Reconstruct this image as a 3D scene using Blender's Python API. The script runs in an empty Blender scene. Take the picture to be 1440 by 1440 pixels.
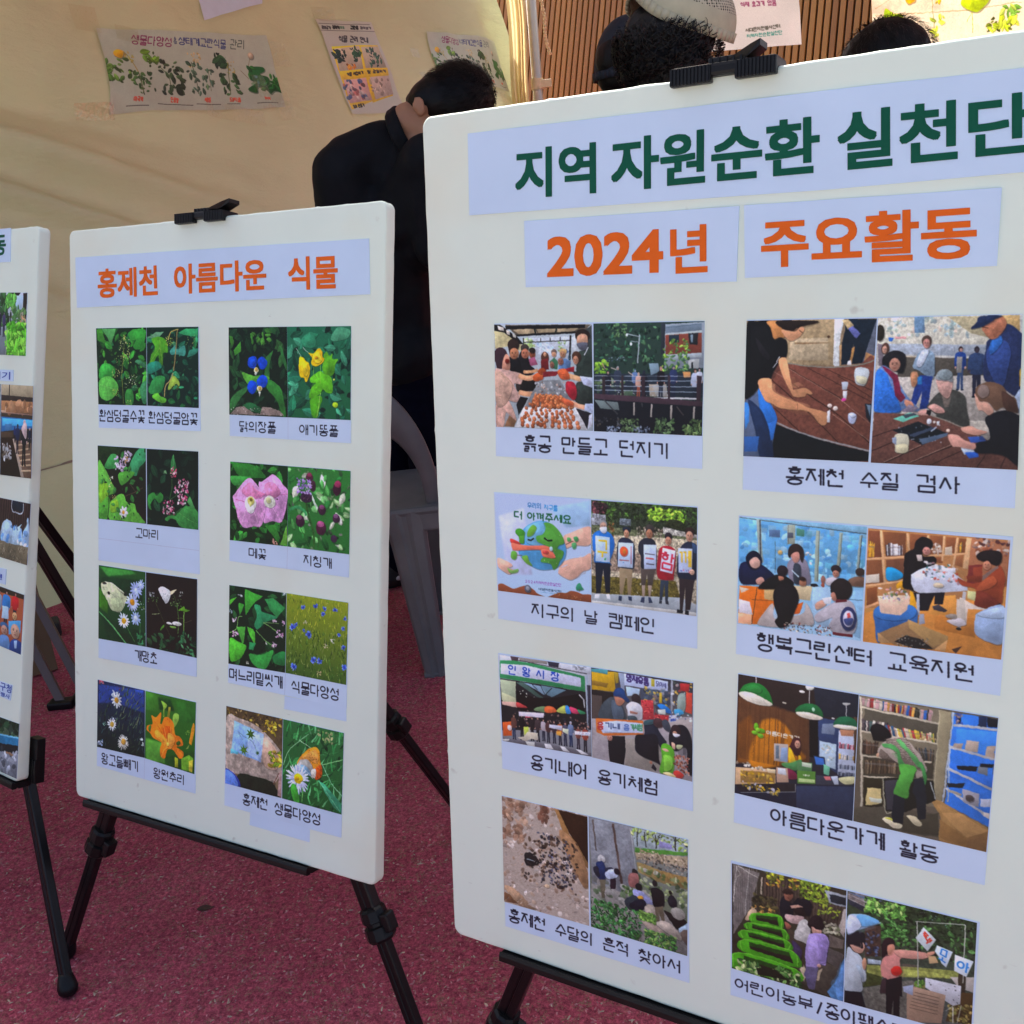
import bpy, bmesh, math, random
import numpy as np
from mathutils import Vector, Matrix, noise as mnoise

S = bpy.context.scene
COL = S.collection
R = math.radians

# ------------------------------------------------------------------ camera, sky, sun, exposure
cam_d = bpy.data.cameras.new('camera')
cam = bpy.data.objects.new('camera', cam_d)
COL.objects.link(cam)
cam_d.sensor_width = 36.0
cam_d.lens = 1403.2077 / 1440 * 36.0
cam_d.clip_start = 0.02
cam_d.clip_end = 400
CR_ = Vector((0.99552208, -0.02865311, -0.09008216))
CU_ = Vector((0.09452934, 0.30175609, 0.94868723))
CF_ = Vector((0.0, 0.95295449, -0.30311341))
m = Matrix((CR_, CU_, -CF_)).transposed().to_4x4()
m.translation = (0, 0, 1.22)
cam.matrix_world = m
S.camera = cam

SUN_EL, SUN_AZ = R(50), R(-12)      # sun behind the tent, a little to the left
world = bpy.data.worlds.new('World')
S.world = world
world.use_nodes = True
nt = world.node_tree
sky = nt.nodes.new('ShaderNodeTexSky')
sky.sky_type = 'NISHITA'
sky.sun_disc = False
sky.sun_elevation = SUN_EL
sky.sun_rotation = SUN_AZ
sky.altitude = 50
sky.air_density = 0.5
sky.dust_density = 6
sky.ozone_density = 0.0
nt.links.new(sky.outputs[0], nt.nodes['Background'].inputs[0])
nt.nodes['Background'].inputs[1].default_value = 0.15
sun_d = bpy.data.lights.new('sun', 'SUN')
sun_d.energy = 3.6
sun_d.angle = R(0.5)
sun_d.color = (1.0, 0.93, 0.82)
sun = bpy.data.objects.new('sun', sun_d)
COL.objects.link(sun)
sd = Vector((math.sin(SUN_AZ) * math.cos(SUN_EL), math.cos(SUN_AZ) * math.cos(SUN_EL), math.sin(SUN_EL)))
sun.rotation_euler = sd.to_track_quat('Z', 'Y').to_euler()
sun.location = sd * 20
S.view_settings.view_transform = 'Standard'
S.view_settings.look = 'None'
S.view_settings.gamma = 1
S.view_settings.exposure = 1.52
S.cycles.max_bounces = 8
S.cycles.diffuse_bounces = 4
S.cycles.transparent_max_bounces = 12

# ------------------------------------------------------------------ helpers
def lin(c):
    c = c / 255.0
    return c / 12.92 if c <= 0.04045 else ((c + 0.055) / 1.055) ** 2.4

def rgb(r, g, b):
    return (lin(r), lin(g), lin(b), 1)

def tag(o, label=None, cat=None, group=None, kind=None):
    if label: o['label'] = label
    if cat: o['category'] = cat
    if group: o['group'] = group
    if kind: o['kind'] = kind
    return o

def empty(name, loc=(0, 0, 0), label=None, cat=None, group=None):
    o = bpy.data.objects.new(name, None)
    o.location = loc
    o.empty_display_size = 0.1
    COL.objects.link(o)
    return tag(o, label, cat, group)

def mesh_obj(name, verts, faces, mat, parent=None, smooth=False, uvs=None):
    me = bpy.data.meshes.new(name)
    me.from_pydata([tuple(v) for v in verts], [], faces)
    if mat: me.materials.append(mat)
    if uvs is not None:
        ul = me.uv_layers.new(name='uv')
        for lp in me.loops:
            ul.data[lp.index].uv = uvs[lp.vertex_index]
    if smooth:
        me.polygons.foreach_set('use_smooth', [True] * len(me.polygons))
    me.update()
    o = bpy.data.objects.new(name, me)
    COL.objects.link(o)
    if parent: o.parent = parent
    return o

def bm_obj(name, bm, mat, parent=None, smooth=False):
    me = bpy.data.meshes.new(name)
    bmesh.ops.recalc_face_normals(bm, faces=bm.faces)
    bm.to_mesh(me)
    bm.free()
    if mat: me.materials.append(mat)
    if smooth:
        me.polygons.foreach_set('use_smooth', [True] * len(me.polygons))
    o = bpy.data.objects.new(name, me)
    COL.objects.link(o)
    if parent: o.parent = parent
    return o

def mat_new(name):
    mt = bpy.data.materials.new(name)
    mt.use_nodes = True
    return mt, mt.node_tree, mt.node_tree.nodes['Principled BSDF']

def simple_mat(name, col, rough=0.6, var=0.12, scale=30, bump=0.0, bscale=200, spec=0.5, metal=0.0, coords='Object'):
    mt, t, b = mat_new(name)
    tc = t.nodes.new('ShaderNodeTexCoord')
    nz = t.nodes.new('ShaderNodeTexNoise')
    nz.inputs['Scale'].default_value = scale
    nz.inputs['Detail'].default_value = 5
    t.links.new(tc.outputs[coords], nz.inputs['Vector'])
    cr = t.nodes.new('ShaderNodeValToRGB')
    cr.color_ramp.elements[0].position = 0.3
    cr.color_ramp.elements[1].position = 0.7
    cr.color_ramp.elements[0].color = tuple(c * (1 - var) for c in col[:3]) + (1,)
    cr.color_ramp.elements[1].color = tuple(min(1, c * (1 + var)) for c in col[:3]) + (1,)
    t.links.new(nz.outputs[0], cr.inputs[0])
    t.links.new(cr.outputs[0], b.inputs['Base Color'])
    b.inputs['Roughness'].default_value = rough
    b.inputs['Metallic'].default_value = metal
    b.inputs['Specular IOR Level'].default_value = spec
    if bump > 0:
        n2 = t.nodes.new('ShaderNodeTexNoise')
        n2.inputs['Scale'].default_value = bscale
        n2.inputs['Detail'].default_value = 6
        t.links.new(tc.outputs[coords], n2.inputs['Vector'])
        bp = t.nodes.new('ShaderNodeBump')
        bp.inputs['Strength'].default_value = bump
        bp.inputs['Distance'].default_value = 0.002
        t.links.new(n2.outputs[0], bp.inputs['Height'])
        t.links.new(bp.outputs[0], b.inputs['Normal'])
    return mt

# ------------------------------------------------------------------ printed matter: Hangul stroke lettering and a small painter
JA = {
 'ㄱ': [[(0,0),(1,0),(1,1)]], 'ㄴ': [[(0,0),(0,1),(1,1)]], 'ㄷ': [[(1,0),(0,0),(0,1),(1,1)]],
 'ㄹ': [[(0,0),(1,0),(1,.5),(0,.5),(0,1),(1,1)]], 'ㅁ': [[(0,0),(1,0),(1,1),(0,1),(0,0)]],
 'ㅂ': [[(0,0),(0,1),(1,1),(1,0)],[(0,.45),(1,.45)]], 'ㅅ': [[(.5,0),(0,1)],[(.5,0),(1,1)]],
 'ㅇ': 'o', 'ㅈ': [[(0,0),(1,0)],[(.5,0),(0,1)],[(.5,.1),(1,1)]],
 'ㅊ': [[(.3,0),(.7,0)],[(0,.28),(1,.28)],[(.5,.28),(0,1)],[(.5,.36),(1,1)]],
 'ㅋ': [[(0,0),(1,0),(1,1)],[(0,.5),(1,.5)]], 'ㅌ': [[(1,0),(0,0),(0,1),(1,1)],[(0,.5),(1,.5)]],
 'ㅍ': [[(0,0),(1,0)],[(0,1),(1,1)],[(.28,0),(.28,1)],[(.72,0),(.72,1)]], 'ㅎ': 'h',
}
CHO = 'ㄱㄲㄴㄷㄸㄹㅁㅂㅃㅅㅆㅇㅈㅉㅊㅋㅌㅍㅎ'
JUNG = 'ㅏㅐㅑㅒㅓㅔㅕㅖㅗㅘㅙㅚㅛㅜㅝㅞㅟㅠㅡㅢㅣ'
JONG = ' ㄱㄲㄳㄴㄵㄶㄷㄹㄺㄻㄼㄽㄾㄿㅀㅁㅂㅄㅅㅆㅇㅈㅊㅋㅌㅍㅎ'
DBL = {'ㄲ':'ㄱㄱ','ㄸ':'ㄷㄷ','ㅃ':'ㅂㅂ','ㅆ':'ㅅㅅ','ㅉ':'ㅈㅈ','ㄳ':'ㄱㅅ','ㄵ':'ㄴㅈ','ㄶ':'ㄴㅎ','ㄺ':'ㄹㄱ','ㄻ':'ㄹㅁ','ㄼ':'ㄹㅂ','ㄽ':'ㄹㅅ','ㄾ':'ㄹㅌ','ㄿ':'ㄹㅍ','ㅀ':'ㄹㅎ','ㅄ':'ㅂㅅ'}
VV = {'ㅣ':[[(.6,0),(.6,1)]],'ㅏ':[[(.4,0),(.4,1)],[(.4,.42),(1,.42)]],'ㅓ':[[(.7,0),(.7,1)],[(0,.42),(.7,.42)]],
 'ㅑ':[[(.4,0),(.4,1)],[(.4,.3),(1,.3)],[(.4,.56),(1,.56)]],'ㅕ':[[(.7,0),(.7,1)],[(0,.28),(.7,.28)],[(0,.56),(.7,.56)]],
 'ㅐ':[[(.3,0),(.3,1)],[(.95,0),(.95,1)],[(.3,.44),(.95,.44)]],'ㅔ':[[(.5,0),(.5,1)],[(1,0),(1,1)],[(0,.42),(.5,.42)]],
 'ㅒ':[[(.3,0),(.3,1)],[(.95,0),(.95,1)],[(.3,.32),(.95,.32)],[(.3,.56),(.95,.56)]],'ㅖ':[[(.5,0),(.5,1)],[(1,0),(1,1)],[(0,.28),(.5,.28)],[(0,.56),(.5,.56)]]}
HH = {'ㅡ':[[(0,.5),(1,.5)]],'ㅗ':[[(0,1),(1,1)],[(.5,0),(.5,1)]],'ㅜ':[[(0,0),(1,0)],[(.5,0),(.5,1)]],
 'ㅛ':[[(0,1),(1,1)],[(.33,0),(.33,1)],[(.67,0),(.67,1)]],'ㅠ':[[(0,0),(1,0)],[(.33,0),(.33,1)],[(.67,0),(.67,1)]]}
MIX = {'ㅘ':('ㅗ','ㅏ'),'ㅙ':('ㅗ','ㅐ'),'ㅚ':('ㅗ','ㅣ'),'ㅝ':('ㅜ','ㅓ'),'ㅞ':('ㅜ','ㅔ'),'ㅟ':('ㅜ','ㅣ'),'ㅢ':('ㅡ','ㅣ')}
LAT = {'2':[[(0,.2),(.2,0),(.8,0),(1,.2),(1,.4),(0,1),(1,1)]],'0':'o','4':[[(.8,1),(.8,0),(0,.7),(1,.7)]],'/':[[(.9,0),(.1,1)]],'&':[[(1,1),(.2,.3),(.4,0),(.7,.3),(0,.7),(.4,1),(1,.6)]]}

def put(sh, x0, y0, x1, y1):
    w, h = x1 - x0, y1 - y0
    if sh == 'o':
        return [[(x0 + w * (.5 + .5 * math.cos(a * math.pi / 8)), y0 + h * (.5 + .5 * math.sin(a * math.pi / 8))) for a in range(17)]]
    if sh == 'h':
        o = [[(x0 + w * .3, y0), (x0 + w * .7, y0)], [(x0, y0 + h * .26), (x1, y0 + h * .26)]]
        return o + put('o', x0 + w * .14, y0 + h * .42, x1 - w * .14, y1)
    return [[(x0 + w * a, y0 + h * b) for a, b in pl] for pl in sh]

def jamo(j, x0, y0, x1, y1):
    if j in DBL:
        g = (x1 - x0) * .12
        mid = (x0 + x1) / 2
        return jamo(DBL[j][0], x0, y0, mid - g, y1) + jamo(DBL[j][1], mid + g, y0, x1, y1)
    return put(JA[j], x0, y0, x1, y1)

def glyph(ch):
    if ch in LAT: return put(LAT[ch], .2, .05, .8, .95)
    k = ord(ch) - 0xAC00
    if k < 0 or k > 11171: return []
    c, v, f = CHO[k // 588], JUNG[(k % 588) // 28], JONG[k % 28]
    o = []
    if v in VV:
        if f == ' ':
            o += jamo(c, .04, .08, .54, .74) + put(VV[v], .66, 0, .94, 1)
        else:
            o += jamo(c, .04, .03, .54, .44) + put(VV[v], .66, 0, .94, .56) + jamo(f, .14, .66, .86, 1)
    elif v in HH:
        if f == ' ':
            o += jamo(c, .14, .02, .86, .52)
            o += put(HH[v], .04, .66, .96, .96 if v in 'ㅗㅛㅜㅠ' else .86)
        else:
            o += jamo(c, .16, 0, .84, .34)
            o += put(HH[v], .03, .46, .97, .60)
            o += jamo(f, .14, .70, .86, 1)
    else:
        hv, vv = MIX[v]
        if f == ' ':
            o += jamo(c, .08, .05, .56, .5) + put(HH[hv], .02, .64, .62, .86) + put(VV[vv], .68, 0, .96, 1)
        else:
            o += jamo(c, .1, 0, .54, .32) + put(HH[hv], .02, .42, .62, .56) + put(VV[vv], .68, 0, .96, .62) + jamo(f, .14, .72, .86, 1)
    return o

def text_strokes(txt):
    ws = [.55 if ch == '_' else (.6 if ch in '/' else 1.0) for ch in txt]
    tot = sum(ws) - .06 * 1
    x = 0
    o = []
    for ch, w in zip(txt, ws):
        for pl in glyph(ch):
            o.append([((x + a * .94 * min(1, w)) / tot, b) for a, b in pl])
        x += w
    return o

def bilin(q, u, v):
    return tuple((1 - u) * (1 - v) * q[0][i] + u * (1 - v) * q[1][i] + u * v * q[2][i] + (1 - u) * v * q[3][i] for i in range(2))

def smooth_pts(p, closed, n=5):
    p = np.array(p, float)
    k = len(p)
    out = []
    rng = range(k if closed else k - 1)
    for i in rng:
        if closed: a, b, c, d = p[(i - 1) % k], p[i], p[(i + 1) % k], p[(i + 2) % k]
        else: a, b, c, d = p[max(0, i - 1)], p[i], p[i + 1], p[min(k - 1, i + 2)]
        for j in range(n):
            t = j / n
            out.append(.5 * ((2 * b) + (c - a) * t + (2 * a - 5 * b + 4 * c - d) * t * t + (-a + 3 * b - 3 * c + d) * t ** 3))
    if not closed: out.append(p[-1])
    return np.array(out)

def hexc(s):
    s = s.lstrip('#')
    if len(s) == 3: s = ''.join(ch * 2 for ch in s)
    return np.array([int(s[i:i + 2], 16) / 255 for i in (0, 2, 4)])

class Canvas:
    def __init__(self, wpx, aspect, base=(1, 1, 1)):
        self.w = int(wpx); self.h = max(8, int(wpx * aspect))
        self.s = self.w / 1000.0
        self.im = np.ones((self.h, self.w, 3)) * np.array(base)
        self.tex = None
        self.flatter = False
    def poly(self, pts, col, alpha=1.0):
        p = np.asarray(pts, float)
        x0, y0 = np.floor(p.min(0)).astype(int); x1, y1 = np.ceil(p.max(0)).astype(int) + 1
        x0, y0, x1, y1 = max(0, x0), max(0, y0), min(self.w, x1), min(self.h, y1)
        if x1 <= x0 or y1 <= y0: return
        ys = np.arange(y0, y1) + .5; xs = np.arange(x0, x1) + .5
        ins = np.zeros((len(ys), len(xs)), bool)
        q = np.roll(p, -1, axis=0)
        for (ax, ay), (bx, by) in zip(p, q):
            if ay == by: continue
            c = (ay > ys) != (by > ys)
            if not c.any(): continue
            xc = (bx - ax) * (ys - ay) / (by - ay) + ax
            ins ^= c[:, None] & (xs[None, :] < xc[:, None])
        sub = self.im[y0:y1, x0:x1]
        if self.tex is not None and ins.size > 120:
            gy = np.linspace(.5, -.5, len(ys))[:, None]; gx = np.linspace(.5, -.5, len(xs))[None, :]
            k = 1 + self.tex[y0:y1, x0:x1] * (.14 if self.flatter else .32) + (gy + gx * .5) * .24
            cc = np.clip(np.asarray(col)[None, None, :] * k[:, :, None], 0, 1)
            sub[ins] = sub[ins] * (1 - alpha) + cc[ins] * alpha
        else:
            sub[ins] = sub[ins] * (1 - alpha) + np.asarray(col) * alpha
    def ell(self, cx, cy, rx, ry, col, ang=0.0, n=14, alpha=1):
        t = np.arange(n) / n * 2 * math.pi
        x = np.cos(t) * rx; y = np.sin(t) * ry
        c, s = math.cos(ang), math.sin(ang)
        self.poly(np.stack([cx + x * c - y * s, cy + x * s + y * c], 1), col, alpha)
    def line(self, pts, w, col, caps=True):
        p = np.asarray(pts, float)
        for a, b in zip(p[:-1], p[1:]):
            d = b - a; L = np.hypot(*d)
            if L < 1e-6: continue
            n = np.array([-d[1], d[0]]) / L * w / 2
            self.poly([a + n, b + n, b - n, a - n], col)
        if caps and w > 2.5:
            for a in p[1:-1]: self.ell(a[0], a[1], w / 2, w / 2, col, n=10)
    def blur(self, r):
        r = int(max(1, r))
        for ax in (0, 1):
            for _ in range(2):
                pad = [(r + 1, r) if i == ax else (0, 0) for i in range(3)]
                c = np.cumsum(np.pad(self.im, pad, mode='edge'), axis=ax)
                k = 2 * r + 1
                self.im = (c[k:] - c[:-k]) / k if ax == 0 else (c[:, k:] - c[:, :-k]) / k
    def noise(self, amp, scale, seed=1):
        rs = np.random.RandomState(seed)
        out = np.zeros((self.h, self.w))
        a = 1.0; sc = max(2.0, scale)
        for o in range(3):
            gh, gw = int(self.h / sc) + 3, int(self.w / sc) + 3
            g = rs.rand(gh, gw) - .5
            y = np.arange(self.h) / sc; x = np.arange(self.w) / sc
            yi, xi = y.astype(int), x.astype(int); fy, fx = (y - yi)[:, None], (x - xi)[None, :]
            out += a * ((g[yi][:, xi] * (1 - fx) + g[yi][:, xi + 1] * fx) * (1 - fy) + (g[yi + 1][:, xi] * (1 - fx) + g[yi + 1][:, xi + 1] * fx) * fy)
            a *= .7; sc = max(2.0, sc / 2)
        self.im = np.clip(self.im * (1 + amp * out[:, :, None] * 2), 0, 1)
    def leaf(self, rs, x, y, L, col, ang):
        wd = L * rs.uniform(.2, .34)
        t = np.linspace(0, 1, 7)
        up = np.stack([t * L - L / 2, np.sin(t * math.pi) ** .8 * wd * (1.15 - .5 * t)], 1)
        dn = up[::-1][1:-1] * np.array([1, -1])
        p = np.concatenate([up, dn])
        c, s = math.cos(ang), math.sin(ang)
        p = np.stack([x + p[:, 0] * c - p[:, 1] * s, y + p[:, 0] * s + p[:, 1] * c], 1)
        if L > 14: self.poly(p + np.array([.10, .14]) * wd + .5, np.asarray(col) * .3, .5)
        self.poly(p, col)
        if L > 18:
            for k in (-.28, -.1, .08, .26):
                for sg in (-1, 1):
                    bx, by = x + c * L * k, y + s * L * k
                    ex_, ey_ = x + c * L * (k + .16) - s * sg * wd * .8, y + s * L * (k + .16) + c * sg * wd * .8
                    self.line([(bx, by), (ex_, ey_)], 1.0, np.asarray(col) * .78, False)
            half = np.concatenate([up, [[up[-1][0], 0]], [[up[0][0], 0]]])
            h2 = np.stack([x + half[:, 0] * c - half[:, 1] * s, y + half[:, 0] * s + half[:, 1] * c], 1)
            self.poly(h2, np.clip(np.asarray(col) * 1.16, 0, 1))
            self.line([(x - c * L * .45, y - s * L * .45), (x + c * L * .42, y + s * L * .42)], max(1, L * .03), np.clip(np.asarray(col) * 1.38 + .01, 0, 1))
    def text(self, col, w, q, txt):
        for pl in text_strokes(txt):
            self.line([bilin(q, u, v) for u, v in pl], w, col)
    def run(self, ops, warp=.004):
        s = self.s
        k = Canvas(10, 1)
        k.w, k.h = self.w, self.h
        k.im = np.full((self.h, self.w, 3), .5)
        k.noise(.8, self.w / 9, self.h)
        k2 = Canvas(10, 1); k2.w, k2.h = self.w, self.h; k2.im = np.full((self.h, self.w, 3), .5)
        k2.noise(.5, self.w / 42, self.h + 3)
        self.tex = (k.im[:, :, 0] - .5) + (k2.im[:, :, 0] - .5)
        warped = [False]
        def dowarp():
            if warped[0]: return
            warped[0] = True
            f = []
            for sd in (5, 6):
                a = Canvas(10, 1); a.w, a.h = self.w, self.h; a.im = np.full((self.h, self.w, 3), .5)
                a.noise(.9, self.w / 22, sd + self.h)
                f.append(a.im[:, :, 0] - .5)
            yy, xx = np.mgrid[0:self.h, 0:self.w]
            A = self.w * warp
            xs = np.clip(xx + f[0] * A, 0, self.w - 1).astype(int); ys = np.clip(yy + f[1] * A, 0, self.h - 1).astype(int)
            self.im = self.im[ys, xs]
        def solid(p, col):
            p = np.asarray(p, float); d = p.max(0) - p.min(0); c = p.mean(0)
            if min(d) > self.w * .03 and max(d) < self.w * .75:
                self.poly(c + (p - c) * (1 + .05 * self.w / 12 / max(d.mean(), 1)) + np.array([.004, .006]) * self.w, np.asarray(col) * .35, .45)
                self.poly(p, col)
                self.poly(c + (p - c) * .62 - d * np.array([.07, .10]), np.clip(np.asarray(col) * 1.16 + .015, 0, 1), .35)
                self.poly(c + (p - c) * .5 + d * np.array([.12, .16]), np.asarray(col) * .72, .25)
            else: self.poly(p, col)
        def P(t):
            x, y = t.split(',')
            return (float(x) * s, float(y) * s)
        for ln in ops.split('\n'):
            t = ln.split()
            if not t: continue
            o = t[0]
            if o == 'BG':
                a, b = hexc(t[1]), hexc(t[2])
                k = np.linspace(0, 1, self.h)[:, None, None]
                self.im[:] = a * (1 - k) + b * k
            elif o == 'NZ': self.noise(float(t[1]), float(t[2]) * s)
            elif o == 'BL': self.blur(float(t[1]) * s)
            elif o in ('P', 'BD'): self.poly([P(c) for c in t[2:]], hexc(t[1]))
            elif o == 'S': solid(smooth_pts([P(c) for c in t[2:]], True), hexc(t[1]))
            elif o == 'L': self.line([P(c) for c in t[3:]], max(1, float(t[2]) * s), hexc(t[1]))
            elif o == 'K': self.line(smooth_pts([P(c) for c in t[3:]], False), max(1, float(t[2]) * s), hexc(t[1]))
            elif o == 'E':
                x, y = P(t[2]); rx, ry = float(t[3]) * s, float(t[4]) * s; c = hexc(t[1])
                a = np.arange(22) / 22 * 2 * math.pi
                solid(np.stack([x + np.cos(a) * rx, y + np.sin(a) * ry], 1), c)
                if .5 < c[0] < .92 and .09 < c[0] - c[1] < .30 and 0 < c[1] - c[2] < .2 and 14 < float(t[3]) < 60 and .55 < rx / ry < 1.15:
                    for e in (-.38, .34):
                        self.ell(x + rx * e, y - ry * .08, rx * .17, ry * .07, c * .28, n=8)
                        self.ell(x + rx * e, y - ry * .25, rx * .22, ry * .04, c * .4, n=8)
                    self.ell(x - rx * .05, y + ry * .18, rx * .12, ry * .12, c * .72, n=8, alpha=.7)
                    self.ell(x, y + ry * .50, rx * .28, ry * .07, np.array([c[0] * .62, c[1] * .38, c[2] * .38]), n=8)
                    self.ell(x + rx * .5, y + ry * .2, rx * .42, ry * .6, c * .7, n=10, alpha=.35)
            elif o in ('LV', 'SP', 'SB', 'GR'):
                rs = np.random.RandomState(int(t[1])); n = int(t[2]); sz = float(t[3]) * s
                x0, y0, x1, y1 = [float(v) * s for v in t[4:8]]
                cs = t[8:]
                if o == 'GR': ang, jit, cs = float(t[8]), float(t[9]), t[10:]
                cs = [hexc(c) for c in cs]
                if o == 'LV' and sz > self.w * .035:
                    for i in range(int(n * 1.3)):
                        self.leaf(rs, rs.uniform(x0, x1), rs.uniform(y0, y1), sz * rs.uniform(.35, .8), cs[rs.randint(len(cs))] * rs.uniform(.35, .7), rs.uniform(0, 6.28))
                for i in range(n):
                    x, y = rs.uniform(x0, x1), rs.uniform(y0, y1)
                    c = np.clip(cs[rs.randint(len(cs))] * rs.uniform(.8, 1.2), 0, 1)
                    if o == 'LV': self.leaf(rs, x, y, sz * rs.uniform(.7, 1.6), c, rs.uniform(0, 6.28))
                    elif o == 'SP': self.ell(x, y, sz * rs.uniform(.3, .85), sz * rs.uniform(.25, .6), c, rs.uniform(0, 3.14), n=8, alpha=.8)
                    elif o == 'SB': self.poly([(x, y), (x + sz * .9, y), (x + sz * .9, y + sz * rs.uniform(.5, 1.1)), (x, y + sz * .6)], c, .45)
                    else:
                        a = R(ang + rs.uniform(-jit, jit)); L = sz * rs.uniform(.5, 1.2)
                        bx, by = x + math.cos(a) * L, y - math.sin(a) * L
                        w = max(1.2, sz * .075)
                        mx, my = (x + bx) / 2 + rs.uniform(-.1, .1) * L, (y + by) / 2
                        self.poly([(x - w, y), (mx - w * .7, my), (bx, by), (mx + w * .7, my), (x + w, y)], c)
            elif o == 'GS':
                rs = np.random.RandomState(int(t[1])); n = int(float(t[2])); x0, y0, x1, y1 = [float(v) * s for v in t[3:7]]
                for i in range(n):
                    x = x0 + (x1 - x0) * i / n
                    self.line([(x, y0), (x, y1)], max(1, (x1 - x0) / n * rs.uniform(.15, .5)), hexc(t[7]))
            elif o == 'FL':
                x, y = P(t[1]); r = float(t[2]) * s; n = int(t[3]); rc = float(t[6]) * s
                rs = np.random.RandomState(int(x + y * 7) % 9999)
                for i in range(n):
                    a = i / n * 6.283 + rs.uniform(-.12, .12); L = r * rs.uniform(.86, 1.08)
                    c = np.clip(hexc(t[4]) * rs.uniform(.86, 1.04), 0, 1)
                    self.ell(x + math.cos(a) * L * .55, y + math.sin(a) * L * .55, L * .46, r * 2.0 / n * .9, c, a, 10)
                self.ell(x, y, rc, rc, hexc(t[5]))
            elif o == 'KF':
                x, y = P(t[1]); r = float(t[2]) * s; rs = np.random.RandomState(int(x * 3 + y) % 9999)
                for i in range(16):
                    a = rs.uniform(0, 6.28); L = r * rs.uniform(.6, 1.05)
                    self.ell(x + math.cos(a) * L * .5, y + math.sin(a) * L * .45, L * .45, r * .16, hexc(['#3c5cc8', '#5478dc', '#7c98e8'][i % 3]), a, 7)
                self.ell(x, y, r * .38, r * .36, hexc('#2a3ca0'))
            elif o == 'LF':
                x, y = P(t[1]); r = float(t[2]) * s; pts = []
                for i in range(14):
                    a = -1.57 + i / 14 * 6.283; k = 1.0 if i % 2 == 0 else .42
                    pts.append((x + math.cos(a) * r * k, y + math.sin(a) * r * k * .95))
                self.poly(pts, hexc(t[3]))
                for i in range(0, 14, 2): self.line([(x, y), pts[i]], max(1, r * .03), hexc(t[3]) * 1.5)
            elif o == 'BK':
                rs = np.random.RandomState(int(t[1])); n = int(t[2]); q = [P(c) for c in t[3:7]]; cs = [hexc(c) for c in t[7:]]
                u = 0
                while u < 1:
                    w = rs.uniform(.6, 1.5) / n; c = np.clip(cs[rs.randint(len(cs))] * rs.uniform(.8, 1.15), 0, 1); top = rs.uniform(0, .22)
                    u1 = min(1, u + w * .94)
                    self.poly([bilin(q, u, top), bilin(q, u1, top), bilin(q, u1, 1), bilin(q, u, 1)], c)
                    self.poly([bilin(q, u, .3), bilin(q, u1, .3), bilin(q, u1, .42), bilin(q, u, .42)], c * .6 + .2)
                    u += w
            elif o == 'CB':
                rs = np.random.RandomState(int(t[1])); r = float(t[2]) * s; cs = [hexc(c) for c in t[3:6]]; q = [P(c) for c in t[6:10]]
                for j in range(9):
                    for i in range(10):
                        u = (i + .5 + rs.uniform(-.3, .3)) / 10; v = (j + .5 + rs.uniform(-.3, .3)) / 9
                        if rs.rand() < .12 and u < .5: continue
                        x, y = bilin(q, u, v); k = r * (.7 + .5 * v) * rs.uniform(.9, 1.15); c = cs[rs.randint(3)]
                        self.ell(x + k * .1, y + k * .2, k * 1.05, k, c * .45, n=12)
                        self.ell(x, y, k, k, c, n=14)
                        self.ell(x - k * .25, y - k * .3, k * .45, k * .4, np.clip(c * 1.3, 0, 1), n=9)
            elif o == 'ST':
                n = int(t[1]); q = [P(c) for c in t[4:8]]
                for i in range(n):
                    v = (i + .5) / n
                    self.line([bilin(q, 0, v), bilin(q, 1, v)], max(1, float(t[2]) * s), hexc(t[3]))
            elif o == 'PN':
                x, y = P(t[1]); h = float(t[2]) * s; ha, sk, sh, pa = [hexc(c) for c in t[3:7]]; w = float(t[7]) if len(t) > 7 else 1.0
                self.poly([(x - h * .06 * w, y + h * .48), (x + h * .06 * w, y + h * .48), (x + h * .07, y + h * .97), (x + h * .015, y + h * .97), (x, y + h * .6), (x - h * .015, y + h * .97), (x - h * .07, y + h * .97)], pa)
                self.ell(x - h * .05, y + h * .98, h * .035, h * .02, pa * .5); self.ell(x + h * .05, y + h * .98, h * .035, h * .02, pa * .5)
                self.poly(smooth_pts([(x - h * .03, y + h * .13), (x + h * .03, y + h * .13), (x + h * .11 * w, y + h * .19), (x + h * .125 * w, y + h * .45), (x + h * .09 * w, y + h * .46), (x + h * .075 * w, y + h * .54), (x - h * .075 * w, y + h * .54), (x - h * .09 * w, y + h * .46), (x - h * .125 * w, y + h * .45), (x - h * .11 * w, y + h * .19)], True), sh)
                self.ell(x + h * .105 * w, y + h * .48, h * .02, h * .03, sk); self.ell(x - h * .105 * w, y + h * .48, h * .02, h * .03, sk)
                self.line([(x + h * .08 * w, y + h * .24), (x + h * .085 * w, y + h * .45)], max(1, h * .012), sh * .7)
                self.ell(x, y + h * .07, h * .05, h * .065, ha); self.ell(x + h * .008, y + h * .085, h * .034, h * .045, sk)
                self.poly([(x - h * .05, y + h * .07), (x, y), (x + h * .05, y + h * .06), (x, y + h * .05)], ha)
                for e in (-.006, .020): self.ell(x + h * e, y + h * .082, h * .005, h * .003, sk * .35)
                self.line([(x - h * .002, y + h * .108), (x + h * .018, y + h * .108)], max(1, h * .005), sk * .6)
            elif o == 'PL':
                q = [P(c) for c in t[1:5]]
                self.poly(smooth_pts(q, True, 4), hexc('#3f8f18'))
                inn = [bilin(q, .1, .1), bilin(q, .93, .12), bilin(q, .93, .8), bilin(q, .14, .62)]
                self.poly(inn, hexc('#1c3a10'))
                self.poly([bilin(q, .12, .38), bilin(q, .93, .42), bilin(q, .93, .8), bilin(q, .14, .62)], hexc('#1c1812'))
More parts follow.
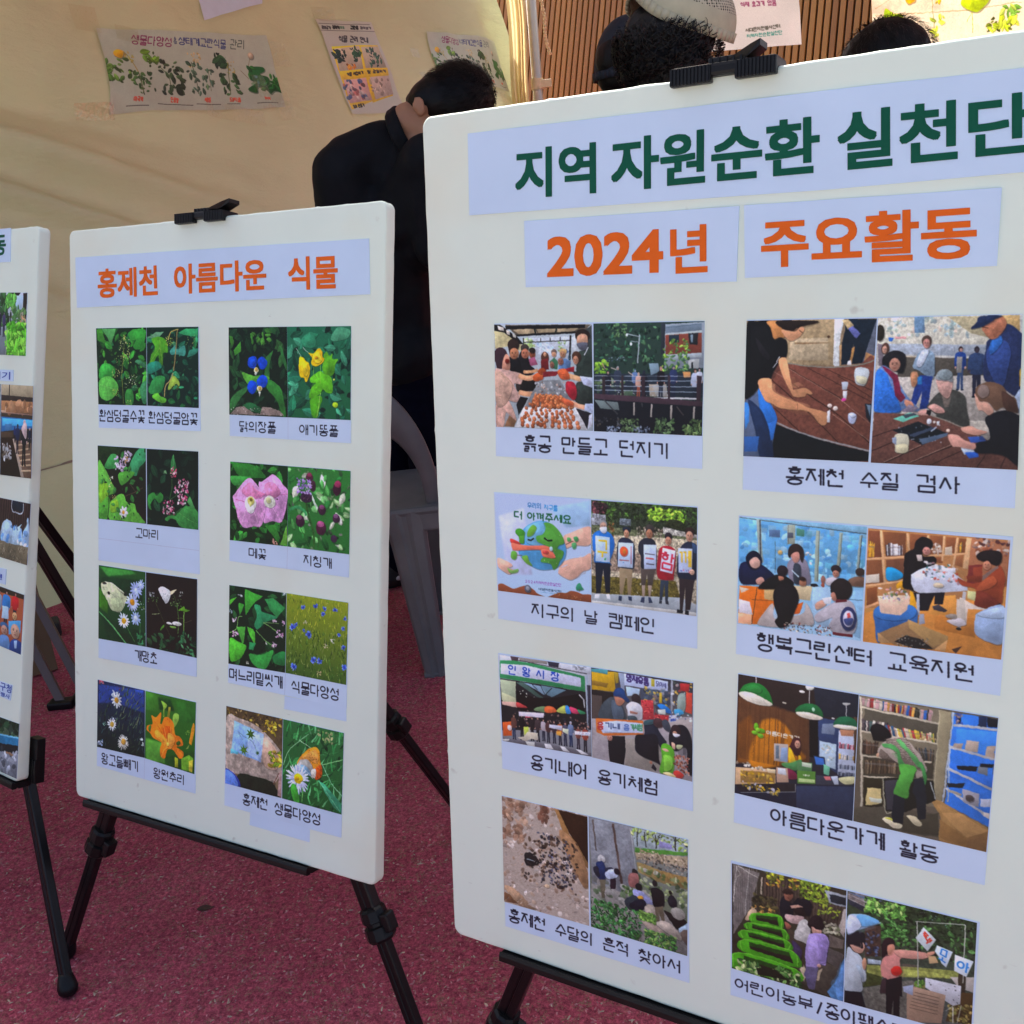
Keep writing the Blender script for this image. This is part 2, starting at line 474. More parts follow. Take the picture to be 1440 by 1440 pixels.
                self.line(smooth_pts([bilin(q, 0, .9), bilin(q, 0, 0), bilin(q, 1, 0), bilin(q, 1, .9)], False), max(2, 9 * s), hexc('#62b030'))
            elif o == 'TX':
                dowarp()
                self.text(hexc(t[1]), max(1, float(t[2]) * s), [P(c) for c in t[3:7]], '_'.join(t[7:]))
        dowarp()
    def image(self, name, ss=2, gain=1.3, grain=.03, seed=0):
        im = self.im
        h, w = im.shape[0] // ss * ss, im.shape[1] // ss * ss
        im = im[:h, :w].reshape(h // ss, ss, w // ss, ss, 3).mean((1, 3))
        rs = np.random.RandomState(seed)
        im = np.clip(im * (1 + grain * (rs.rand(*im.shape[:2], 1) - .5) * 2), 0, 1)
        l = np.where(im <= .04045, im / 12.92, ((im + .055) / 1.055) ** 2.4) * gain
        l = np.clip(l, 0.004, .93)
        im = np.where(l <= .0031308, l * 12.92, 1.055 * l ** (1 / 2.4) - .055)
        H, W = im.shape[:2]
        out = np.ones((H, W, 4), np.float32)
        out[:, :, :3] = im[::-1]
        img = bpy.data.images.new(name, W, H)
        img.pixels.foreach_set(out.ravel())
        img.update()
        img.pack()
        return img

def print_mat(name, img, rough=.4, bump=.15, bscale=25, spec=.4, trans=0.0):
    mt, t, b = mat_new(name)
    tx = t.nodes.new('ShaderNodeTexImage'); tx.image = img; tx.extension = 'EXTEND'
    t.links.new(tx.outputs[0], b.inputs['Base Color'])
    b.inputs['Roughness'].default_value = rough
    b.inputs['Specular IOR Level'].default_value = spec
    tc = t.nodes.new('ShaderNodeTexCoord'); nz = t.nodes.new('ShaderNodeTexNoise')
    nz.inputs['Scale'].default_value = bscale; nz.inputs['Detail'].default_value = 3
    t.links.new(tc.outputs['Object'], nz.inputs['Vector'])
    bp = t.nodes.new('ShaderNodeBump'); bp.inputs['Strength'].default_value = bump; bp.inputs['Distance'].default_value = .004
    t.links.new(nz.outputs[0], bp.inputs['Height']); t.links.new(bp.outputs[0], b.inputs['Normal'])
    if trans > 0:
        tr = t.nodes.new('ShaderNodeBsdfTranslucent'); mx = t.nodes.new('ShaderNodeMixShader')
        mx.inputs[0].default_value = trans
        t.links.new(tx.outputs[0], tr.inputs[0])
        out = t.nodes['Material Output']
        t.links.new(b.outputs[0], mx.inputs[1]); t.links.new(tr.outputs[0], mx.inputs[2]); t.links.new(mx.outputs[0], out.inputs[0])
    return mt

CARDS=[('mid',[(15.5,858.8),(574.1,853.8),(577.2,783.7),(17.3,782.6)],[],[('홍제천',[(65.7,838.6),(193.7,839.0),(194.8,795.0),(66.1,795.1)],'O'),('아름다운',[(227.7,837.7),(401.7,837.6),(403.6,795.3),(228.0,795.5)],'O'),('식물',[(441.0,836.9),(524.8,836.1),(526.6,792.6),(442.2,793.6)],'O')],[],[]),('mid',[(60.2,750.6),(275.9,748.5),(279.4,600.0),(64.3,598.8)],[('hopmale',[(60.2,750.2),(169.4,749.5),(169.5,634.5),(63.8,634.8)]),('hopfemale',[(170.3,749.5),(275.0,748.5),(275.8,633.1),(170.9,634.6)])],[('환삼덩굴수꽃',[(65.2,626.3),(165.5,626.9),(165.3,609.0),(65.0,609.9)],'K'),('환삼덩굴암꽃',[(172.3,626.0),(273.5,625.1),(273.5,609.1),(172.2,609.8)],'K')],[],[]),('mid',[(333.5,746.4),(547.5,744.1),(549.6,592.3),(336.1,595.1)],[('dayflower',[(333.5,746.4),(439.4,745.3),(442.2,623.7),(335.1,625.1)]),('celandine',[(439.8,745.3),(547.5,744.1),(548.7,622.6),(442.7,623.7)])],[('닭의장풀',[(354.0,616.2),(421.3,616.3),(421.4,601.7),(354.1,602.2)],'K'),('애기똥풀',[(461.9,614.8),(528.6,614.5),(528.8,600.7),(462.0,601.1)],'K')],[],[[(442.2,623.7),(442.5,593.5)]]),('mid',[(61.3,571.8),(274.8,570.6),(277.0,391.7),(60.3,392.5)],[('komari1',[(61.3,571.4),(167.0,570.8),(167.1,457.7),(61.7,457.8)]),('komari2',[(169.0,570.5),(274.8,570.6),(274.7,456.9),(169.1,457.2)])],[('고마리',[(143.0,449.2),(193.7,449.9),(193.6,435.3),(142.8,435.3)],'K')],[],[[(60.8,427.2),(275.6,426.7)]]),('mid',[(337.1,559.0),(549.8,556.3),(549.1,414.4),(335.7,416.9)],[('bindweed',[(337.1,559.0),(442.9,557.4),(443.1,446.9),(336.6,447.1)]),('thistle',[(443.3,557.4),(549.8,556.0),(549.4,445.5),(443.6,446.9)])],[('메꽃',[(372.3,439.5),(405.0,439.1),(405.1,425.3),(372.3,425.6)],'K'),('지칭개',[(471.2,438.5),(520.3,437.5),(520.5,423.7),(471.3,423.8)],'K')],[],[[(443.1,446.9),(442.2,415.9)]]),('mid',[(61.2,385.2),(272.3,384.7),(270.7,238.0),(58.0,237.0)],[('fleabane1',[(61.2,384.9),(164.5,384.0),(164.6,269.0),(58.5,268.0)]),('fleabane2',[(166.0,383.8),(272.3,384.0),(271.2,266.7),(165.6,269.1)])],[('개망초',[(139.7,261.2),(189.1,262.3),(189.0,245.8),(139.5,244.5)],'K')],[],[]),('mid',[(335.9,382.1),(548.9,380.9),(548.1,235.7),(333.6,239.2)],[('persicaria',[(335.9,382.1),(441.7,381.8),(440.7,269.5),(334.4,267.4)]),('cornflower',[(442.5,381.9),(548.9,380.6),(547.2,268.7),(441.5,269.6)])],[('며느리밑씻개',[(335.8,261.4),(436.1,263.5),(436.3,246.3),(335.8,243.7)],'K'),('식물다양성',[(451.7,260.6),(535.6,261.2),(535.8,245.2),(451.8,244.1)],'K')],[[(439.7,236.3),(547.3,236.9),(548.0,218.5),(439.1,217.6)]],[[(441.1,268.9),(439.7,236.3)]]),('mid',[(55.9,201.8),(269.7,200.2),(268.1,59.8),(51.6,60.4)],[('daisy',[(55.9,201.4),(162.1,200.5),(160.7,94.2),(52.6,91.8)]),('daylily',[(163.6,200.3),(269.7,199.5),(266.3,89.4),(161.2,93.9)])],[('왕고들빼기',[(62.3,83.7),(147.3,85.7),(147.2,68.7),(62.1,67.0)],'K'),('왕원추리',[(179.4,82.4),(246.1,83.3),(246.0,68.2),(179.3,67.0)],'K')],[],[[(160.7,93.5),(158.9,59.2)]]),('mid',[(330.5,204.2),(544.4,202.3),(542.0,55.1),(326.7,54.5)],[('mirror',[(330.5,204.2),(437.1,203.2),(435.6,88.4),(328.5,88.2)]),('butterfly',[(437.9,203.0),(544.4,202.0),(542.2,87.9),(436.9,88.4)])],[('홍제천',[(362.1,80.2),(410.7,80.8),(410.8,65.1),(362.2,63.9)],'K'),('생물다양성',[(422.8,80.0),(506.6,80.0),(506.8,64.2),(422.9,63.0)],'K')],[[(376.9,57.7),(487.2,55.7),(486.6,35.6),(375.7,35.6)]],[]),('big',[(53.6,879.0),(201.8,877.2),(200.6,801.4),(53.1,802.8)],[],[('지역',[(106.9,859.0),(191.3,857.1),(191.0,812.9),(105.6,813.9)],'G')],[],[]),('big',[(201.8,877.2),(396.7,875.5),(396.7,799.4),(200.6,801.4)],[],[('자원순환',[(206.3,857.7),(389.7,857.2),(391.3,812.4),(206.0,812.5)],'G')],[],[]),('big',[(396.7,875.5),(554.4,873.0),(556.8,800.5),(396.7,799.4)],[],[('실천단',[(403.6,857.6),(542.1,856.6),(545.1,813.7),(405.3,813.0)],'G')],[],[]),('big',[(114.8,793.3),(324.7,791.8),(323.4,729.4),(114.8,731.7)],[],[('2024',[(139.1,776.9),(256.0,777.6),(256.2,739.4),(138.3,739.8)],'O'),('년',[(262.5,779.2),(297.2,779.0),(297.7,738.4),(262.8,738.1)],'O')],[],[]),('big',[(329.0,792.1),(526.0,790.5),(526.2,733.5),(330.9,732.1)],[],[('주요활동',[(343.9,779.5),(509.6,779.7),(512.0,740.0),(344.9,739.8)],'O')],[],[]),('big',[(77.9,697.7),(295.1,696.6),(294.5,564.3),(75.6,565.2)],[('claytable',[(77.8,697.1),(184.8,696.1),(185.3,595.1),(76.6,595.2)]),('deck',[(186.7,696.0),(295.1,696.3),(294.1,594.5),(186.3,594.8)])],[('흙공',[(107.7,587.8),(140.2,587.7),(139.9,572.2),(107.3,572.4)],'K'),('만들고',[(151.1,587.7),(201.0,587.4),(200.9,572.3),(150.8,572.7)],'K'),('던지기',[(212.6,587.2),(262.9,586.6),(263.0,572.1),(212.5,572.6)],'K')],[],[]),('big',[(71.8,527.6),(290.9,529.1),(291.8,392.6),(72.9,392.2)],[('earth',[(73.1,526.2),(182.0,528.2),(181.7,423.9),(73.8,423.0)]),('signs',[(182.7,527.5),(290.4,528.2),(290.9,424.5),(182.1,424.0)])],[('지구의',[(113.1,414.8),(162.6,415.6),(162.4,401.2),(112.8,400.5)],'K'),('날',[(174.1,415.6),(189.0,415.9),(188.9,402.5),(174.0,402.4)],'K'),('캠페인',[(200.1,415.7),(250.1,416.0),(250.1,401.7),(200.0,401.4)],'K')],[],[]),('big',[(71.2,354.2),(288.5,358.4),(289.5,225.6),(72.6,222.6)],[('market',[(72.3,352.7),(180.0,355.8),(180.4,259.5),(74.1,255.1)]),('bags',[(180.8,355.8),(288.3,357.6),(288.6,256.7),(181.0,259.1)])],[('용기내어',[(108.0,246.2),(175.3,249.2),(175.1,233.0),(107.6,230.3)],'K'),('용기체험',[(186.8,247.0),(253.5,249.3),(253.6,234.0),(186.6,232.0)],'K')],[],[]),('big',[(70.5,190.5),(285.0,194.5),(287.8,36.0),(70.7,31.6)],[('rock',[(70.9,190.0),(174.8,192.2),(175.5,65.2),(70.0,61.9)]),('stream',[(176.3,192.1),(284.9,193.9),(285.4,66.1),(177.6,65.0)])],[('홍제천',[(75.4,55.6),(122.8,56.7),(122.5,41.5),(74.9,39.6)],'K'),('수달의',[(133.8,56.3),(179.5,57.1),(179.3,42.3),(133.5,41.1)],'K'),('흔적',[(190.9,57.4),(221.2,58.1),(221.2,43.1),(190.8,42.9)],'K'),('찾아서',[(231.6,57.4),(278.8,58.0),(279.0,43.5),(231.6,42.9)],'K')],[],[]),('big',[(333.2,696.7),(546.2,697.3),(550.7,547.6),(332.7,547.8)],[('table1',[(333.2,696.0),(440.7,696.0),(439.1,578.3),(332.6,578.1)]),('table2',[(441.7,696.3),(546.2,697.0),(550.8,578.1),(441.1,578.0)])],[('홍제천',[(370.1,570.5),(420.7,570.4),(421.3,556.5),(370.5,555.7)],'K'),('수질',[(432.1,569.6),(464.5,569.8),(465.1,556.3),(432.7,556.2)],'K'),('검사',[(476.5,570.0),(510.4,570.1),(511.2,556.1),(477.2,556.3)],'K')],[],[]),('big',[(329.6,524.1),(551.1,524.8),(550.2,391.8),(329.5,393.3)],[('class',[(330.4,523.0),(440.4,523.2),(439.6,422.3),(330.1,422.6)]),('library',[(441.5,522.1),(549.3,521.8),(549.0,422.7),(441.3,422.0)])],[('행복그린센터',[(348.0,417.2),(450.4,415.1),(451.0,400.9),(348.4,400.6)],'K'),('교육지원',[(461.4,416.0),(530.3,414.5),(531.2,400.7),(462.1,401.2)],'K')],[],[]),('big',[(331.8,375.0),(550.4,373.1),(549.2,221.5),(330.7,224.3)],[('shop',[(332.2,374.2),(439.9,373.1),(439.5,253.2),(330.9,255.0)]),('shelves',[(440.6,372.8),(550.1,372.6),(548.6,252.2),(440.2,253.4)])],[('아름다운가게',[(365.3,248.0),(467.4,247.9),(468.2,231.6),(365.7,232.9)],'K'),('활동',[(479.4,245.4),(511.9,245.4),(512.7,231.1),(480.1,230.8)],'K')],[],[]),('big',[(328.6,183.5),(547.7,186.0),(548.9,44.9),(330.9,38.0)],[('planters',[(329.7,181.0),(437.0,183.6),(438.4,69.8),(331.8,68.2)]),('packs',[(438.0,183.5),(545.6,184.9),(547.3,74.9),(439.2,69.7)])],[('어린이농부',[(334.9,59.1),(411.0,62.9),(411.4,49.5),(335.1,46.6)],'K'),('/종이팩수거',[(412.6,62.5),(495.5,64.5),(496.2,49.6),(413.1,47.8)],'K')],[],[]),('left',[(332.2,903.8),(518.1,900.8),(520.8,846.7),(340.3,848.4)],[],[('행복운동',[(346.0,894.4),(504.6,892.7),(506.2,858.0),(350.6,858.9)],'G')],[],[]),('left',[(312.3,801.6),(574.2,796.1),(576.9,695.5),(319.2,698.9)],[('street',[(312.3,801.6),(574.2,796.1),(576.9,695.5),(319.2,698.9)])],[],[],[]),('left',[(374.2,671.5),(542.1,672.3),(542.3,654.0),(375.4,654.0)],[],[('흙공던지기',[(387.4,668.8),(534.5,669.4),(534.7,656.7),(389.2,656.1)],'B')],[],[]),('left',[(324.5,650.0),(602.5,648.5),(607.1,501.1),(334.3,502.8)],[('greywall',[(324.5,650.0),(504.9,648.8),(513.0,500.3),(334.3,502.8)]),('bridge',[(506.7,648.6),(602.5,648.5),(607.1,501.1),(514.0,499.9)])],[],[],[]),('left',[(336.9,464.0),(608.8,460.8),(605.0,360.9),(343.2,370.4)],[('sacks',[(336.9,464.0),(608.8,460.8),(605.0,360.9),(343.2,370.4)])],[],[],[]),('left',[(360.6,343.7),(543.3,346.4),(542.8,320.5),(362.1,321.7)],[],[('홍제천변',[(376.6,336.4),(533.4,336.4),(533.2,326.5),(377.2,327.6)],'B')],[],[]),('left',[(318.1,324.2),(599.9,311.9),(596.9,213.3),(324.6,226.0)],[('crowd',[(318.1,324.2),(599.9,311.9),(596.9,213.3),(324.6,226.0)])],[],[],[]),('left',[(367.6,154.0),(576.2,158.3),(571.0,131.6),(368.9,135.0)],[],[('서대문구청',[(481.8,156.1),(573.9,157.8),(573.0,143.5),(481.7,142.9)],'B'),('환경교실행사',[(483.0,139.2),(570.3,141.2),(569.0,133.7),(482.4,132.5)],'B')],[],[]),('left',[(344.6,91.4),(600.5,99.1),(598.7,6.9),(350.4,3.7)],[('creek',[(344.6,91.4),(600.5,99.1),(598.7,6.9),(350.4,3.7)])],[],[],[])]
PICS={
'hopmale':(1.073,'''BG #0f2a14 #0c2010
LV 3 70 119 -11 0 1002 1079 #1c5a20 #2a7426 #3d8f2e #1f6a3a #12401c
P #4d9a50 127,6 399,9 303,244 235,136
P #3c8a2a 14,15 127,6 184,211 23,167
S #2f9030 649,86 744,24 976,26 975,142 927,269 802,300 740,246 804,172 710,172
S #36a03a 45,586 106,508 254,496 366,562 347,651 147,720 32,698
S #57b446 29,766 99,698 264,674 408,762 421,864 303,979 169,1016 38,949
L #8ad070 4 45,789 209,832 389,853
L #8ad070 3 209,832 236,992
L #8ad070 3 176,821 263,696
S #2f7d33 584,873 697,849 744,938 709,1063 579,1054
S #3a8a55 873,824 1000,734 998,1023 918,1025
S #3a7d52 783,473 862,440 1002,516 1002,559
L #6a7a30 11 531,1055 509,650 547,408 568,213
SP 5 60 17 470 149 676 430 #c5cf7a #a8b04c #8a9a3a #e0e0a0
SP 6 16 16 538 96 601 171 #c9c070 #b0b050
SP 7 40 16 315 562 541 695 #a8a860 #c0b070 #6f9a3a
SP 8 50 16 555 649 811 826 #b5c58a #8aa860 #d8dcc0
SP 9 30 15 401 375 705 528 #a09a58 #90b050
SP 10 34 16 289 853 453 955 #9ab84a #7aa83a
SP 11 24 15 564 996 693 1076 #a8c060 #88a040'''),
'hopfemale':(1.0995,'''BG #0a2a1c #08221a
LV 13 80 104 -10 11 990 1112 #155038 #1f6a48 #12402a #2a7a50 #1a5a2c #0c2e1e
P #6aa87a 12,139 186,63 343,64 233,140 27,150
P #2f9a5a 619,77 756,24 994,26 979,132 725,110
S #4a9a20 91,161 248,129 372,173 417,337 324,359 314,513 244,524 230,381 134,481 55,504 88,382 168,283
L #c0c860 4 264,173 262,282 307,491
L #c0c860 3 262,282 71,471
S #3a8a78 464,315 572,239 602,304 739,250 737,390 586,369 478,380
S #2a7a60 798,379 843,314 992,292 962,357 797,411
S #1f7a60 7,516 213,470 290,557 37,648
S #2e8a40 34,849 163,691 351,688 318,842 223,922 65,926
S #5ab030 97,958 208,911 255,954 379,995 316,1052 159,1012
S #90b040 412,840 506,663 628,748 627,814 566,771 442,861
K #8a7a48 18 604,22 588,185 555,423 522,598
K #a8925a 18 514,631 459,730 365,819 340,963
K #b0a050 16 419,173 482,65 620,28
SP 14 40 16 372 130 557 260 #b0c040 #80a830 #d0d060
SP 15 30 13 443 685 643 859 #a8c440 #70a030
SP 16 20 13 769 100 978 271 #a0b050 #607a30 #806a40'''),
'dayflower':(1.1401,'''BG #0c1c10 #12200e
LV 23 50 151 2 14 989 1083 #12301a #1a4020 #0c2412 #244a22
LV 24 12 82 392 15 705 214 #3f7a2a #2c6020
P #3f8f2c 86,298 208,178 215,309 101,369
P #3a7a28 7,106 72,118 87,214 38,238
P #2c6a2c 639,378 764,296 700,471 698,634 605,659
S #4f9a30 228,582 433,626 605,612 698,657 479,755 321,734
S #2f7a2c 651,670 789,702 909,827 966,1124 905,1126 817,933 650,775
S #306f34 12,1099 31,931 225,796 337,781 192,927 61,1085
S #1f5a30 239,1008 382,969 538,1034 677,1105 428,1096 254,1055
P #8a7a70 12,1134 110,1048 255,1020 428,1108 537,1116 569,1022 724,1028 876,1070 936,1125
SP 25 60 14 29 1037 906 1142 #b0a8a0 #5a4a40 #cfc8c0 #403830
P #2a6a30 872,238 917,261 1004,514 988,560 915,423
S #0d44c8 341,403 421,367 475,391 483,449 450,520 387,521 332,486
S #0d44c8 515,402 577,378 654,425 654,483 606,530 544,531 498,461
S #1050d8 373,427 436,403 459,450 403,497 364,474
S #0d44c8 330,722 385,686 464,708 479,778 431,850 368,851 324,793
S #0f48d0 496,661 559,613 636,623 666,693 619,764 541,765 479,720
E #e8dca0 469,549 41 34
E #c0a040 469,538 25 17
P #c8d0c0 450,567 489,579 468,620 442,603
E #e8dca0 526,783 44 34
E #b89838 529,780 22 22
P #d0d8c8 509,819 548,824 527,900 517,859'''),
'celandine':(1.1377,'''BG #1f6a4a #1a5a34
LV 33 55 167 -1 11 991 1138 #1f6a48 #2a7a58 #17503a #3a8a66 #14402c
S #2f8a60 242,143 388,65 459,177 416,255 270,243
S #4a9a70 702,122 800,13 981,47 940,145 730,177
BL 4
S #55a41c 588,343 631,310 674,365 716,332 716,398 801,397 759,475 745,565 674,611 602,589 559,522 574,433
S #5ab41e 370,638 443,580 530,545 602,589 702,633 717,801 630,814 573,770 500,840 353,889 369,774 457,693 384,694
S #4a9c18 368,900 500,851 558,884 514,999 484,1115 396,1118 367,992
L #8ad040 6 530,478 530,703
L #a0d860 8 529,817 500,977 470,1127
L #70b840 6 422,490 421,592 515,681
L #d8e8d0 5 145,266 225,368
L #d8e8d0 5 255,255 357,333
S #f0c800 195,390 254,384 298,424 342,446 363,525 340,638 296,685 267,639 193,595
S #f8d820 217,435 298,457 334,548 304,616 238,549
S #f0c400 342,322 415,333 502,266 559,310 559,366 595,399 559,444 472,490 385,457 400,389
S #fadc28 415,355 502,310 531,366 559,410 473,456
E #d89800 466,383 26 16
L #c8a000 4 224,413 282,639
E #a0c820 760,958 43 34
E #e0e860 738,649 14 11'''),
'komari1':(1.074,'''BG #16200e #1c1410
P #1c3014 14,2 547,-10 379,191 27,220
S #3d9c4c 264,128 397,122 427,291 143,318
S #3a9a60 658,280 741,128 872,-1 1000,-7 999,161 869,269 803,396 657,359
S #5aa83c 9,244 110,285 209,406 275,495 372,650 204,730 168,848 -3,883
S #7ab82a 20,579 190,546 204,730 49,833
S #4a9a30 14,894 204,730 269,865 198,1056 11,1058
S #4a9a34 443,382 608,339 771,353 656,461 507,550 441,485
S #5cae3a 235,844 422,693 538,686 602,785 766,808 798,897 927,1013 942,1069 416,1063 232,1065
S #80b82c 269,818 404,763 419,901 267,958
L #4a3a28 14 570,706 801,623 931,559
L #4a3a28 11 655,507 784,624
K #1c3410 14 222,613 227,844 198,1056
SP 41 36 44 345 141 593 335 #d8c4e0 #eadcf0 #c8b0d8
SP 42 26 41 545 55 709 202 #e0d0e8 #f0e8f4 #cdb8dc
SP 43 12 22 577 135 626 226 #d8a040 #c88830
SP 44 14 23 232 426 316 598 #e8e8e0 #e0c070 #c8e0b0
FL 531,939 97 7 #e8e8f0 #d8a030 28
SP 45 12 17 237 700 371 770 #a89058 #c0a870
LV 46 18 83 3 3 996 1092 #2c6a2c #357a34'''),
'komari2':(1.0737,'''BG #0a180e #0c1c10
LV 52 30 144 9 -7 980 1032 #0f2a18 #143420 #0c2014
P #2f7a3c 528,52 573,198 596,328 450,336 481,158
L #60a860 5 528,58 527,310
S #2c7a30 15,673 135,609 198,661 261,601 324,653 292,733 229,749 150,698 70,782 86,860 22,819
S #35853a 353,964 478,910 570,914 632,855 784,756 994,829 994,1059 677,1062 570,970 478,955 400,994
L #60a850 5 632,866 784,932 979,994
P #4a9a50 785,701 845,621 935,779 875,783
K #2c5a28 13 496,400 495,532 448,690
K #2c5a28 13 633,579 556,639 463,689
SP 53 22 29 481 233 588 332 #f0d8e0 #e898b0 #d04068
SP 54 14 24 465 310 588 376 #d83060 #f0a0b0
SP 55 40 34 541 390 815 587 #e890b8 #f0c0d0 #d04878 #f8e0e8
SP 56 34 37 618 476 800 739 #e070a0 #f0b0c8 #c83868 #f8e8f0
SP 57 50 29 323 702 548 897 #c04878 #e898b0 #f8d8e0 #a83060
SP 58 10 24 341 296 403 329 #70a870'''),
'bindweed':(1.0469,'''BG #12300f #12240c
LV 61 50 153 8 -17 984 1067 #1e5a1e #2a7a2a #164018 #348a30
S #2a7a28 61,21 366,14 558,99 606,180 287,189 143,174
S #3a9a3c 5,195 207,182 367,184 336,258 79,312
P #60a838 879,1034 986,763 1003,1035
SP 62 8 31 754 969 848 1041 #c88a80 #d8a090
S #dc9cd4 503,271 559,231 684,151 747,123 825,154 935,254 998,309 999,393 969,573 908,721 846,744 752,734 642,766 578,723
S #e08ab8 606,276 748,219 874,342 781,420 592,458
L #c060a0 7 796,395 998,357
L #e8b8dc 7 734,543 876,700
L #c870b0 6 702,414 732,268
S #dc9cd0 56,447 144,356 256,239 352,197 432,240 512,307 623,383 624,551 594,722 532,823 420,826 293,861 212,837 147,745 97,603 56,508
S #e086b4 209,364 352,257 464,346 623,395 433,469 273,432
L #c05898 8 449,450 623,395
L #c05898 7 97,493 274,517
L #c868a8 6 352,293 353,414
L #eac0dc 8 419,615 516,812
L #eac0dc 8 275,626 212,800
SP 63 40 12 129 257 592 813 #cc7cb8 #e4b0dc
E #e8e8e0 362,535 101 98
E #f0f0ec 363,607 70 54
E #c0b860 367,498 60 56
E #6a6020 367,480 28 20
E #f0f080 357,541 22 29
E #e8ecd8 695,486 98 80
E #e0e0a0 676,466 44 39
E #302020 823,441 14 10
P #2f7a28 610,805 783,779 878,939 848,1013'''),
'thistle':(1.0404,'''BG #2f7a30 #256a28
LV 71 60 118 11 -19 998 1060 #2a7a34 #4a9a48 #1e5a24 #70b868 #8ab078 #c0c8b0
K #3a9a58 39 27,562 148,516 269,554 300,610
BL 5
K #2c5a20 34 305,445 344,606 422,810 439,1021
K #2c5a20 18 386,334 388,509
K #2f6a28 16 765,306 681,462 567,657
K #2f6a28 16 786,661 781,789
K #2a5a22 18 511,849 499,1026
K #2f6a28 13 196,748 303,916 379,1015
P #c8dcc8 401,345 499,500 477,525 394,392
E #502038 353,117 58 54
E #8a3050 353,88 41 26
E #402030 414,228 44 71
E #38203a 304,375 93 73
SP 72 50 16 222 340 386 434 #281428 #5a3448
SP 73 80 29 153 145 384 331 #a878d8 #c09ae8 #9060c0 #d0b8f0
E #3c1428 793,236 67 78
E #9a3058 803,178 53 43
E #3a1c30 558,518 61 66
E #7a4068 558,484 41 31
E #38142c 203,689 76 78
E #844868 187,643 44 33
E #441830 547,752 82 88
E #a85080 539,700 55 40
E #40203a 788,609 61 57
E #80507a 782,581 38 26
E #382038 754,867 50 47'''),
'fleabane1':(1.1076,'''BG #1d4f1e #10361a
BD #3f9a3a 24,21 707,9 808,46 197,148
BD #12341a 8,168 942,127 940,447 10,457
BD #3a7a1a 9,313 199,531 200,709 12,624
BD #0f3018 30,728 537,845 1002,906 869,1107 202,1073
BL 11
K #5aa860 20 12,695 336,904 587,1107
K #3a7a3a 9 587,839 770,1061
K #2f6a3a 17 888,746 869,1061
LV 83 14 57 803 918 1001 1114 #3a8a5a #2a7040
S #c8d4a8 51,272 129,233 283,241 436,302 554,360 605,414 537,575 453,656 369,654 267,630 182,509 78,389
S #b8c898 267,487 453,443 537,540 436,646 318,636
S #a0a888 368,273 538,362 571,394 436,337
K #e8ecd0 7 129,239 300,245 538,362
K #8a9a78 6 249,394 419,482 453,644
E #181a14 215,394 29 21
E #302c24 120,255 47 16
SP 84 8 11 95 300 163 359 #6a6a50
P #202820 554,324 605,330 622,400 538,397
FL 799,285 135 13 #a8bcf0 #b8c8f8 28
FL 908,202 85 11 #b0c4f4 #b8c8f8 23
FL 722,477 156 15 #bcccf8 #e0a800 48
E #c88800 714,478 44 45
FL 537,775 130 15 #d8e4fc #e8b000 43
FL 788,711 113 12 #a8c4f4 #d8e8f8 43
E #c89818 546,768 40 29
SP 85 12 20 872 423 1006 611 #c8c060 #8ab84a #d0e0f8'''),
'fleabane2':(1.0952,'''BG #1a120e #15100c
K #3c5020 7 189,413 349,656 475,844
K #4a7a30 11 614,396 645,571 638,797
K #6a9a40 16 751,479 745,782 738,895
K #4a7a30 7 552,269 622,395
K #708a40 5 614,581 752,568
K #60603a 5 737,637 902,581
S #5aa020 645,470 721,416 751,401 782,442 872,442 782,475 736,470
S #4a8a2a 285,791 349,713 365,734 301,800
K #a0b880 8 124,594 269,564
SP 91 14 21 60 272 173 330 #d0d8e0 #9aa8a0
SP 92 14 19 43 338 253 418 #3a6a2a #5a8a40
SP 93 24 21 490 307 721 419 #4a8a3a #80a860 #306020
SP 94 10 19 659 197 735 285 #b0b8b0 #708070
S #d8e0e0 254,200 333,169 474,210 490,276 443,371 388,395 333,339 269,255
SP 95 6 11 301 212 412 325 #405060
P #e0d8b0 482,220 613,178 536,248 490,276
E #f0f0e8 467,676 58 17
E #e8ece0 615,660 92 30
E #6a9a40 537,721 67 16
LV 96 26 107 24 872 1009 1146 #0f2c18 #1a4024 #28502c #0c2012
LV 97 16 67 585 777 964 1092 #2a6a40 #4a8a58 #1c4a2c'''),
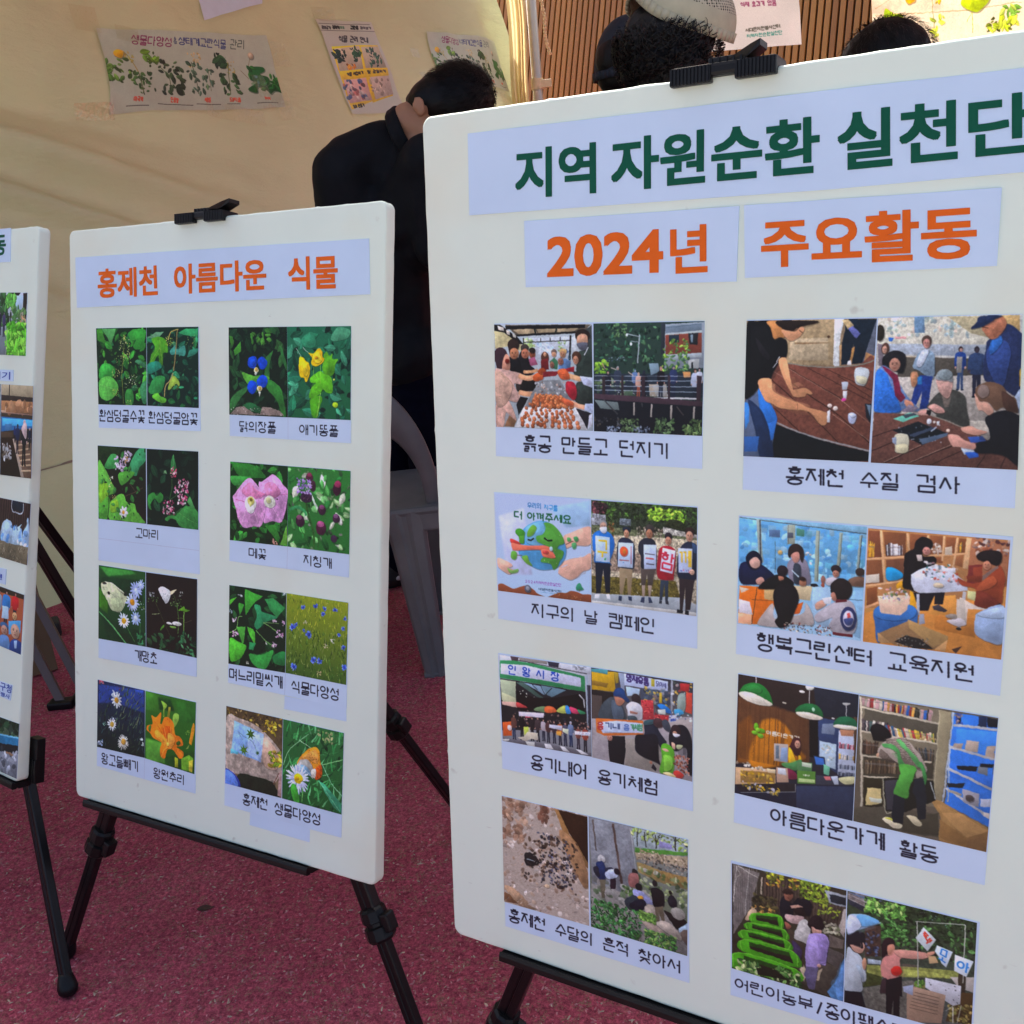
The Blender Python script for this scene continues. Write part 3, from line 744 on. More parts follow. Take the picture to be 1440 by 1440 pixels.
'persicaria':(1.0701,'''BG #0e2412 #0c1e10
LV 101 30 137 13 -38 986 1123 #14381a #1c4a22 #0f2a14
P #3aa030 285,24 478,70 599,83 428,209 300,384 279,185
P #2f9048 635,119 772,90 946,177 980,199 846,348 723,255
S #2a9058 445,220 550,222 586,298 742,320 846,348 640,438 520,546 450,500 500,374
P #4ab02c 8,270 147,147 7,202
P #3a9a30 166,238 195,396 271,240 183,223
P #4ab030 328,528 434,556 469,592 472,779 365,631
P #48a838 136,551 293,532 279,749 245,766
S #48b02c 15,727 174,748 315,798 213,972 37,1021
S #309a3c 369,899 579,886 785,794 753,918 651,1065 459,1035
S #1f7a3a 786,874 991,782 995,968 822,963
P #289050 367,738 489,737 438,837 368,832
K #80b860 11 14,646 136,577 169,426 239,404
K #80b860 11 606,442 727,481 867,545
K #80b860 9 486,563 662,689 801,739
K #80a860 8 623,440 882,423
SP 102 12 24 46 428 134 489 #e8c8e0 #f4e0f0
SP 103 16 26 67 620 164 694 #e8b8d8 #f4e0f0 #d090c0
SP 104 10 24 769 379 847 432 #e8c8e0 #f4e0f0
SP 105 10 24 933 381 984 441 #e0b0d8
SP 106 20 26 841 514 953 614 #e8b0d8 #f4e0f0 #c880b8
SP 107 12 23 766 686 835 766 #e8a8d8 #f0d0e8
SP 108 8 18 164 114 234 141 #e0ecf0
SP 109 6 15 645 702 680 729 #f0f0e0
SP 110 10 18 9 334 53 374 #b0d0d8
SP 111 10 15 328 996 363 1036 #e8e0d0
SP 112 6 24 943 3 985 36 #c8d8e8'''),
'cornflower':(1.0573,'''BG #8a9a20 #3a5a1c
BL 14
GR 121 260 72 9 -23 996 526 90 22 #9aa828 #7a9424 #b8b838 #5a8420 #6a7a28
GR 122 240 87 19 451 989 1125 90 30 #3f6a20 #2c4a18 #6a8a34 #8a9a50 #1f3a14
SP 123 90 9 31 -10 982 1097 #c8c880 #d8d8a0 #a8b060
SP 124 40 10 710 816 932 1048 #3a8a30 #2a7030
KF 281,151 49
KF 479,107 49
KF 632,126 49
KF 602,199 46
KF 795,120 49
KF 955,208 40
KF 106,433 66
KF 168,386 38
KF 378,493 66
KF 296,450 32
KF 931,340 40
KF 863,428 38
KF 941,586 52
KF 461,812 63
KF 562,814 63
KF 134,954 63
KF 959,836 58
SP 125 12 17 290 320 355 358 #d8d8c0 #c0c8a0
SP 126 14 17 723 498 794 555 #d8d8d0 #b0b8a0
SP 127 10 17 621 583 685 635 #d0c8b0
SP 128 12 17 525 947 598 999 #c8b088'''),
'daisy':(1.0076,'''BG #1c2c50 #13221c
BD #24408a 23,63 984,6 986,335 418,290 27,342
BL 9
GR 131 200 104 14 49 987 1066 60 60 #16281c #24402c #0e1a14 #345038 #2c4a50
GR 132 40 133 330 69 880 724 60 18 #506a48 #6a7a58 #3a5a44
BD #3058c0 789,13 967,9 949,50 807,48
SP 133 12 30 23 2 147 40 #d05060 #e8a8a8
SP 134 20 21 42 30 557 119 #5a3040 #28386a
FL 408,247 126 12 #dce8ec #c89828 47
SP 135 12 30 309 109 416 198 #c8dce8 #e0ecf0
FL 315,622 98 13 #e0ecf0 #d0b040 41
SP 136 6 27 296 513 438 538 #c0d0e8
FL 551,853 124 20 #e8ece0 #d09028 38
E #c89838 561,838 45 43
SP 137 14 33 9 889 124 976 #88a8d0 #b8c8e0
SP 138 10 38 918 718 979 830 #98b0a8 #c8d8d0
SP 139 8 18 111 599 191 674 #80c0a0'''),
'daylily':(1.0246,'''BG #2f7020 #1d5416
BD #3f8a28 5,-1 286,28 290,250 9,276
BD #16451a 252,46 506,40 593,195 289,225
BD #2a6c22 622,44 989,4 982,290 695,346
BD #5aa838 16,709 402,703 408,1004 21,1044
BD #1d4a18 406,903 994,695 987,1000 477,1038
BL 13
P #a8b428 608,857 675,866 678,1002 612,1005
P #6aa82c 741,851 885,769 965,799 955,1008 745,1011
P #c0b838 887,854 966,823 955,1008 891,1000
S #88b83c 321,96 373,99 441,136 392,207 394,305 360,312 366,187
P #a0a030 445,308 467,156 508,149 495,311
S #8ac048 561,262 610,216 676,240 662,328 590,428 548,424
P #d8901c 880,599 922,398 959,294 986,325 978,434 929,625
P #8aa848 818,698 896,608 866,687
SP 141 10 20 812 412 891 484 #80b040
S #f08018 126,343 205,354 257,319 316,258 326,318 310,421 345,414 394,318 495,311 572,370 591,464 617,533 700,540 767,612 752,664 638,701 771,745 765,833 691,856 573,765 455,791 407,928 320,910 309,799 333,705 176,675 104,614 32,577 49,510 154,464
S #d85c10 363,485 464,428 532,452 519,603 435,646 382,582
S #f8a030 226,538 365,585 470,688 438,783 350,689 210,643
S #fba23a 467,539 568,543 603,634 522,764 470,688
S #2a5a1c 636,640 685,605 718,622 687,666 645,669
S #3a7a24 75,518 120,496 103,588 71,570
L #ffb850 7 380,457 434,621 454,729
L #c84808 7 189,420 295,499 365,585
L #ffb850 7 515,430 535,575 504,718
K #ffb040 10 337,919 387,807 471,750
K #f89028 12 152,351 224,438 278,528
E #ffc850 470,700 26 31'''),
'mirror':(1.0795,'''BG #504028 #6a5a44
LV 151 70 46 15 -80 992 191 #6a5a24 #8a7a2c #40381c #a08a58 #504020
S #a89a8c 6,159 246,129 476,156 670,229 880,365 986,480 991,694 925,842 789,911 262,894 11,889
NZ .18 61
S #c8a890 672,323 882,419 954,567 888,715 679,675
P #8ab8f4 149,174 679,267 627,664 104,595
P #a8c8f8 426,260 679,267 627,664 362,573
P #60b8d0 95,569 238,597 221,634 87,639
LF 444,311 86 #2c5010
LF 326,552 83 #4a7a1c
LF 572,546 40 #2a5020
K #5a7a80 6 215,313 322,361 482,413 554,522
K #5a7a80 5 233,337 305,419
LV 152 20 52 651 76 875 238 #c0a028 #8a8020 #d8b838
LV 153 26 61 782 473 988 688 #b89c24 #6a8a20 #d8c040 #8a7a20
S #1c2418 244,898 491,875 823,890 894,957 965,1078 266,1086
S #24389a 2,877 101,885 210,946 274,1070 -3,1085
S #5a82d8 2,891 101,898 192,963 230,1072 6,1070
K #6a4030 12 974,725 908,819 858,924
P #b0908a 957,728 999,693 999,1071 930,1058'''),
'butterfly':(1.0797,'''BG #2a6a34 #1c5424
LV 161 20 132 13 -72 995 1116 #1f5a2c #2f7a3c
GR 162 130 205 14 -46 996 1156 50 60 #2f8a44 #1c5028 #4aa85a #164020 #60b070
SP 163 20 38 535 36 824 179 #8aa860 #b0a878 #609040
K #8ac890 10 13,616 110,395 307,224 436,120
K #a0d0a0 9 274,230 474,297
K #8acc80 10 675,482 993,352
K #80c090 12 659,472 828,701 993,824
P #3a9a70 600,696 715,738 989,931 993,1063 870,1011
K #70c890 9 616,706 968,1042
S #e09020 248,555 280,481 393,353 522,275 605,298 625,426 660,524 663,629 583,699 500,663 383,607
S #e8a048 280,495 410,389 540,311 591,380 577,488 445,462
SP 164 26 13 412 316 624 526 #8a5010 #703c10
S #a8a8a0 248,568 313,488 429,465 514,554 499,637 451,674 350,614
S #c85010 547,574 643,488 662,603 600,696 550,680
S #e0d8c8 498,584 563,570 550,680 484,667
SP 165 8 12 581 546 662 678 #201810
S #7aa8c8 215,588 348,548 449,594 484,667 351,667 217,668
K #c8d8e0 7 248,555 416,627 517,700
FL 269,752 212 24 #cdd8fb #e8c400 67
E #f0d000 277,734 73 51
E #c8a000 252,748 32 22
S #3aa030 154,857 221,843 291,977 277,1089 192,1053 156,952
K #70c060 12 355,855 343,1047'''),
'claytable':(0.9405,'''BG #b8c8d0 #8a98a0
P #c8c090 0,40 242,127 307,199 306,249 140,199 4,221
P #c0ccd8 308,127 793,107 789,358 353,363
SP 201 50 26 315 127 422 263 #8ab060 #b8d080 #c0d0c0
SP 202 30 23 454 163 616 248 #a8ccf0 #c8dcf0
SP 203 24 20 664 142 744 261 #90b870 #c0d8b0
P #5c5446 119,5 990,7 935,58 778,79 242,106
P #a89878 201,49 425,35 456,81 275,99
P #a89878 441,35 659,33 642,71 465,78
P #a89878 659,33 881,30 825,65 658,71
P #141414 118,12 936,7 935,38 126,45
P #141414 209,92 841,65 849,82 242,109
P #141414 -4,4 68,5 242,113 307,177 266,177 109,77 -1,55
P #d8d4c8 34,12 101,27 105,63 42,48
P #d8d4c8 126,48 168,63 167,99 134,88
P #d0d0c4 192,81 226,95 229,124 200,113
L #2a2c2c 11 308,120 307,199
L #202020 17 792,100 778,316
L #303434 8 315,163 784,145
L #303434 7 488,120 488,159
L #303434 7 585,117 585,156
L #303434 7 686,114 685,150
L #14201c 17 424,42 440,99
L #14201c 12 651,29 638,78
P #384040 935,52 1006,10 1003,218 941,197
P #c8d4dc 801,121 841,93 854,246 807,246
SP 204 16 23 678 219 774 401 #6a90c0 #3a5a70
E #8a4a30 396,270 32 36
E #201814 396,234 32 25
P #a85878 354,313 420,291 451,362 369,377
E #4a2c20 526,297 41 51
P #6a1c20 485,319 558,304 564,403 483,418
E #c09070 526,269 16 19
E #6a5a50 620,247 28 25
E #c09070 620,268 23 22
P #3a7050 574,332 623,296 662,331 653,402 581,389
E #d8b070 712,240 37 25
E #b08060 707,268 29 29
P #5a80b0 678,317 742,303 789,330 780,400 661,402
E #906050 597,360 24 29
E #906050 686,331 28 32
S #141418 281,242 346,284 369,362 418,405 368,462 268,464 237,364
E #34302c 319,213 44 36
E #a86a50 322,263 41 44
K #c8966c 28 302,428 368,427 451,411
S #101014 155,300 255,306 269,421 169,429
E #281c18 200,185 63 54
E #a87050 206,264 49 51
P #2a1c18 140,199 164,278 166,178
S #101010 243,493 432,511 415,583 365,598 233,601
E #35222a 62,286 73 80
S #35222a 3,279 64,214 122,250 154,321 77,394 26,402
S #c89078 113,271 155,293 157,408 93,430 78,365
E #6a1c14 133,332 23 22
S #c8a498 0,424 60,402 169,422 285,449 275,535 200,537 224,594 265,650 231,702 114,683 20,692
S #c8a090 12,700 139,690 219,853 194,869 111,799 83,930 7,937
S #c4a08c 0,424 118,466 183,566 113,712 11,729
K #a8806c 4 59,452 143,495 200,566
K #a8806c 4 30,649 131,675 222,702
P #7a5a40 144,827 219,875 193,934 92,930
K #d8a078 48 260,464 334,484 408,476
K #d8a078 46 257,615 332,627 398,626
P #101014 265,650 347,663 296,750 245,824 222,723
S #c85a2c 400,462 450,433 499,446 498,489 449,511 408,505
S #a84820 450,418 500,389 532,417 482,446
S #c0562c 398,612 447,603 471,631 438,654 401,640
P #7a8084 465,504 675,493 784,666 846,756 304,757 381,626
SP 205 60 20 414 516 738 672 #a0a8ac #585c60 #b8a090 #6a5048 #c8ccd0
P #7a2028 507,425 677,416 636,458 498,475
P #d0d4d8 296,750 831,721 945,934 201,933
CB 206 17 #a8603c #8a4a2c #b8704c 347,684 776,674 875,916 226,925
CB 207 17 #a85c38 #884828 #bc7448 414,626 673,634 815,729 379,741
S #2c3a34 861,260 917,232 1003,204 999,453 851,455
S #28322e 850,511 998,550 995,703 831,686
P #283430 804,414 999,446 998,495 858,497
P #a82030 717,401 820,372 820,421 740,422
S #981c2c 739,513 810,512 841,581 832,658 792,666 737,597
E #40281c 845,288 45 51
E #b88468 837,316 28 36
E #201814 907,100 73 55
S #c09478 856,114 903,86 954,107 949,183 863,176
S #555a68 855,169 949,162 948,211 909,232 870,211
K #d8dce8 9 964,204 924,273
K #d8a87c 46 764,456 827,470 874,483
P #b8c4e0 874,455 999,467 998,557 912,531
S #c85c34 653,416 725,394 764,435 771,484 691,486
K #b84c28 6 668,444 756,450
K #d8a080 43 784,695 854,721 925,733
P #b8c8e8 925,698 999,696 998,786 917,754
S #c45c38 688,669 736,661 807,694 799,722 728,717
P #181820 830,742 994,786 945,927
P #c0c8d8 963,801 994,779 993,891 945,927'''),
'deck':(0.939,'''BG #284038 #203430
LV 211 160 34 6 -3 609 412 #1c3428 #28503c #34604a #142620 #4a7450
SP 212 40 18 172 10 309 119 #5a8450 #6a9460
P #8a98a4 653,17 1004,3 1013,379 658,381
P #6c8090 661,32 975,16 976,72 662,88
L #4c6070 4 661,46 975,20
P #7c4034 662,102 977,92 980,253 664,266
P #20303c 692,106 783,104 784,167 693,167
P #202428 858,91 947,92 942,190 875,182
P #7890a0 881,105 903,105 904,168 886,168
P #b8c8c8 662,95 976,72 976,89 662,106
P #283038 622,3 660,4 656,266 625,266
P #a8b8c0 656,266 980,253 981,288 672,302
P #a8b0b0 862,309 959,302 961,379 871,380
P #181c20 893,330 908,330 909,379 894,380
LV 213 60 31 633 139 869 395 #7aa040 #90b84c #58803c #487040
LV 214 40 28 657 266 870 409 #4c7850 #608c50 #3c6448
SP 215 50 26 14 317 139 459 #80b830 #98cc40 #609830
SP 216 20 11 114 280 294 324 #98a8b8 #40586c
L #a8b8c0 11 429,99 414,338
L #a8b8c0 7 309,87 429,117
L #98a8b0 6 349,153 429,161
E #d8e4e8 313,99 12 12
E #d8e4e8 353,177 12 15
BD #202c38 5,430 991,421 996,620 4,611
P #48604c 278,576 408,559 408,611 278,621
P #a09888 519,513 675,511 692,619 527,616
P #9a9c98 550,520 659,511 692,612 583,614
P #7c98a8 517,338 603,338 612,410 534,440
SP 217 30 31 13 473 278 624 #607c50 #384c40 #889878
PN 134,399 264 #202028 #c0a090 #181c28 #20283c
PN 229,361 279 #9a9aa0 #b09080 #303c50 #28303c
PN 390,382 226 #405870 #9cacbc #5878a8 #303448
PN 423,411 234 #c0a898 #c8a898 #c8a090 #884838
PN 474,397 249 #20283c #282c38 #181c28 #181c24
PN 627,363 287 #a08070 #c09080 #14141c #242c3c
PN 738,355 279 #384860 #a89088 #28365c #1c2438
PN 927,379 279 #402828 #b09080 #a8b4cc #18202c
PN 964,372 249 #28242c #b09890 #b0b8c8 #202430
K #c09080 8 81,339 114,391
K #c0b0a8 8 163,376 213,391
K #b8a8a0 9 326,412 375,441
P #c89058 819,408 887,408 888,451 831,455
SP 218 14 12 88 586 958 645 #c8d0dc #b8b8b8
L #c8d0dc 3 5,449 962,443
L #98a8b8 6 5,490 955,482
L #98a8b8 6 4,535 957,532
L #98a8b8 6 4,573 957,574
P #c8ccd0 270,625 951,621 951,635 270,640
P #30282c 80,452 109,451 109,624 80,625
P #30282c 262,442 284,442 285,628 262,629
P #30242c 451,448 482,448 484,639 452,639
P #382c34 689,438 709,438 712,634 692,634
P #30242c 943,436 984,443 982,649 944,650
P #40303a 4,604 535,623 997,652 997,692 536,674 4,649
P #10141c 4,649 536,674 997,692 1003,944 2,949
P #687878 4,657 229,674 246,742 63,732
L #9c9890 15 384,674 381,783
L #9c9890 15 546,681 541,793
L #98948c 17 724,688 722,809
L #98948c 15 926,694 921,809
L #383c40 12 96,655 229,780
L #383c40 9 456,676 461,713
L #403c3c 9 770,698 833,769
LV 219 60 31 262 814 426 935 #405838 #58704c #30402c
LV 220 60 31 554 804 742 937 #405c38 #5c7850 #2c3c2c
LV 221 60 31 835 810 994 933 #48643c #647c4c #34482c
SP 222 40 17 121 888 254 941 #a8b8d0 #8090a8 #506070
SP 223 40 17 361 871 530 938 #a0b0c8 #607088 #405060
SP 224 30 20 3 806 262 882 #282c34 #4c4438 #585c64'''),
'earth':(0.957,'''BG #b4c8ec #a8c8e8
BD #9cc4e8 579,100 996,14 994,243 749,276
BD #c0ccf0 34,213 313,115 385,756 106,785
BL 10
S #dcae98 722,364 800,319 994,250 993,413 832,434 746,465
S #dcae98 664,696 700,612 796,563 916,537 997,498 996,631 915,671 863,724 794,763 724,746 672,719
L #c89484 3 734,673 795,635
L #c89484 3 769,701 830,647
L #c0d0f0 7 700,652 761,622
S #dcae98 8,627 92,644 157,671 166,696 118,717 183,727 144,773 97,769 32,734 5,703
S #4c9ad0 241,524 269,375 335,290 453,234 559,234 645,283 713,373 750,480 727,578 656,656 549,691 441,693 334,647 262,588
S #70b4dc 325,314 453,242 523,260 519,452 339,450
S #4c9838 524,245 611,254 697,335 730,419 677,447 659,480 720,499 710,555 683,590 656,648 611,681 586,631 497,623 479,608 516,573 622,563 606,492 519,452 448,426 440,378 503,357 540,299
S #6ab038 341,386 352,329 398,277 434,283 438,314 396,373
S #68a83c 280,586 336,573 353,620 388,666 333,655 289,618
S #3c9028 214,363 224,330 270,318 315,347 309,396 303,453 257,457 249,401
P #50a030 254,392 309,380 302,462 257,457
L #101c18 15 345,418 381,423 413,400
L #101c18 17 520,388 564,412 608,405
S #c83c34 161,424 248,450 256,474 164,465
S #e07058 169,464 256,474 393,474 519,460 589,478 606,509 517,516 446,506 208,535 172,513
S #e07058 491,502 571,496 623,531 631,570 534,571 499,558
S #c84040 509,509 562,512 552,537 508,533
E #a8d0d8 593,486 18 22
K #6a3830 6 216,579 281,578
K #6a3830 6 747,433 824,395
S #60a83c 156,581 171,546 217,550 220,600 196,626 159,613
S #4c9c58 761,369 791,367 799,397 764,400
S #3c8c50 825,364 859,350 876,376 850,401
S #4c9c60 807,420 850,409 849,456 819,466
S #70a850 113,717 164,737 230,714 220,748 145,764
SP 241 10 8 518 301 712 636 #d8e8b0
S #2c8860 845,830 862,796 888,785 905,815 922,837 887,853 853,853
L #6c4c38 6 883,842 883,866
S #88492c 2,897 46,879 102,895 177,916 253,887 327,870 400,904 435,933 516,957 543,958 615,921 669,898 739,894 792,868 861,872 913,887 998,885 997,961 516,957 5,956
SP 242 20 7 615 904 912 952 #d89838 #c8a070
SP 243 12 7 53 896 436 955 #b06838 #703820
E #505868 331,899 37 38
E #88909c 331,895 21 22
TX #3c7cb8 8 350,66 497,65 496,120 349,117 우리의
TX #3c90d0 8 527,75 667,79 666,129 526,122 지구를
TX #145c38 13 207,154 298,152 296,232 205,222 더
TX #145c38 13 348,157 806,163 805,237 346,229 아껴주세요
TX #8c50a8 4 303,815 693,810 692,839 302,841 2024지역자원순환실천단
TX #304c68 4 446,878 692,875 691,896 445,900 서대문자원봉사센터
L #5090b8 3 463,917 651,912'''),
'signs':(0.9573,'''BG #405030 #b0a890
P #2c3828 4,13 999,0 1001,249 3,227
LV 251 140 42 3 -5 996 156 #2c4020 #3c5c28 #1c2818 #48702c
LV 252 80 42 556 36 868 139 #78a830 #90c03c #588828
LV 253 40 50 12 24 145 106 #4c2c34 #60383c #2c2024
P #8c949c 3,120 140,126 140,216 3,227
P #606c74 275,145 387,144 387,205 275,206
P #b0a890 2,310 1001,280 1005,893 0,894
P #a4a49c 689,189 997,234 997,265 689,252
S #28301c 705,171 763,119 852,128 901,187 852,207
SP 254 90 18 438 207 689 295 #a89c8c #685c50 #c0b4a4 #483c34
SP 255 30 25 153 164 214 311 #6c4c2c #40542c
BD #8c7c6c 2,443 1002,460 1003,617 1,643
P #5c5424 1,701 806,663 856,840 0,860
NZ .35 13
SP 256 50 15 10 631 1000 850 #c8c8b0 #8c8454 #444018
P #98a4ac 0,868 855,808 1001,854 1002,965 0,961
P #c0c4c0 0,935 1001,925 1002,965 0,965
S #1f6cc4 11,326 56,281 118,268 171,280 214,325 223,423 179,542 188,582 37,581 29,474 11,450
P #101828 37,572 188,566 183,847 139,844 117,622 85,858 45,863
E #888c90 116,210 39 37
E #b89480 118,235 34 42
S #d0dcec 84,246 149,236 146,282 116,294 90,278
P #d8e0e8 36,873 81,867 76,910 27,915
P #d8e0e8 143,860 178,856 187,905 152,901
P #b8d4ec 41,322 181,326 181,558 40,560
TX #e0c830 17 56,363 162,362 161,527 55,525 구
P #40a068 126,530 146,520 145,542 126,544
S #20283c 266,353 318,316 387,334 421,404 404,601 275,606 249,486
P #8c7c60 275,598 404,601 387,840 357,843 344,648 309,840 279,844
E #1c2434 344,241 40 25
E #b8886c 342,281 25 38
P #b8d0ec 265,366 408,361 404,589 259,591
E #d8542c 318,444 39 45
E #c07830 323,443 13 22
P #a02c2c 275,524 370,523 370,528 275,531
L #a84048 7 387,391 387,554
P #38c 310,545 318,544 318,552 310,553
P #20304c 270,862 301,862 296,908 266,903
P #20304c 361,855 396,855 396,896 366,891
S #202430 464,352 514,307 590,308 623,370 616,579 489,584 481,480 455,425
P #4c4440 481,585 616,579 591,727 549,731 540,627 523,734 485,738
P #98887c 490,738 523,734 519,840 498,843
P #98887c 549,731 587,731 574,834 557,836
E #383434 566,214 42 38
E #a87458 561,263 30 42
P #b8ccec 506,364 627,357 624,574 511,586
P #585058 519,440 611,443 611,451 519,450
P #b04c48 527,479 603,480 603,493 527,491
P #4c4854 532,531 607,532 607,541 532,541
P #283450 490,848 519,844 515,898 477,894
P #283450 553,840 574,838 595,888 558,893
S #9c1c2c 657,390 706,358 772,364 805,416 789,609 773,658 641,649 640,480
P #283444 666,670 740,666 737,855 712,858 703,698 683,853 658,856
E #201c24 739,272 35 35
E #b08068 737,311 28 37
P #ccd4ec 686,376 805,393 777,602 661,586
TX #c03048 17 677,405 805,432 781,574 665,558 함
P #242a34 658,856 683,857 679,886 654,885
P #242a34 712,854 741,854 745,886 716,881
S #1c2438 853,356 909,304 965,307 1002,351 999,539 983,635 838,635 821,478
S #2c4468 957,308 1001,343 998,398 966,385
P #282024 838,635 979,636 941,909 897,915 895,708 872,926 848,921
E #281c1c 933,216 42 42
E #b88c74 931,255 32 47
P #b0c0e0 829,367 958,361 955,575 834,584
TX #d8b83c 15 837,393 950,379 951,528 838,528 께
E #d0a890 955,567 23 25
SP 257 12 10 838 550 943 574 #8078c0 #c85068 #3c68b8
P #14161c 823,916 880,925 872,950 819,949
P #14161c 897,915 929,919 929,962 893,951'''),
'market':(0.9055,'''BG #b8c0cc #70747c
P #c8d0dc 11,3 999,-7 997,71 7,67
SP 261 20 22 814 -7 948 40 #98a0a8 #707880
P #4c3c44 131,-5 229,-5 208,57 146,57
P #303040 542,-6 670,-3 661,46 558,43
P #888480 228,-1 542,-2 541,30 236,38
P #2f8a54 8,59 147,41 385,42 939,95 944,251 -1,239
P #ccd4ec 15,91 296,70 896,116 899,210 466,199 10,197
L #38343c 8 192,28 489,45 964,68
P #1c1c20 3,243 944,251 964,634 -15,790
P #a8b898 2,255 182,255 171,510 10,468
BD #c0c8a0 14,385 174,427 180,509 18,483
P #80a0b8 271,254 464,264 549,324 496,348 427,317
P #5c7c8c 464,256 586,255 741,265 583,360 531,343
L #202c30 6 359,254 427,309
L #202c30 6 464,264 505,339
L #202c30 8 586,263 478,383
P #405c54 182,263 271,250 495,381 425,383
P #100e10 187,344 407,393 600,365 893,275 933,445 187,558
SP 262 8 12 212 333 426 423 #e0e8d8
L #b8bcc0 12 876,285 926,334 933,412
P #8c9cac 947,86 972,82 989,630 955,635
P #30303c 962,178 1000,180 1006,627 972,632
P #d8b0a0 9,485 182,467 188,524 17,517
S #b84040 182,467 253,482 305,507 189,516
S #6c8c60 376,521 439,478 510,468 508,525
S #d06034 510,468 589,456 631,498 543,528 499,518
S #b8c860 631,498 676,443 737,426 744,498
S #2c80c8 728,427 762,426 787,491 735,499
S #c03c60 771,429 839,435 881,477 804,488
S #2c8054 856,440 941,459 924,478 881,481
P #c85828 8,702 118,676 111,829 10,846
E #d8c8c8 88,748 26 30
P #b0b090 252,714 324,711 329,819 248,815
SP 263 130 20 127 534 990 682 #201c20 #38282c #5c3c34 #2c3040 #a08078
PN 140,598 265 #4c3c34 #a07868 #5c3c34 #28344c
PN 231,584 273 #18181c #a08070 #141418 #18181c
PN 351,590 256 #2c2420 #b08878 #201c20 #18181c
PN 414,581 265 #403028 #b08878 #403438 #18181c
PN 479,595 232 #201c20 #c09888 #b0a8b0 #202434
PN 532,595 240 #201c20 #a88878 #4c3030 #242834
PN 598,593 240 #403438 #b89080 #3c3038 #202434
PN 663,591 248 #281c20 #b89080 #a85828 #1c2030
PN 720,591 248 #34282c #b89080 #484c60 #24283c
PN 781,573 265 #a8b0c0 #b0a0a0 #687ca0 #18284c
PN 861,609 240 #403038 #b08878 #704038 #2c2430
PN 934,598 265 #281c24 #b08878 #8c4034 #202028
P #b8cc50 252,714 307,705 304,781 258,797
P #d8d4e4 200,564 490,536 484,586 203,609
P #c85060 275,602 337,597 337,609 274,615
P #c8cce0 544,643 688,637 683,687 543,676
P #c8d4b8 692,661 757,659 751,717 691,694
P #d8a040 621,705 678,696 677,746 624,738
P #d8dce8 826,668 993,653 988,691 825,705
SP 264 12 8 843 667 980 691 #c85058 #5c70b0
P #5c5c64 0,864 119,862 621,854 1003,865 1002,906 -2,899
P #c0bca8 296,757 412,755 409,831 338,826 264,863 175,836 248,815
P #ccd0cc -1,881 82,868 63,892 -2,899
P #c8ccc8 264,863 373,854 371,905 299,908
P #c8ccd0 480,853 551,849 585,894 496,900
P #c8ccd0 657,848 709,848 769,896 690,893
P #c8ccd0 831,852 883,852 968,887 891,892
TX #1c44b4 13 104,95 672,103 670,187 100,185 인_왕_시_장'''),
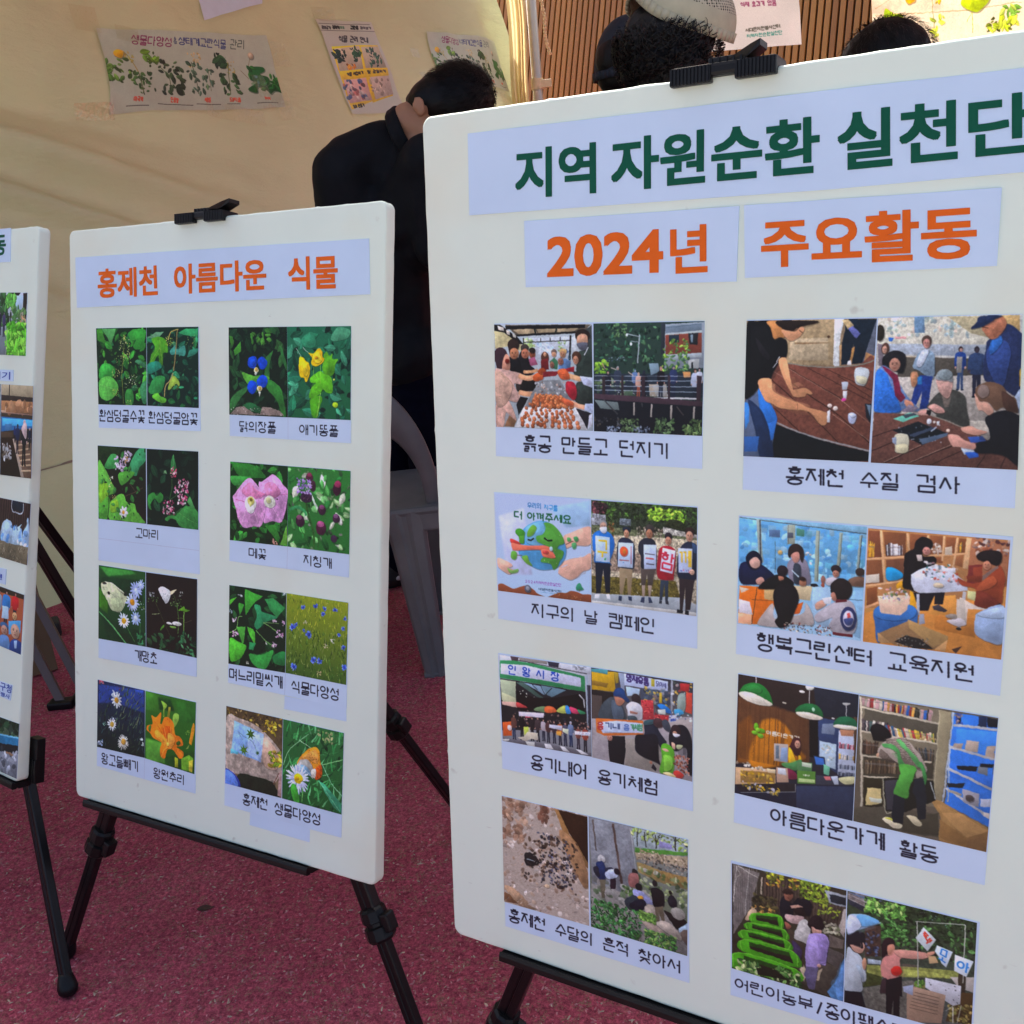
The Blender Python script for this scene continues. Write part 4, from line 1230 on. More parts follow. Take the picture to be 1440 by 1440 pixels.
'bags':(0.9187,'''BG #34343c #a09c98
P #c8a020 5,37 232,4 249,194 3,217
P #4c98a0 1,11 171,-10 166,40 0,38
P #8a6c28 4,127 175,122 156,170 4,172
P #201c1c 3,217 230,206 209,477 -1,536
P #4c4440 2,271 108,262 105,497 -1,517
P #a89030 232,4 277,6 277,102 249,115
P #8c9cb4 277,6 341,5 340,188 304,159
P #3c4454 492,111 807,102 808,294 500,239
P #b8c8e8 336,6 765,17 761,110 340,118
P #a8c4dc 349,125 492,128 483,190 367,218
SP 271 80 30 535 101 791 287 #303848 #8c9098 #c8b040 #405870 #706058
P #c0a830 682,131 707,131 707,228 678,233
L #8c94a0 20 802,-5 799,296
SP 272 60 25 807 -3 985 311 #a84040 #d8b048 #3c4048 #5c7060 #b8bcc0
P #b83034 876,16 968,10 961,85 880,82
P #c84838 937,89 993,88 991,285 930,272
S #8ca098 864,126 929,115 922,265 857,268
P #9c989c -1,517 995,309 1000,919 13,956
P #a8a09c 758,388 995,326 997,541 775,470
BD #88847c 347,637 674,611 760,893 336,935
P #b83840 500,230 622,218 631,396 518,417
SP 273 50 14 509 228 622 400 #e07060 #c04048 #8c2028
P #b03038 631,353 775,334 766,403 639,403
SP 274 24 18 639 339 775 407 #8c2830 #d86058
S #2074c8 673,243 732,241 791,281 783,316 724,301 673,268
P #c8d4cc 665,295 741,281 741,332 673,336
S #3c98c8 824,275 881,256 914,291 841,322
P #c8ccd8 775,334 849,312 841,372 783,400
P #4058a8 787,366 841,347 841,372 787,387
SP 275 20 16 758 299 987 358 #c0ccd8 #5c70a8 #c8d8d0
S #3c4850 97,372 155,290 220,252 294,301 330,348 339,461 86,501
S #4c5c6c 211,289 294,319 330,383 320,455 228,473
S #b07860 239,231 303,220 340,258 303,317 257,317
S #1c3c70 230,233 239,178 286,149 331,163 349,213 385,250 367,275 303,238
E #2c2428 452,230 43 49
S #c8ccd4 357,308 412,263 500,282 518,348 500,421 384,426 366,359
P #a07060 393,354 474,356 465,375 393,380
S #3c4c54 371,411 447,396 460,437 384,456
P #14161c 165,657 342,620 346,771 327,937 187,943 169,774
E #b08070 184,671 29 31
P #c86c2c 43,504 522,425 526,564 132,664 46,645
P #bccce8 57,543 256,481 518,452 522,547 113,640
TX #403470 15 361,9 583,24 583,90 360,76 명제유통
P #b0a838 603,17 635,19 635,88 603,86
TX #484c78 6 652,31 748,38 749,87 652,79 닭야채
TX #b03838 14 57,543 124,529 123,602 56,616 용
TX #40547c 12 138,527 292,505 292,563 138,595 기내
TX #5878b8 12 329,507 388,495 388,553 329,565 용
TX #4c9870 12 397,489 518,461 518,526 397,551 기체험
L #485068 3 133,627 319,593
S #1c2230 535,449 605,401 656,408 674,490 733,564 750,594 700,657 665,612 674,749 666,794 552,795 446,739 464,621 535,562
S #34545c 535,431 588,404 639,403 622,440 535,466
E #402c30 674,422 52 46
S #38404c 708,398 758,380 792,449 775,487 725,463
S #14161e 446,598 535,562 657,545 674,749 691,823 657,814 588,795 464,753
P #181820 622,831 657,875 648,903 605,879
E #a06850 601,827 14 15
S #14161e 784,485 825,426 907,401 964,448 997,574 999,851 950,804 949,635 908,611 851,657 793,636 775,555
E #281c20 842,465 48 55
E #b08870 833,492 22 20
S #d0d4e0 817,495 883,498 850,526 821,519
S #a8b088 851,598 908,594 884,633 851,632
S #54a028 700,640 742,605 809,633 830,713 819,862 777,889 700,908 687,868 708,758
S #78c040 717,739 759,712 810,735 802,840 726,876
K #3c8020 4 717,687 726,893
S #d8b098 708,663 751,654 776,674 742,682
S #d0a890 801,583 834,593 834,644 809,633
SP 276 70 20 827 697 974 867 #a05844 #c87858 #803c30 #c8a088 #502c28
S #b83830 819,870 860,843 918,871 894,912 844,916
S #d8c890 717,904 777,881 844,907 811,924'''),
'rock':(1.2176,'''BG #b0a498 #a89c90
SP 281 260 44 -13 -89 998 1356 #b8aca0 #a08c78 #c4bcb4 #8c7460 #d0c8c0
SP 282 60 66 10 -1 290 463 #987860 #a88c74 #7c5c48
SP 283 30 55 440 -2 565 183 #6c4838 #8c6450
P #2c1c10 661,6 1006,8 998,514 945,442 849,316 784,224
P #906c40 622,4 678,13 795,254 881,330 945,442 998,514 997,579 879,459 771,356
S #9c7854 673,272 784,257 955,493 994,772 907,752
SP 284 120 40 268 327 878 905 #30241c #4c3828 #1c1614 #685040 #8c7460
SP 285 110 26 418 292 845 868 #141418 #242838 #3c4258 #282018
SP 286 60 20 541 466 799 857 #485070 #687090 #282c44
S #202020 259,590 351,567 429,635 394,688 279,717
K #90a0a8 11 280,650 372,649
SP 287 40 13 416 416 887 906 #c8bca8 #a89878
E #c8b090 521,896 31 22
P #6c4c34 3,1098 96,1118 223,1195 0,1211
S #a08468 4,1031 156,1035 316,1170 407,1189 210,1220
GR 288 280 55 -13 923 1001 1353 12 40 #d0ccc4 #98908c #706860 #b8b0a8 #5c5450
GR 289 220 44 -1 406 486 992 12 40 #c8c0b4 #988470 #7c6858 #dcd8d0
GR 290 120 44 11 -43 676 351 25 40 #ccc0b4 #8c7060 #b09c88 #684c3c'''),
'stream':(1.1783,'''BG #80868c #505c3c
P #7c838a 4,8 436,8 485,426 484,577 343,714 22,704
L #58504c 17 42,21 74,338
L #504038 23 255,14 294,304 343,659
L #9ca4a8 11 431,14 485,426
P #98aab0 441,12 997,1 998,145 476,225
LV 291 60 36 446 -43 987 112 #98b060 #80a048 #b0c880
L #303028 10 499,30 498,188
L #303028 10 572,22 587,176
L #303028 12 685,26 690,161
L #303028 13 878,0 878,134
K #303028 6 655,34 690,98 726,16
K #303028 6 858,5 878,51 918,0
P #8888b8 716,71 848,90 848,131 716,144
P #4c8834 476,204 998,124 998,155 476,257
P #a89c80 476,257 998,165 998,268 497,316
SP 292 140 21 497 198 998 314 #b8a890 #6c6048 #8c7c64 #c8bca8
SP 293 120 21 538 256 999 435 #585048 #30302c #8c8478 #a09888
P #88784c 496,348 601,352 999,424 1000,497 684,500 506,442
BD #8c7444 684,373 989,375 990,479 705,463
E #a0a098 580,411 31 20
E #b0b0a4 700,416 37 24
SP 294 90 36 516 397 990 695 #6c8050 #485c34 #90a070 #a8b090 #30402c
P #7c7c78 11,707 201,699 386,713 683,737 890,869 1003,964 1004,1169 1,1185
SP 295 60 64 20 635 684 833 #8c8c88 #686c68 #a0a09c #5c6458 #506848
S #c0c4c4 84,401 118,370 162,392 161,435 95,447
S #1c2c54 72,470 139,436 171,509 163,621 113,640 70,592
S #202430 37,534 82,500 103,594 58,595
P #5c5848 102,638 169,620 154,823 126,831
S #242838 165,500 237,475 259,508 214,542 170,531
S #b0c0d8 165,544 248,489 291,510 290,565 191,603
E #18161c 291,502 31 31
P #201820 213,597 279,579 272,690 217,706
E #1c1c1c 472,456 28 31
S #8c5c58 415,498 495,466 516,546 494,606 419,616
SP 296 30 25 343 638 494 726 #5c7c40 #3c5c2c
E #141418 516,601 35 38
S #8c94c0 451,662 537,638 663,721 641,749 536,758 493,792
S #c89830 493,715 547,689 557,730 525,750
S #28343c 364,785 451,706 515,731 503,833 449,871 385,845
S #141824 407,817 515,731 578,735 578,811 492,858
P #b0b8cc 439,863 514,863 503,888 444,883
S #a0988c 578,789 641,749 683,780 672,903 599,881
E #1c181c 674,519 24 31
S #141418 637,599 694,562 761,596 761,736 673,761 652,692
P #5c5444 673,761 756,737 777,882 746,892 715,814 725,909 693,907
S #181820 803,659 838,596 890,634 890,709 828,716
E #181414 830,571 16 22
S #a0988c 683,932 766,885 849,904 931,986 932,1040 808,1003
S #908478 534,955 683,954 849,1055 683,1042
S #141414 767,777 849,796 890,827 951,808 992,839 911,928 849,882
E #8c8c84 905,768 71 61
P #98b4c8 911,917 1002,836 1002,900 921,957
S #5c5048 931,954 1002,910 1003,1061 952,1023
LV 297 240 38 3 856 535 1194 #24502c #34703c #1c3c20 #2c5c28 #4c8848
LV 298 80 36 513 848 683 936 #4c7834 #6c9444
LV 299 160 36 576 1026 891 1191 #30602c #487c38 #24482a #6c8c48'''),
'table1':(1.1019,'''BG #8c7c60 #7a4c40
P #a89470 321,-2 737,-1 755,359 333,345
BD #b8a888 357,144 647,139 656,313 348,314
P #c8d4dc 700,-2 760,-1 731,178 740,359 703,359
BD #e0e8e8 686,-2 745,-1 733,359 695,351
P #8a7050 389,175 649,177 650,184 390,190
E #4a3020 651,132 11 10
P #5c6474 891,2 1006,4 1003,328 910,358
P #b08c60 733,200 769,193 770,351 747,351
P #a87c50 934,253 1001,283 995,313 924,336
P #14202c 767,-1 999,4 952,179 909,336 836,343 842,178 821,343 755,351 754,178 771,88
P #a87c48 830,223 851,208 835,328 814,351
P #d8dce0 805,321 827,313 833,351 800,351
P #c8b080 745,6 789,0 836,52 793,81
P #6068a8 793,74 828,52 886,112 855,149 840,134
S #6c4034 216,377 349,337 505,360 696,370 881,351 1002,313 1040,959 762,963 416,873 270,813 222,566
NZ .12 16
L #342018 6 350,376 807,633
L #342018 8 386,501 751,736 1010,960
L #342018 7 219,471 520,726 762,955
L #342018 7 242,693 448,871
L #342018 5 506,375 991,630
L #342018 5 644,382 1016,553
L #342018 5 737,435 997,599
L #b08c7c 3 342,376 745,604 994,798
L #b08c7c 3 705,729 1001,937
L #a88478 3 224,400 370,485
K #8a8c8c 13 270,813 416,873 607,929 839,979 1013,1015
K #7c8478 8 341,337 505,360 696,368 881,351 1002,313
P #0c1216 271,829 417,881 607,937 840,991 1014,1022 1018,1093 0,1144 14,1019
S #50607c 4,634 117,568 200,646 261,765 243,968 216,1133 0,1144
S #2a74d0 108,544 183,615 243,709 269,773 263,829 225,904 183,856 139,769
P #3c88dc -4,651 38,666 42,812 10,879
S #1a2c4c 29,634 121,696 172,776 235,968 249,1132 150,1137 94,892 48,731
P #2c6cc0 198,823 270,789 243,952 227,961
P #2c5ca0 3,937 128,932 115,1056 7,1061
S #101214 4,24 84,6 203,4 278,128 327,167 331,275 285,314 225,416 202,463 106,480 108,544 4,626 -2,409
S #1c1c20 80,134 188,267 182,314 107,235
S #c88850 160,7 259,9 284,59 310,128 263,135 224,143 197,65
S #201814 243,5 551,10 537,32 492,39 431,53 386,91 308,74
S #d09870 284,74 386,91 431,53 462,69 434,122 396,152 358,163 318,136
K #503828 5 417,76 448,99
S #d09468 106,480 210,463 229,550 311,604 439,649 519,687 659,722 677,777 649,825 601,803 520,718 315,700 225,662 159,623
S #d4986c 269,314 324,294 350,376 388,532 404,547 481,531 545,569 538,584 499,577 484,601 406,603 373,564 305,439
K #8c5c44 5 432,657 434,720
L #d8d8dc 7 254,329 276,283
L #c8c8cc 6 224,376 262,329
E #e0d0c8 683,667 18 16
E #d8ccc4 728,686 18 18
P #d8dce0 667,714 689,698 694,800 671,801
S #b8c4c8 867,373 963,388 947,494 911,505 866,479
S #c8c8a8 878,434 952,448 940,494 880,479
P #b0bcc8 765,481 817,480 809,541 772,542
P #c8d0d8 780,549 813,549 806,618 783,619
E #c83c90 789,618 17 13
S #a8b4d0 827,733 856,717 890,739 875,802 837,795
S #c4d0e4 834,733 856,721 883,740 858,756
P #181c24 948,646 1000,645 1001,798 962,753
P #60788c 960,653 997,656 995,752'''),
'table2':(1.1075,'''BG #c0c4c0 #b0a898
BD #c8c8b8 -5,-14 981,5 989,293 8,269
SP 231 60 33 74 -4 652 143 #b8c8b8 #98b0b8 #d0d4c4 #90a8a8 #c8b8a8
BD #a8a080 493,0 726,6 777,158 654,123
BD #b89c68 862,1 981,5 984,129 894,61
P #98a4b0 80,191 763,208 766,292 84,270
P #6c90b0 261,-2 334,0 339,117 266,115
P #4c4840 151,288 752,308 755,424 273,452 158,444
L #c8b898 7 184,288 298,293
P #a8a49c 67,444 771,424 996,537 1002,779 284,716
P #98948c 636,475 780,474 789,753 646,757
SP 232 10 10 328 213 549 255 #c8d0d8
P #2868c8 78,147 120,148 104,174 83,173
P #d09898 119,139 210,140 203,158 128,156
PN 591,214 322 #302020 #c0988c #1c3c80 #304870
PN 703,216 374 #28242c #38303c #283c60 #1c2034 1.3
P #888884 567,290 606,291 602,408 564,408
S #7890a4 297,263 344,237 401,264 411,323 408,442 369,443 302,392 261,374 267,323
S #c0ccdc 320,246 368,242 347,306 309,366 284,340
P #1c3478 312,426 400,434 378,671 323,681 333,545 297,648 260,631 276,529
E #483830 353,177 36 43
E #b88478 352,194 25 35
S #a87858 250,409 295,409 298,477 275,512 254,495
P #2870b0 296,443 328,434 327,494 299,494
E #28241c 18,111 31 61
P #706870 5,190 47,199 55,357 21,357
E #483028 61,226 28 43
E #c09480 57,234 17 30
S #6080b0 22,374 71,357 133,426 230,581 323,681 299,698 202,692 179,710 30,713 -1,671 -7,462
S #2a6cc8 7,401 74,409 111,496 184,650 178,705 30,709 -1,662
P #70203c 38,357 81,374 157,426 188,547 222,598 191,632 148,582 126,461
S #18181c 51,287 116,244 191,262 210,323 189,409 131,392 71,357 46,348
E #b0806c 133,348 38 49
S #b88068 215,615 264,623 282,665 234,666
P #787080 249,648 322,672 268,708 195,701
S #3a3c38 422,578 468,543 561,534 624,575 643,674 662,789 617,799 523,760 444,737 435,712 378,671 377,646
P #686058 469,577 531,568 519,660 488,661
S #c0988c 432,442 526,450 537,526 509,593 469,569 435,510
S #8c989c 420,434 446,391 508,383 538,433 535,476 504,467 433,459
E #7c8c90 486,421 52 35
S #c8988c 378,663 424,637 489,677 489,702 443,704 410,687
S #c8988c 315,698 363,680 395,705 381,730 333,731
P #101014 371,688 403,688 400,730 372,714
S #202c50 770,183 843,126 901,61 984,121 1007,178 1014,423 982,570 893,522 855,490 757,457 752,325 764,233
S #2a4078 794,209 882,177 929,260 905,424 878,506 817,457 767,308
S #2c64b0 793,192 851,143 868,193 796,275
S #a86c50 736,82 825,9 870,10 894,69 844,151 792,167 753,124
S #1a2848 657,93 697,48 719,6 862,3 825,26 759,66 729,82
K #281c14 5 736,82 775,91
P #c8a020 992,391 1016,342 1020,505 991,505
P #a0b4cc 961,586 995,521 1018,553 1001,715
P #5c3c34 5,714 203,718 412,729 678,821 1010,1050 1012,1109 -6,1109
NZ .12 13
L #2c1c18 6 -2,904 160,838
L #2c1c18 7 -4,1015 165,931 384,806
L #2c1c18 7 91,1104 358,957
L #2c1c18 7 253,1104 561,949
L #2c1c18 7 412,1105 646,970
L #2c1c18 7 733,1104 789,996
L #2c1c18 7 888,1100 915,1014
L #a08878 4 245,1105 553,941
L #a08878 4 91,1096 350,949
K #807c70 8 412,729 523,768 679,838 907,991 1003,1066
P #68c0a8 140,758 260,708 325,732 214,781
P #384850 204,730 284,711 309,724 229,751
P #10161c 144,847 319,774 527,859 358,953
SP 234 40 10 178 790 495 925 #b8c4d4 #5c6c80 #303c4c #98a8b8
P #4c6078 333,908 526,851 520,876 358,949
P #303c50 259,877 416,813 447,821 292,893
L #a8b8cc 10 409,847 447,812
E #c8d0d8 394,770 17 21
E #d8d0c8 430,775 9 10
P #c8d0d4 445,770 465,766 464,799 448,800
E #e0c8b8 524,835 13 12
S #b8b8a0 162,881 251,877 263,970 249,1012 177,1016 166,974
S #c8c4a0 174,957 255,953 249,1012 185,1015
P #8898b0 143,907 171,897 174,957 145,941
P #2c4c98 658,879 755,868 794,915 682,919
P #b8c8d8 615,955 706,959 737,982 647,1011
P #2458b8 647,994 729,983 742,1023 679,1038
S #101218 780,720 883,677 971,699 1013,762 1010,1065 893,999 730,991 706,959 727,918 801,890 798,817 774,769
S #604838 698,524 750,482 817,474 885,506 924,571 968,586 985,659 978,691 941,668 882,653 838,678 792,622 716,607
S #402c24 879,539 953,586 988,659 978,691 897,660
E #7c6c64 752,540 39 49
S #c09480 692,557 732,615 785,622 824,678 795,712 749,680 719,672
S #c89480 617,807 678,797 724,820 784,834 725,861 664,855 618,832
S #c89484 527,868 589,866 643,905 712,926 706,967 607,955 561,949'''),
'class':(0.9173,'''BG #68b0dc #98c0dc
P #60a4d4 -1,11 1000,55 1021,477 7,384
SP 301 130 47 9 -6 1003 490 #58a8e4 #78bcec #4c98dc #88c8ec #a8d4e8
SB 302 60 71 9 2 995 426 #88c4e0 #5cb0c0 #70b8e8 #a8d0e0 #4890d0
P #80b4d0 -2,-1 997,-1 1000,55 -1,11
L #3c484c 6 -1,3 413,25 1000,55
L #98a8a0 35 155,6 189,365
L #30343c 9 167,9 184,333
L #a0ac9c 63 421,32 426,189
L #606c6c 5 398,34 403,191
L #98a898 32 633,60 635,476
L #606c68 6 644,59 643,475
L #98a898 27 810,60 800,331
L #5c6864 6 817,67 811,330
L #90a098 21 958,70 947,362
L #2c3c40 6 965,69 957,345
L #405c6c 5 298,177 306,441
P #5878a0 244,86 334,79 336,142 246,142
P #505868 392,97 438,93 440,136 394,140
P #4c8c78 464,56 525,62 527,116 466,118
SP 303 14 19 468 202 597 360 #d8b898 #d0c8c0 #e0d8d0
E #c8a860 340,265 18 18
P #d86c1c 12,582 162,572 322,577 284,895 147,898 7,909
P #f0b088 5,817 120,818 123,906 7,909
P #d8d4dc 11,698 101,712 129,817 13,816
P #d8c8b0 12,590 99,604 26,646
L #3c2c20 5 162,572 123,901
L #5c3820 4 117,689 294,679
P #c8a870 219,590 314,570 310,677 222,672
P #98bcd8 607,519 749,510 753,604 749,845 619,823
P #88b8dc 883,525 1001,503 995,896 951,887
L #304c60 4 886,591 994,585
S #101838 8,417 68,369 189,381 303,466 273,534 162,551 24,559
S #0c1024 68,377 63,321 114,275 171,294 193,364 150,426 102,423
S #c8a090 92,359 140,325 176,350 174,399 142,419 106,406
S #c09080 149,516 192,486 217,508 210,542 162,551
S #7c7888 398,375 438,307 530,297 570,356 587,497 492,508 428,476
S #2c3440 455,353 509,363 507,499 460,496
K #b8d0dc 9 441,402 497,452
S #281c1c 402,270 419,205 464,181 511,204 532,265 516,330 490,269 437,267 422,300
S #c08878 429,276 482,247 499,284 485,326 454,333
S #101014 171,571 272,477 365,451 460,504 400,560 211,587
E #201820 364,418 44 48
S #a87058 334,462 374,466 374,490 343,498
P #c8b890 446,530 606,515 596,640 496,637
S #a06c50 506,475 551,469 553,517 507,519
E #281c18 528,464 26 17
S #b8b4bc 702,452 775,420 813,455 734,496
E #241c20 783,357 38 33
E #a87460 785,395 26 28
S #6c5040 885,431 942,401 1000,402 1003,471 895,477
E #302420 965,360 35 33
S #141418 595,500 636,495 652,513 599,520
E #8c5c50 687,454 17 33
E #984c38 689,497 14 20
S #b0a8a4 179,860 248,751 295,703 314,825 455,789 547,744 559,661 616,750 619,839 457,854 364,892 188,901
P #d06020 483,687 543,655 516,756 470,770
S #121014 299,604 337,535 422,517 478,550 504,636 477,737 448,822 434,857 364,900 315,849 337,805 303,711
E #1c1618 831,516 83 91
S #1c1618 748,494 805,432 886,454 905,530 885,587 828,611 783,600
S #a87460 751,565 780,545 798,606 768,610
S #a8a4ac 632,764 712,681 791,623 879,596 931,629 958,720 961,798 921,876 795,878 748,829 775,753 671,807
P #5c2028 794,603 878,592 879,612 792,631
P #5c1c24 780,872 936,874 937,897 781,896
E #242c54 897,748 62 99
E #b8b8cc 897,748 41 69
S #344070 864,756 929,739 924,788 888,801
P #c04c48 884,706 905,695 914,733 889,745
S #c89880 635,667 679,622 717,641 711,665 652,705
P #d8dce4 686,605 760,587 755,644 710,649
SP 304 110 13 396 836 779 917 #30303c #c8b8a0 #5c4c40 #88a8b8 #181820 #d8d0c0 #8c3c30'''),
'library':(0.9243,'''BG #b88450 #c08840
P #b07c4c -12,8 739,-3 754,348 666,610 16,642
P #7c4830 4,15 91,12 116,217 10,236
P #7c4c30 110,14 277,11 286,191 140,218
P #7c4c30 -1,254 113,242 133,420 8,452
P #6c4430 141,239 272,217 280,377 156,400
P #7c4828 9,486 88,459 93,580 15,625
P #8c5434 307,13 436,13 445,166 307,146
P #8c5434 451,12 541,11 549,147 460,164
P #8c5434 564,13 638,15 638,138 564,145
P #7c4828 652,17 711,16 703,123 652,136
P #8c5434 446,191 543,172 553,221 448,224
P #98603c 632,163 689,141 688,240 636,229
P #a06848 740,5 998,12 1015,351 726,385
SP 311 60 27 744 1 994 122 #8c4c34 #c8c0b8 #402428 #a87c60 #5c5058
L #dcb080 18 94,7 142,427
L #dcb080 16 288,10 307,146
L #dcb080 14 436,13 449,165
L #dcb080 14 549,11 549,205
L #dcb080 14 641,14 628,230
L #dcb080 35 721,7 711,246
L #d8a878 18 -1,246 286,199
L #d8a878 14 445,174 711,130
L #d8a878 16 0,465 281,390
L #d8a070 18 0,644 102,588
BK 312 9 8,91 52,104 53,223 10,228 #d8a030 #e0b040 #c88820
BK 313 14 134,96 258,101 263,189 143,205 #c8ccd0 #303038 #a8a8b0 #e0e0e0 #584c50
BK 314 6 654,46 683,35 681,125 655,128 #c89830 #604030
P #c8c0b0 0,375 99,355 102,423 -1,444
P #c8b8a0 561,96 608,83 612,149 561,154
SP 315 24 19 457 78 532 152 #c8c0b0 #a89480 #e0d8d0
S #1c94d0 148,307 190,294 254,321 275,352 234,391 156,396
P #702c28 731,219 825,200 827,348 726,376
P #8c3c28 761,232 826,217 826,340 776,346
P #c8843c 2,687 509,495 995,485 996,927 -4,918
BD #d89444 471,499 657,460 667,627 471,635
BD #b07030 517,646 801,626 810,776 523,748
S #d89c1c 232,425 273,395 291,453 237,459
P #e0a020 331,465 379,493 377,613 337,584
S #141014 349,75 399,29 461,48 471,97 443,133 406,153 416,186 491,178 494,236 392,306 362,317 353,445 385,476 330,457 275,438 278,335 278,183 337,135
E #c08478 432,138 28 33
P #c8bcb4 362,174 400,170 410,220 372,224
P #14121a 355,479 581,444 572,546 512,553 508,478 469,610 408,618
P #38343c 498,572 542,550 605,592 591,607 507,597
P #9098a8 410,643 440,639 452,715 407,730
P #c8d0e0 332,338 391,289 479,246 554,238 724,352 736,417 581,448 401,478 361,461 335,405
SP 316 60 21 422 222 676 371 #d8d4d8 #c04c38 #308080 #c8a888 #506068 #e0dcd8 #b88890
P #d8e0f0 362,326 430,318 435,402 366,401
E #d8c8a8 530,399 37 19
P #e0e4f0 540,256 644,253 646,286 557,287
L #a8b0bc 21 390,484 399,653
L #a8a8ac 24 718,427 695,725
E #201c1c 694,725 19 12
S #8c3c24 664,325 754,356 840,322 893,250 940,196 982,289 974,388 960,505 795,535 794,402 697,380
S #a85030 826,340 895,283 927,328 873,384 794,410
S #6c2c20 802,409 890,431 953,498 802,530
S #181014 780,131 839,93 933,91 951,146 925,198 874,187 801,170
E #b87c60 854,205 28 35
P #786058 816,300 925,198 934,213 833,323
P #703020 721,302 830,290 826,340 731,343
P #c8bcb0 687,473 809,533 927,551 745,558 745,684 669,660
P #b8b0a4 666,492 718,486 744,676 669,669
P #18141c 911,520 966,480 956,547
P #c0c088 736,417 795,418 792,493 739,475
S #b8b4b8 609,668 705,639 741,684 687,705 633,690
S #8c847c 596,628 658,611 668,643 616,650
S #8ca4c4 801,626 827,572 989,502 1004,782 900,797 808,743
S #a8c0dc 813,591 884,548 990,510 995,592 873,608
S #2c5c9c 73,661 173,587 298,580 385,612 391,732 331,774 178,865 109,911 86,773
S #3470b8 73,652 157,589 329,576 385,621 350,685 211,721 99,710
P #d8c0a8 95,536 325,500 336,567 271,670 121,663
SP 317 50 21 107 462 317 573 #c8c0d8 #d8c8a0 #8888b0 #e0dcd8 #608050 #c89898
P #d8b8a0 100,544 244,596 337,507 316,621 271,672 129,671
P #8c6c48 113,839 336,705 619,829 532,915 236,919
P #a88458 109,831 212,905 141,915 112,901
P #a08050 327,697 624,794 619,838 523,894 339,765
P #201c1c 235,892 318,828 420,840 524,911 378,924
SP 318 60 11 243 830 498 925 #485048 #181818 #6c7068 #8c8478
P #c09460 532,910 618,821 609,921
P #38241c 653,893 726,856 685,922'''),
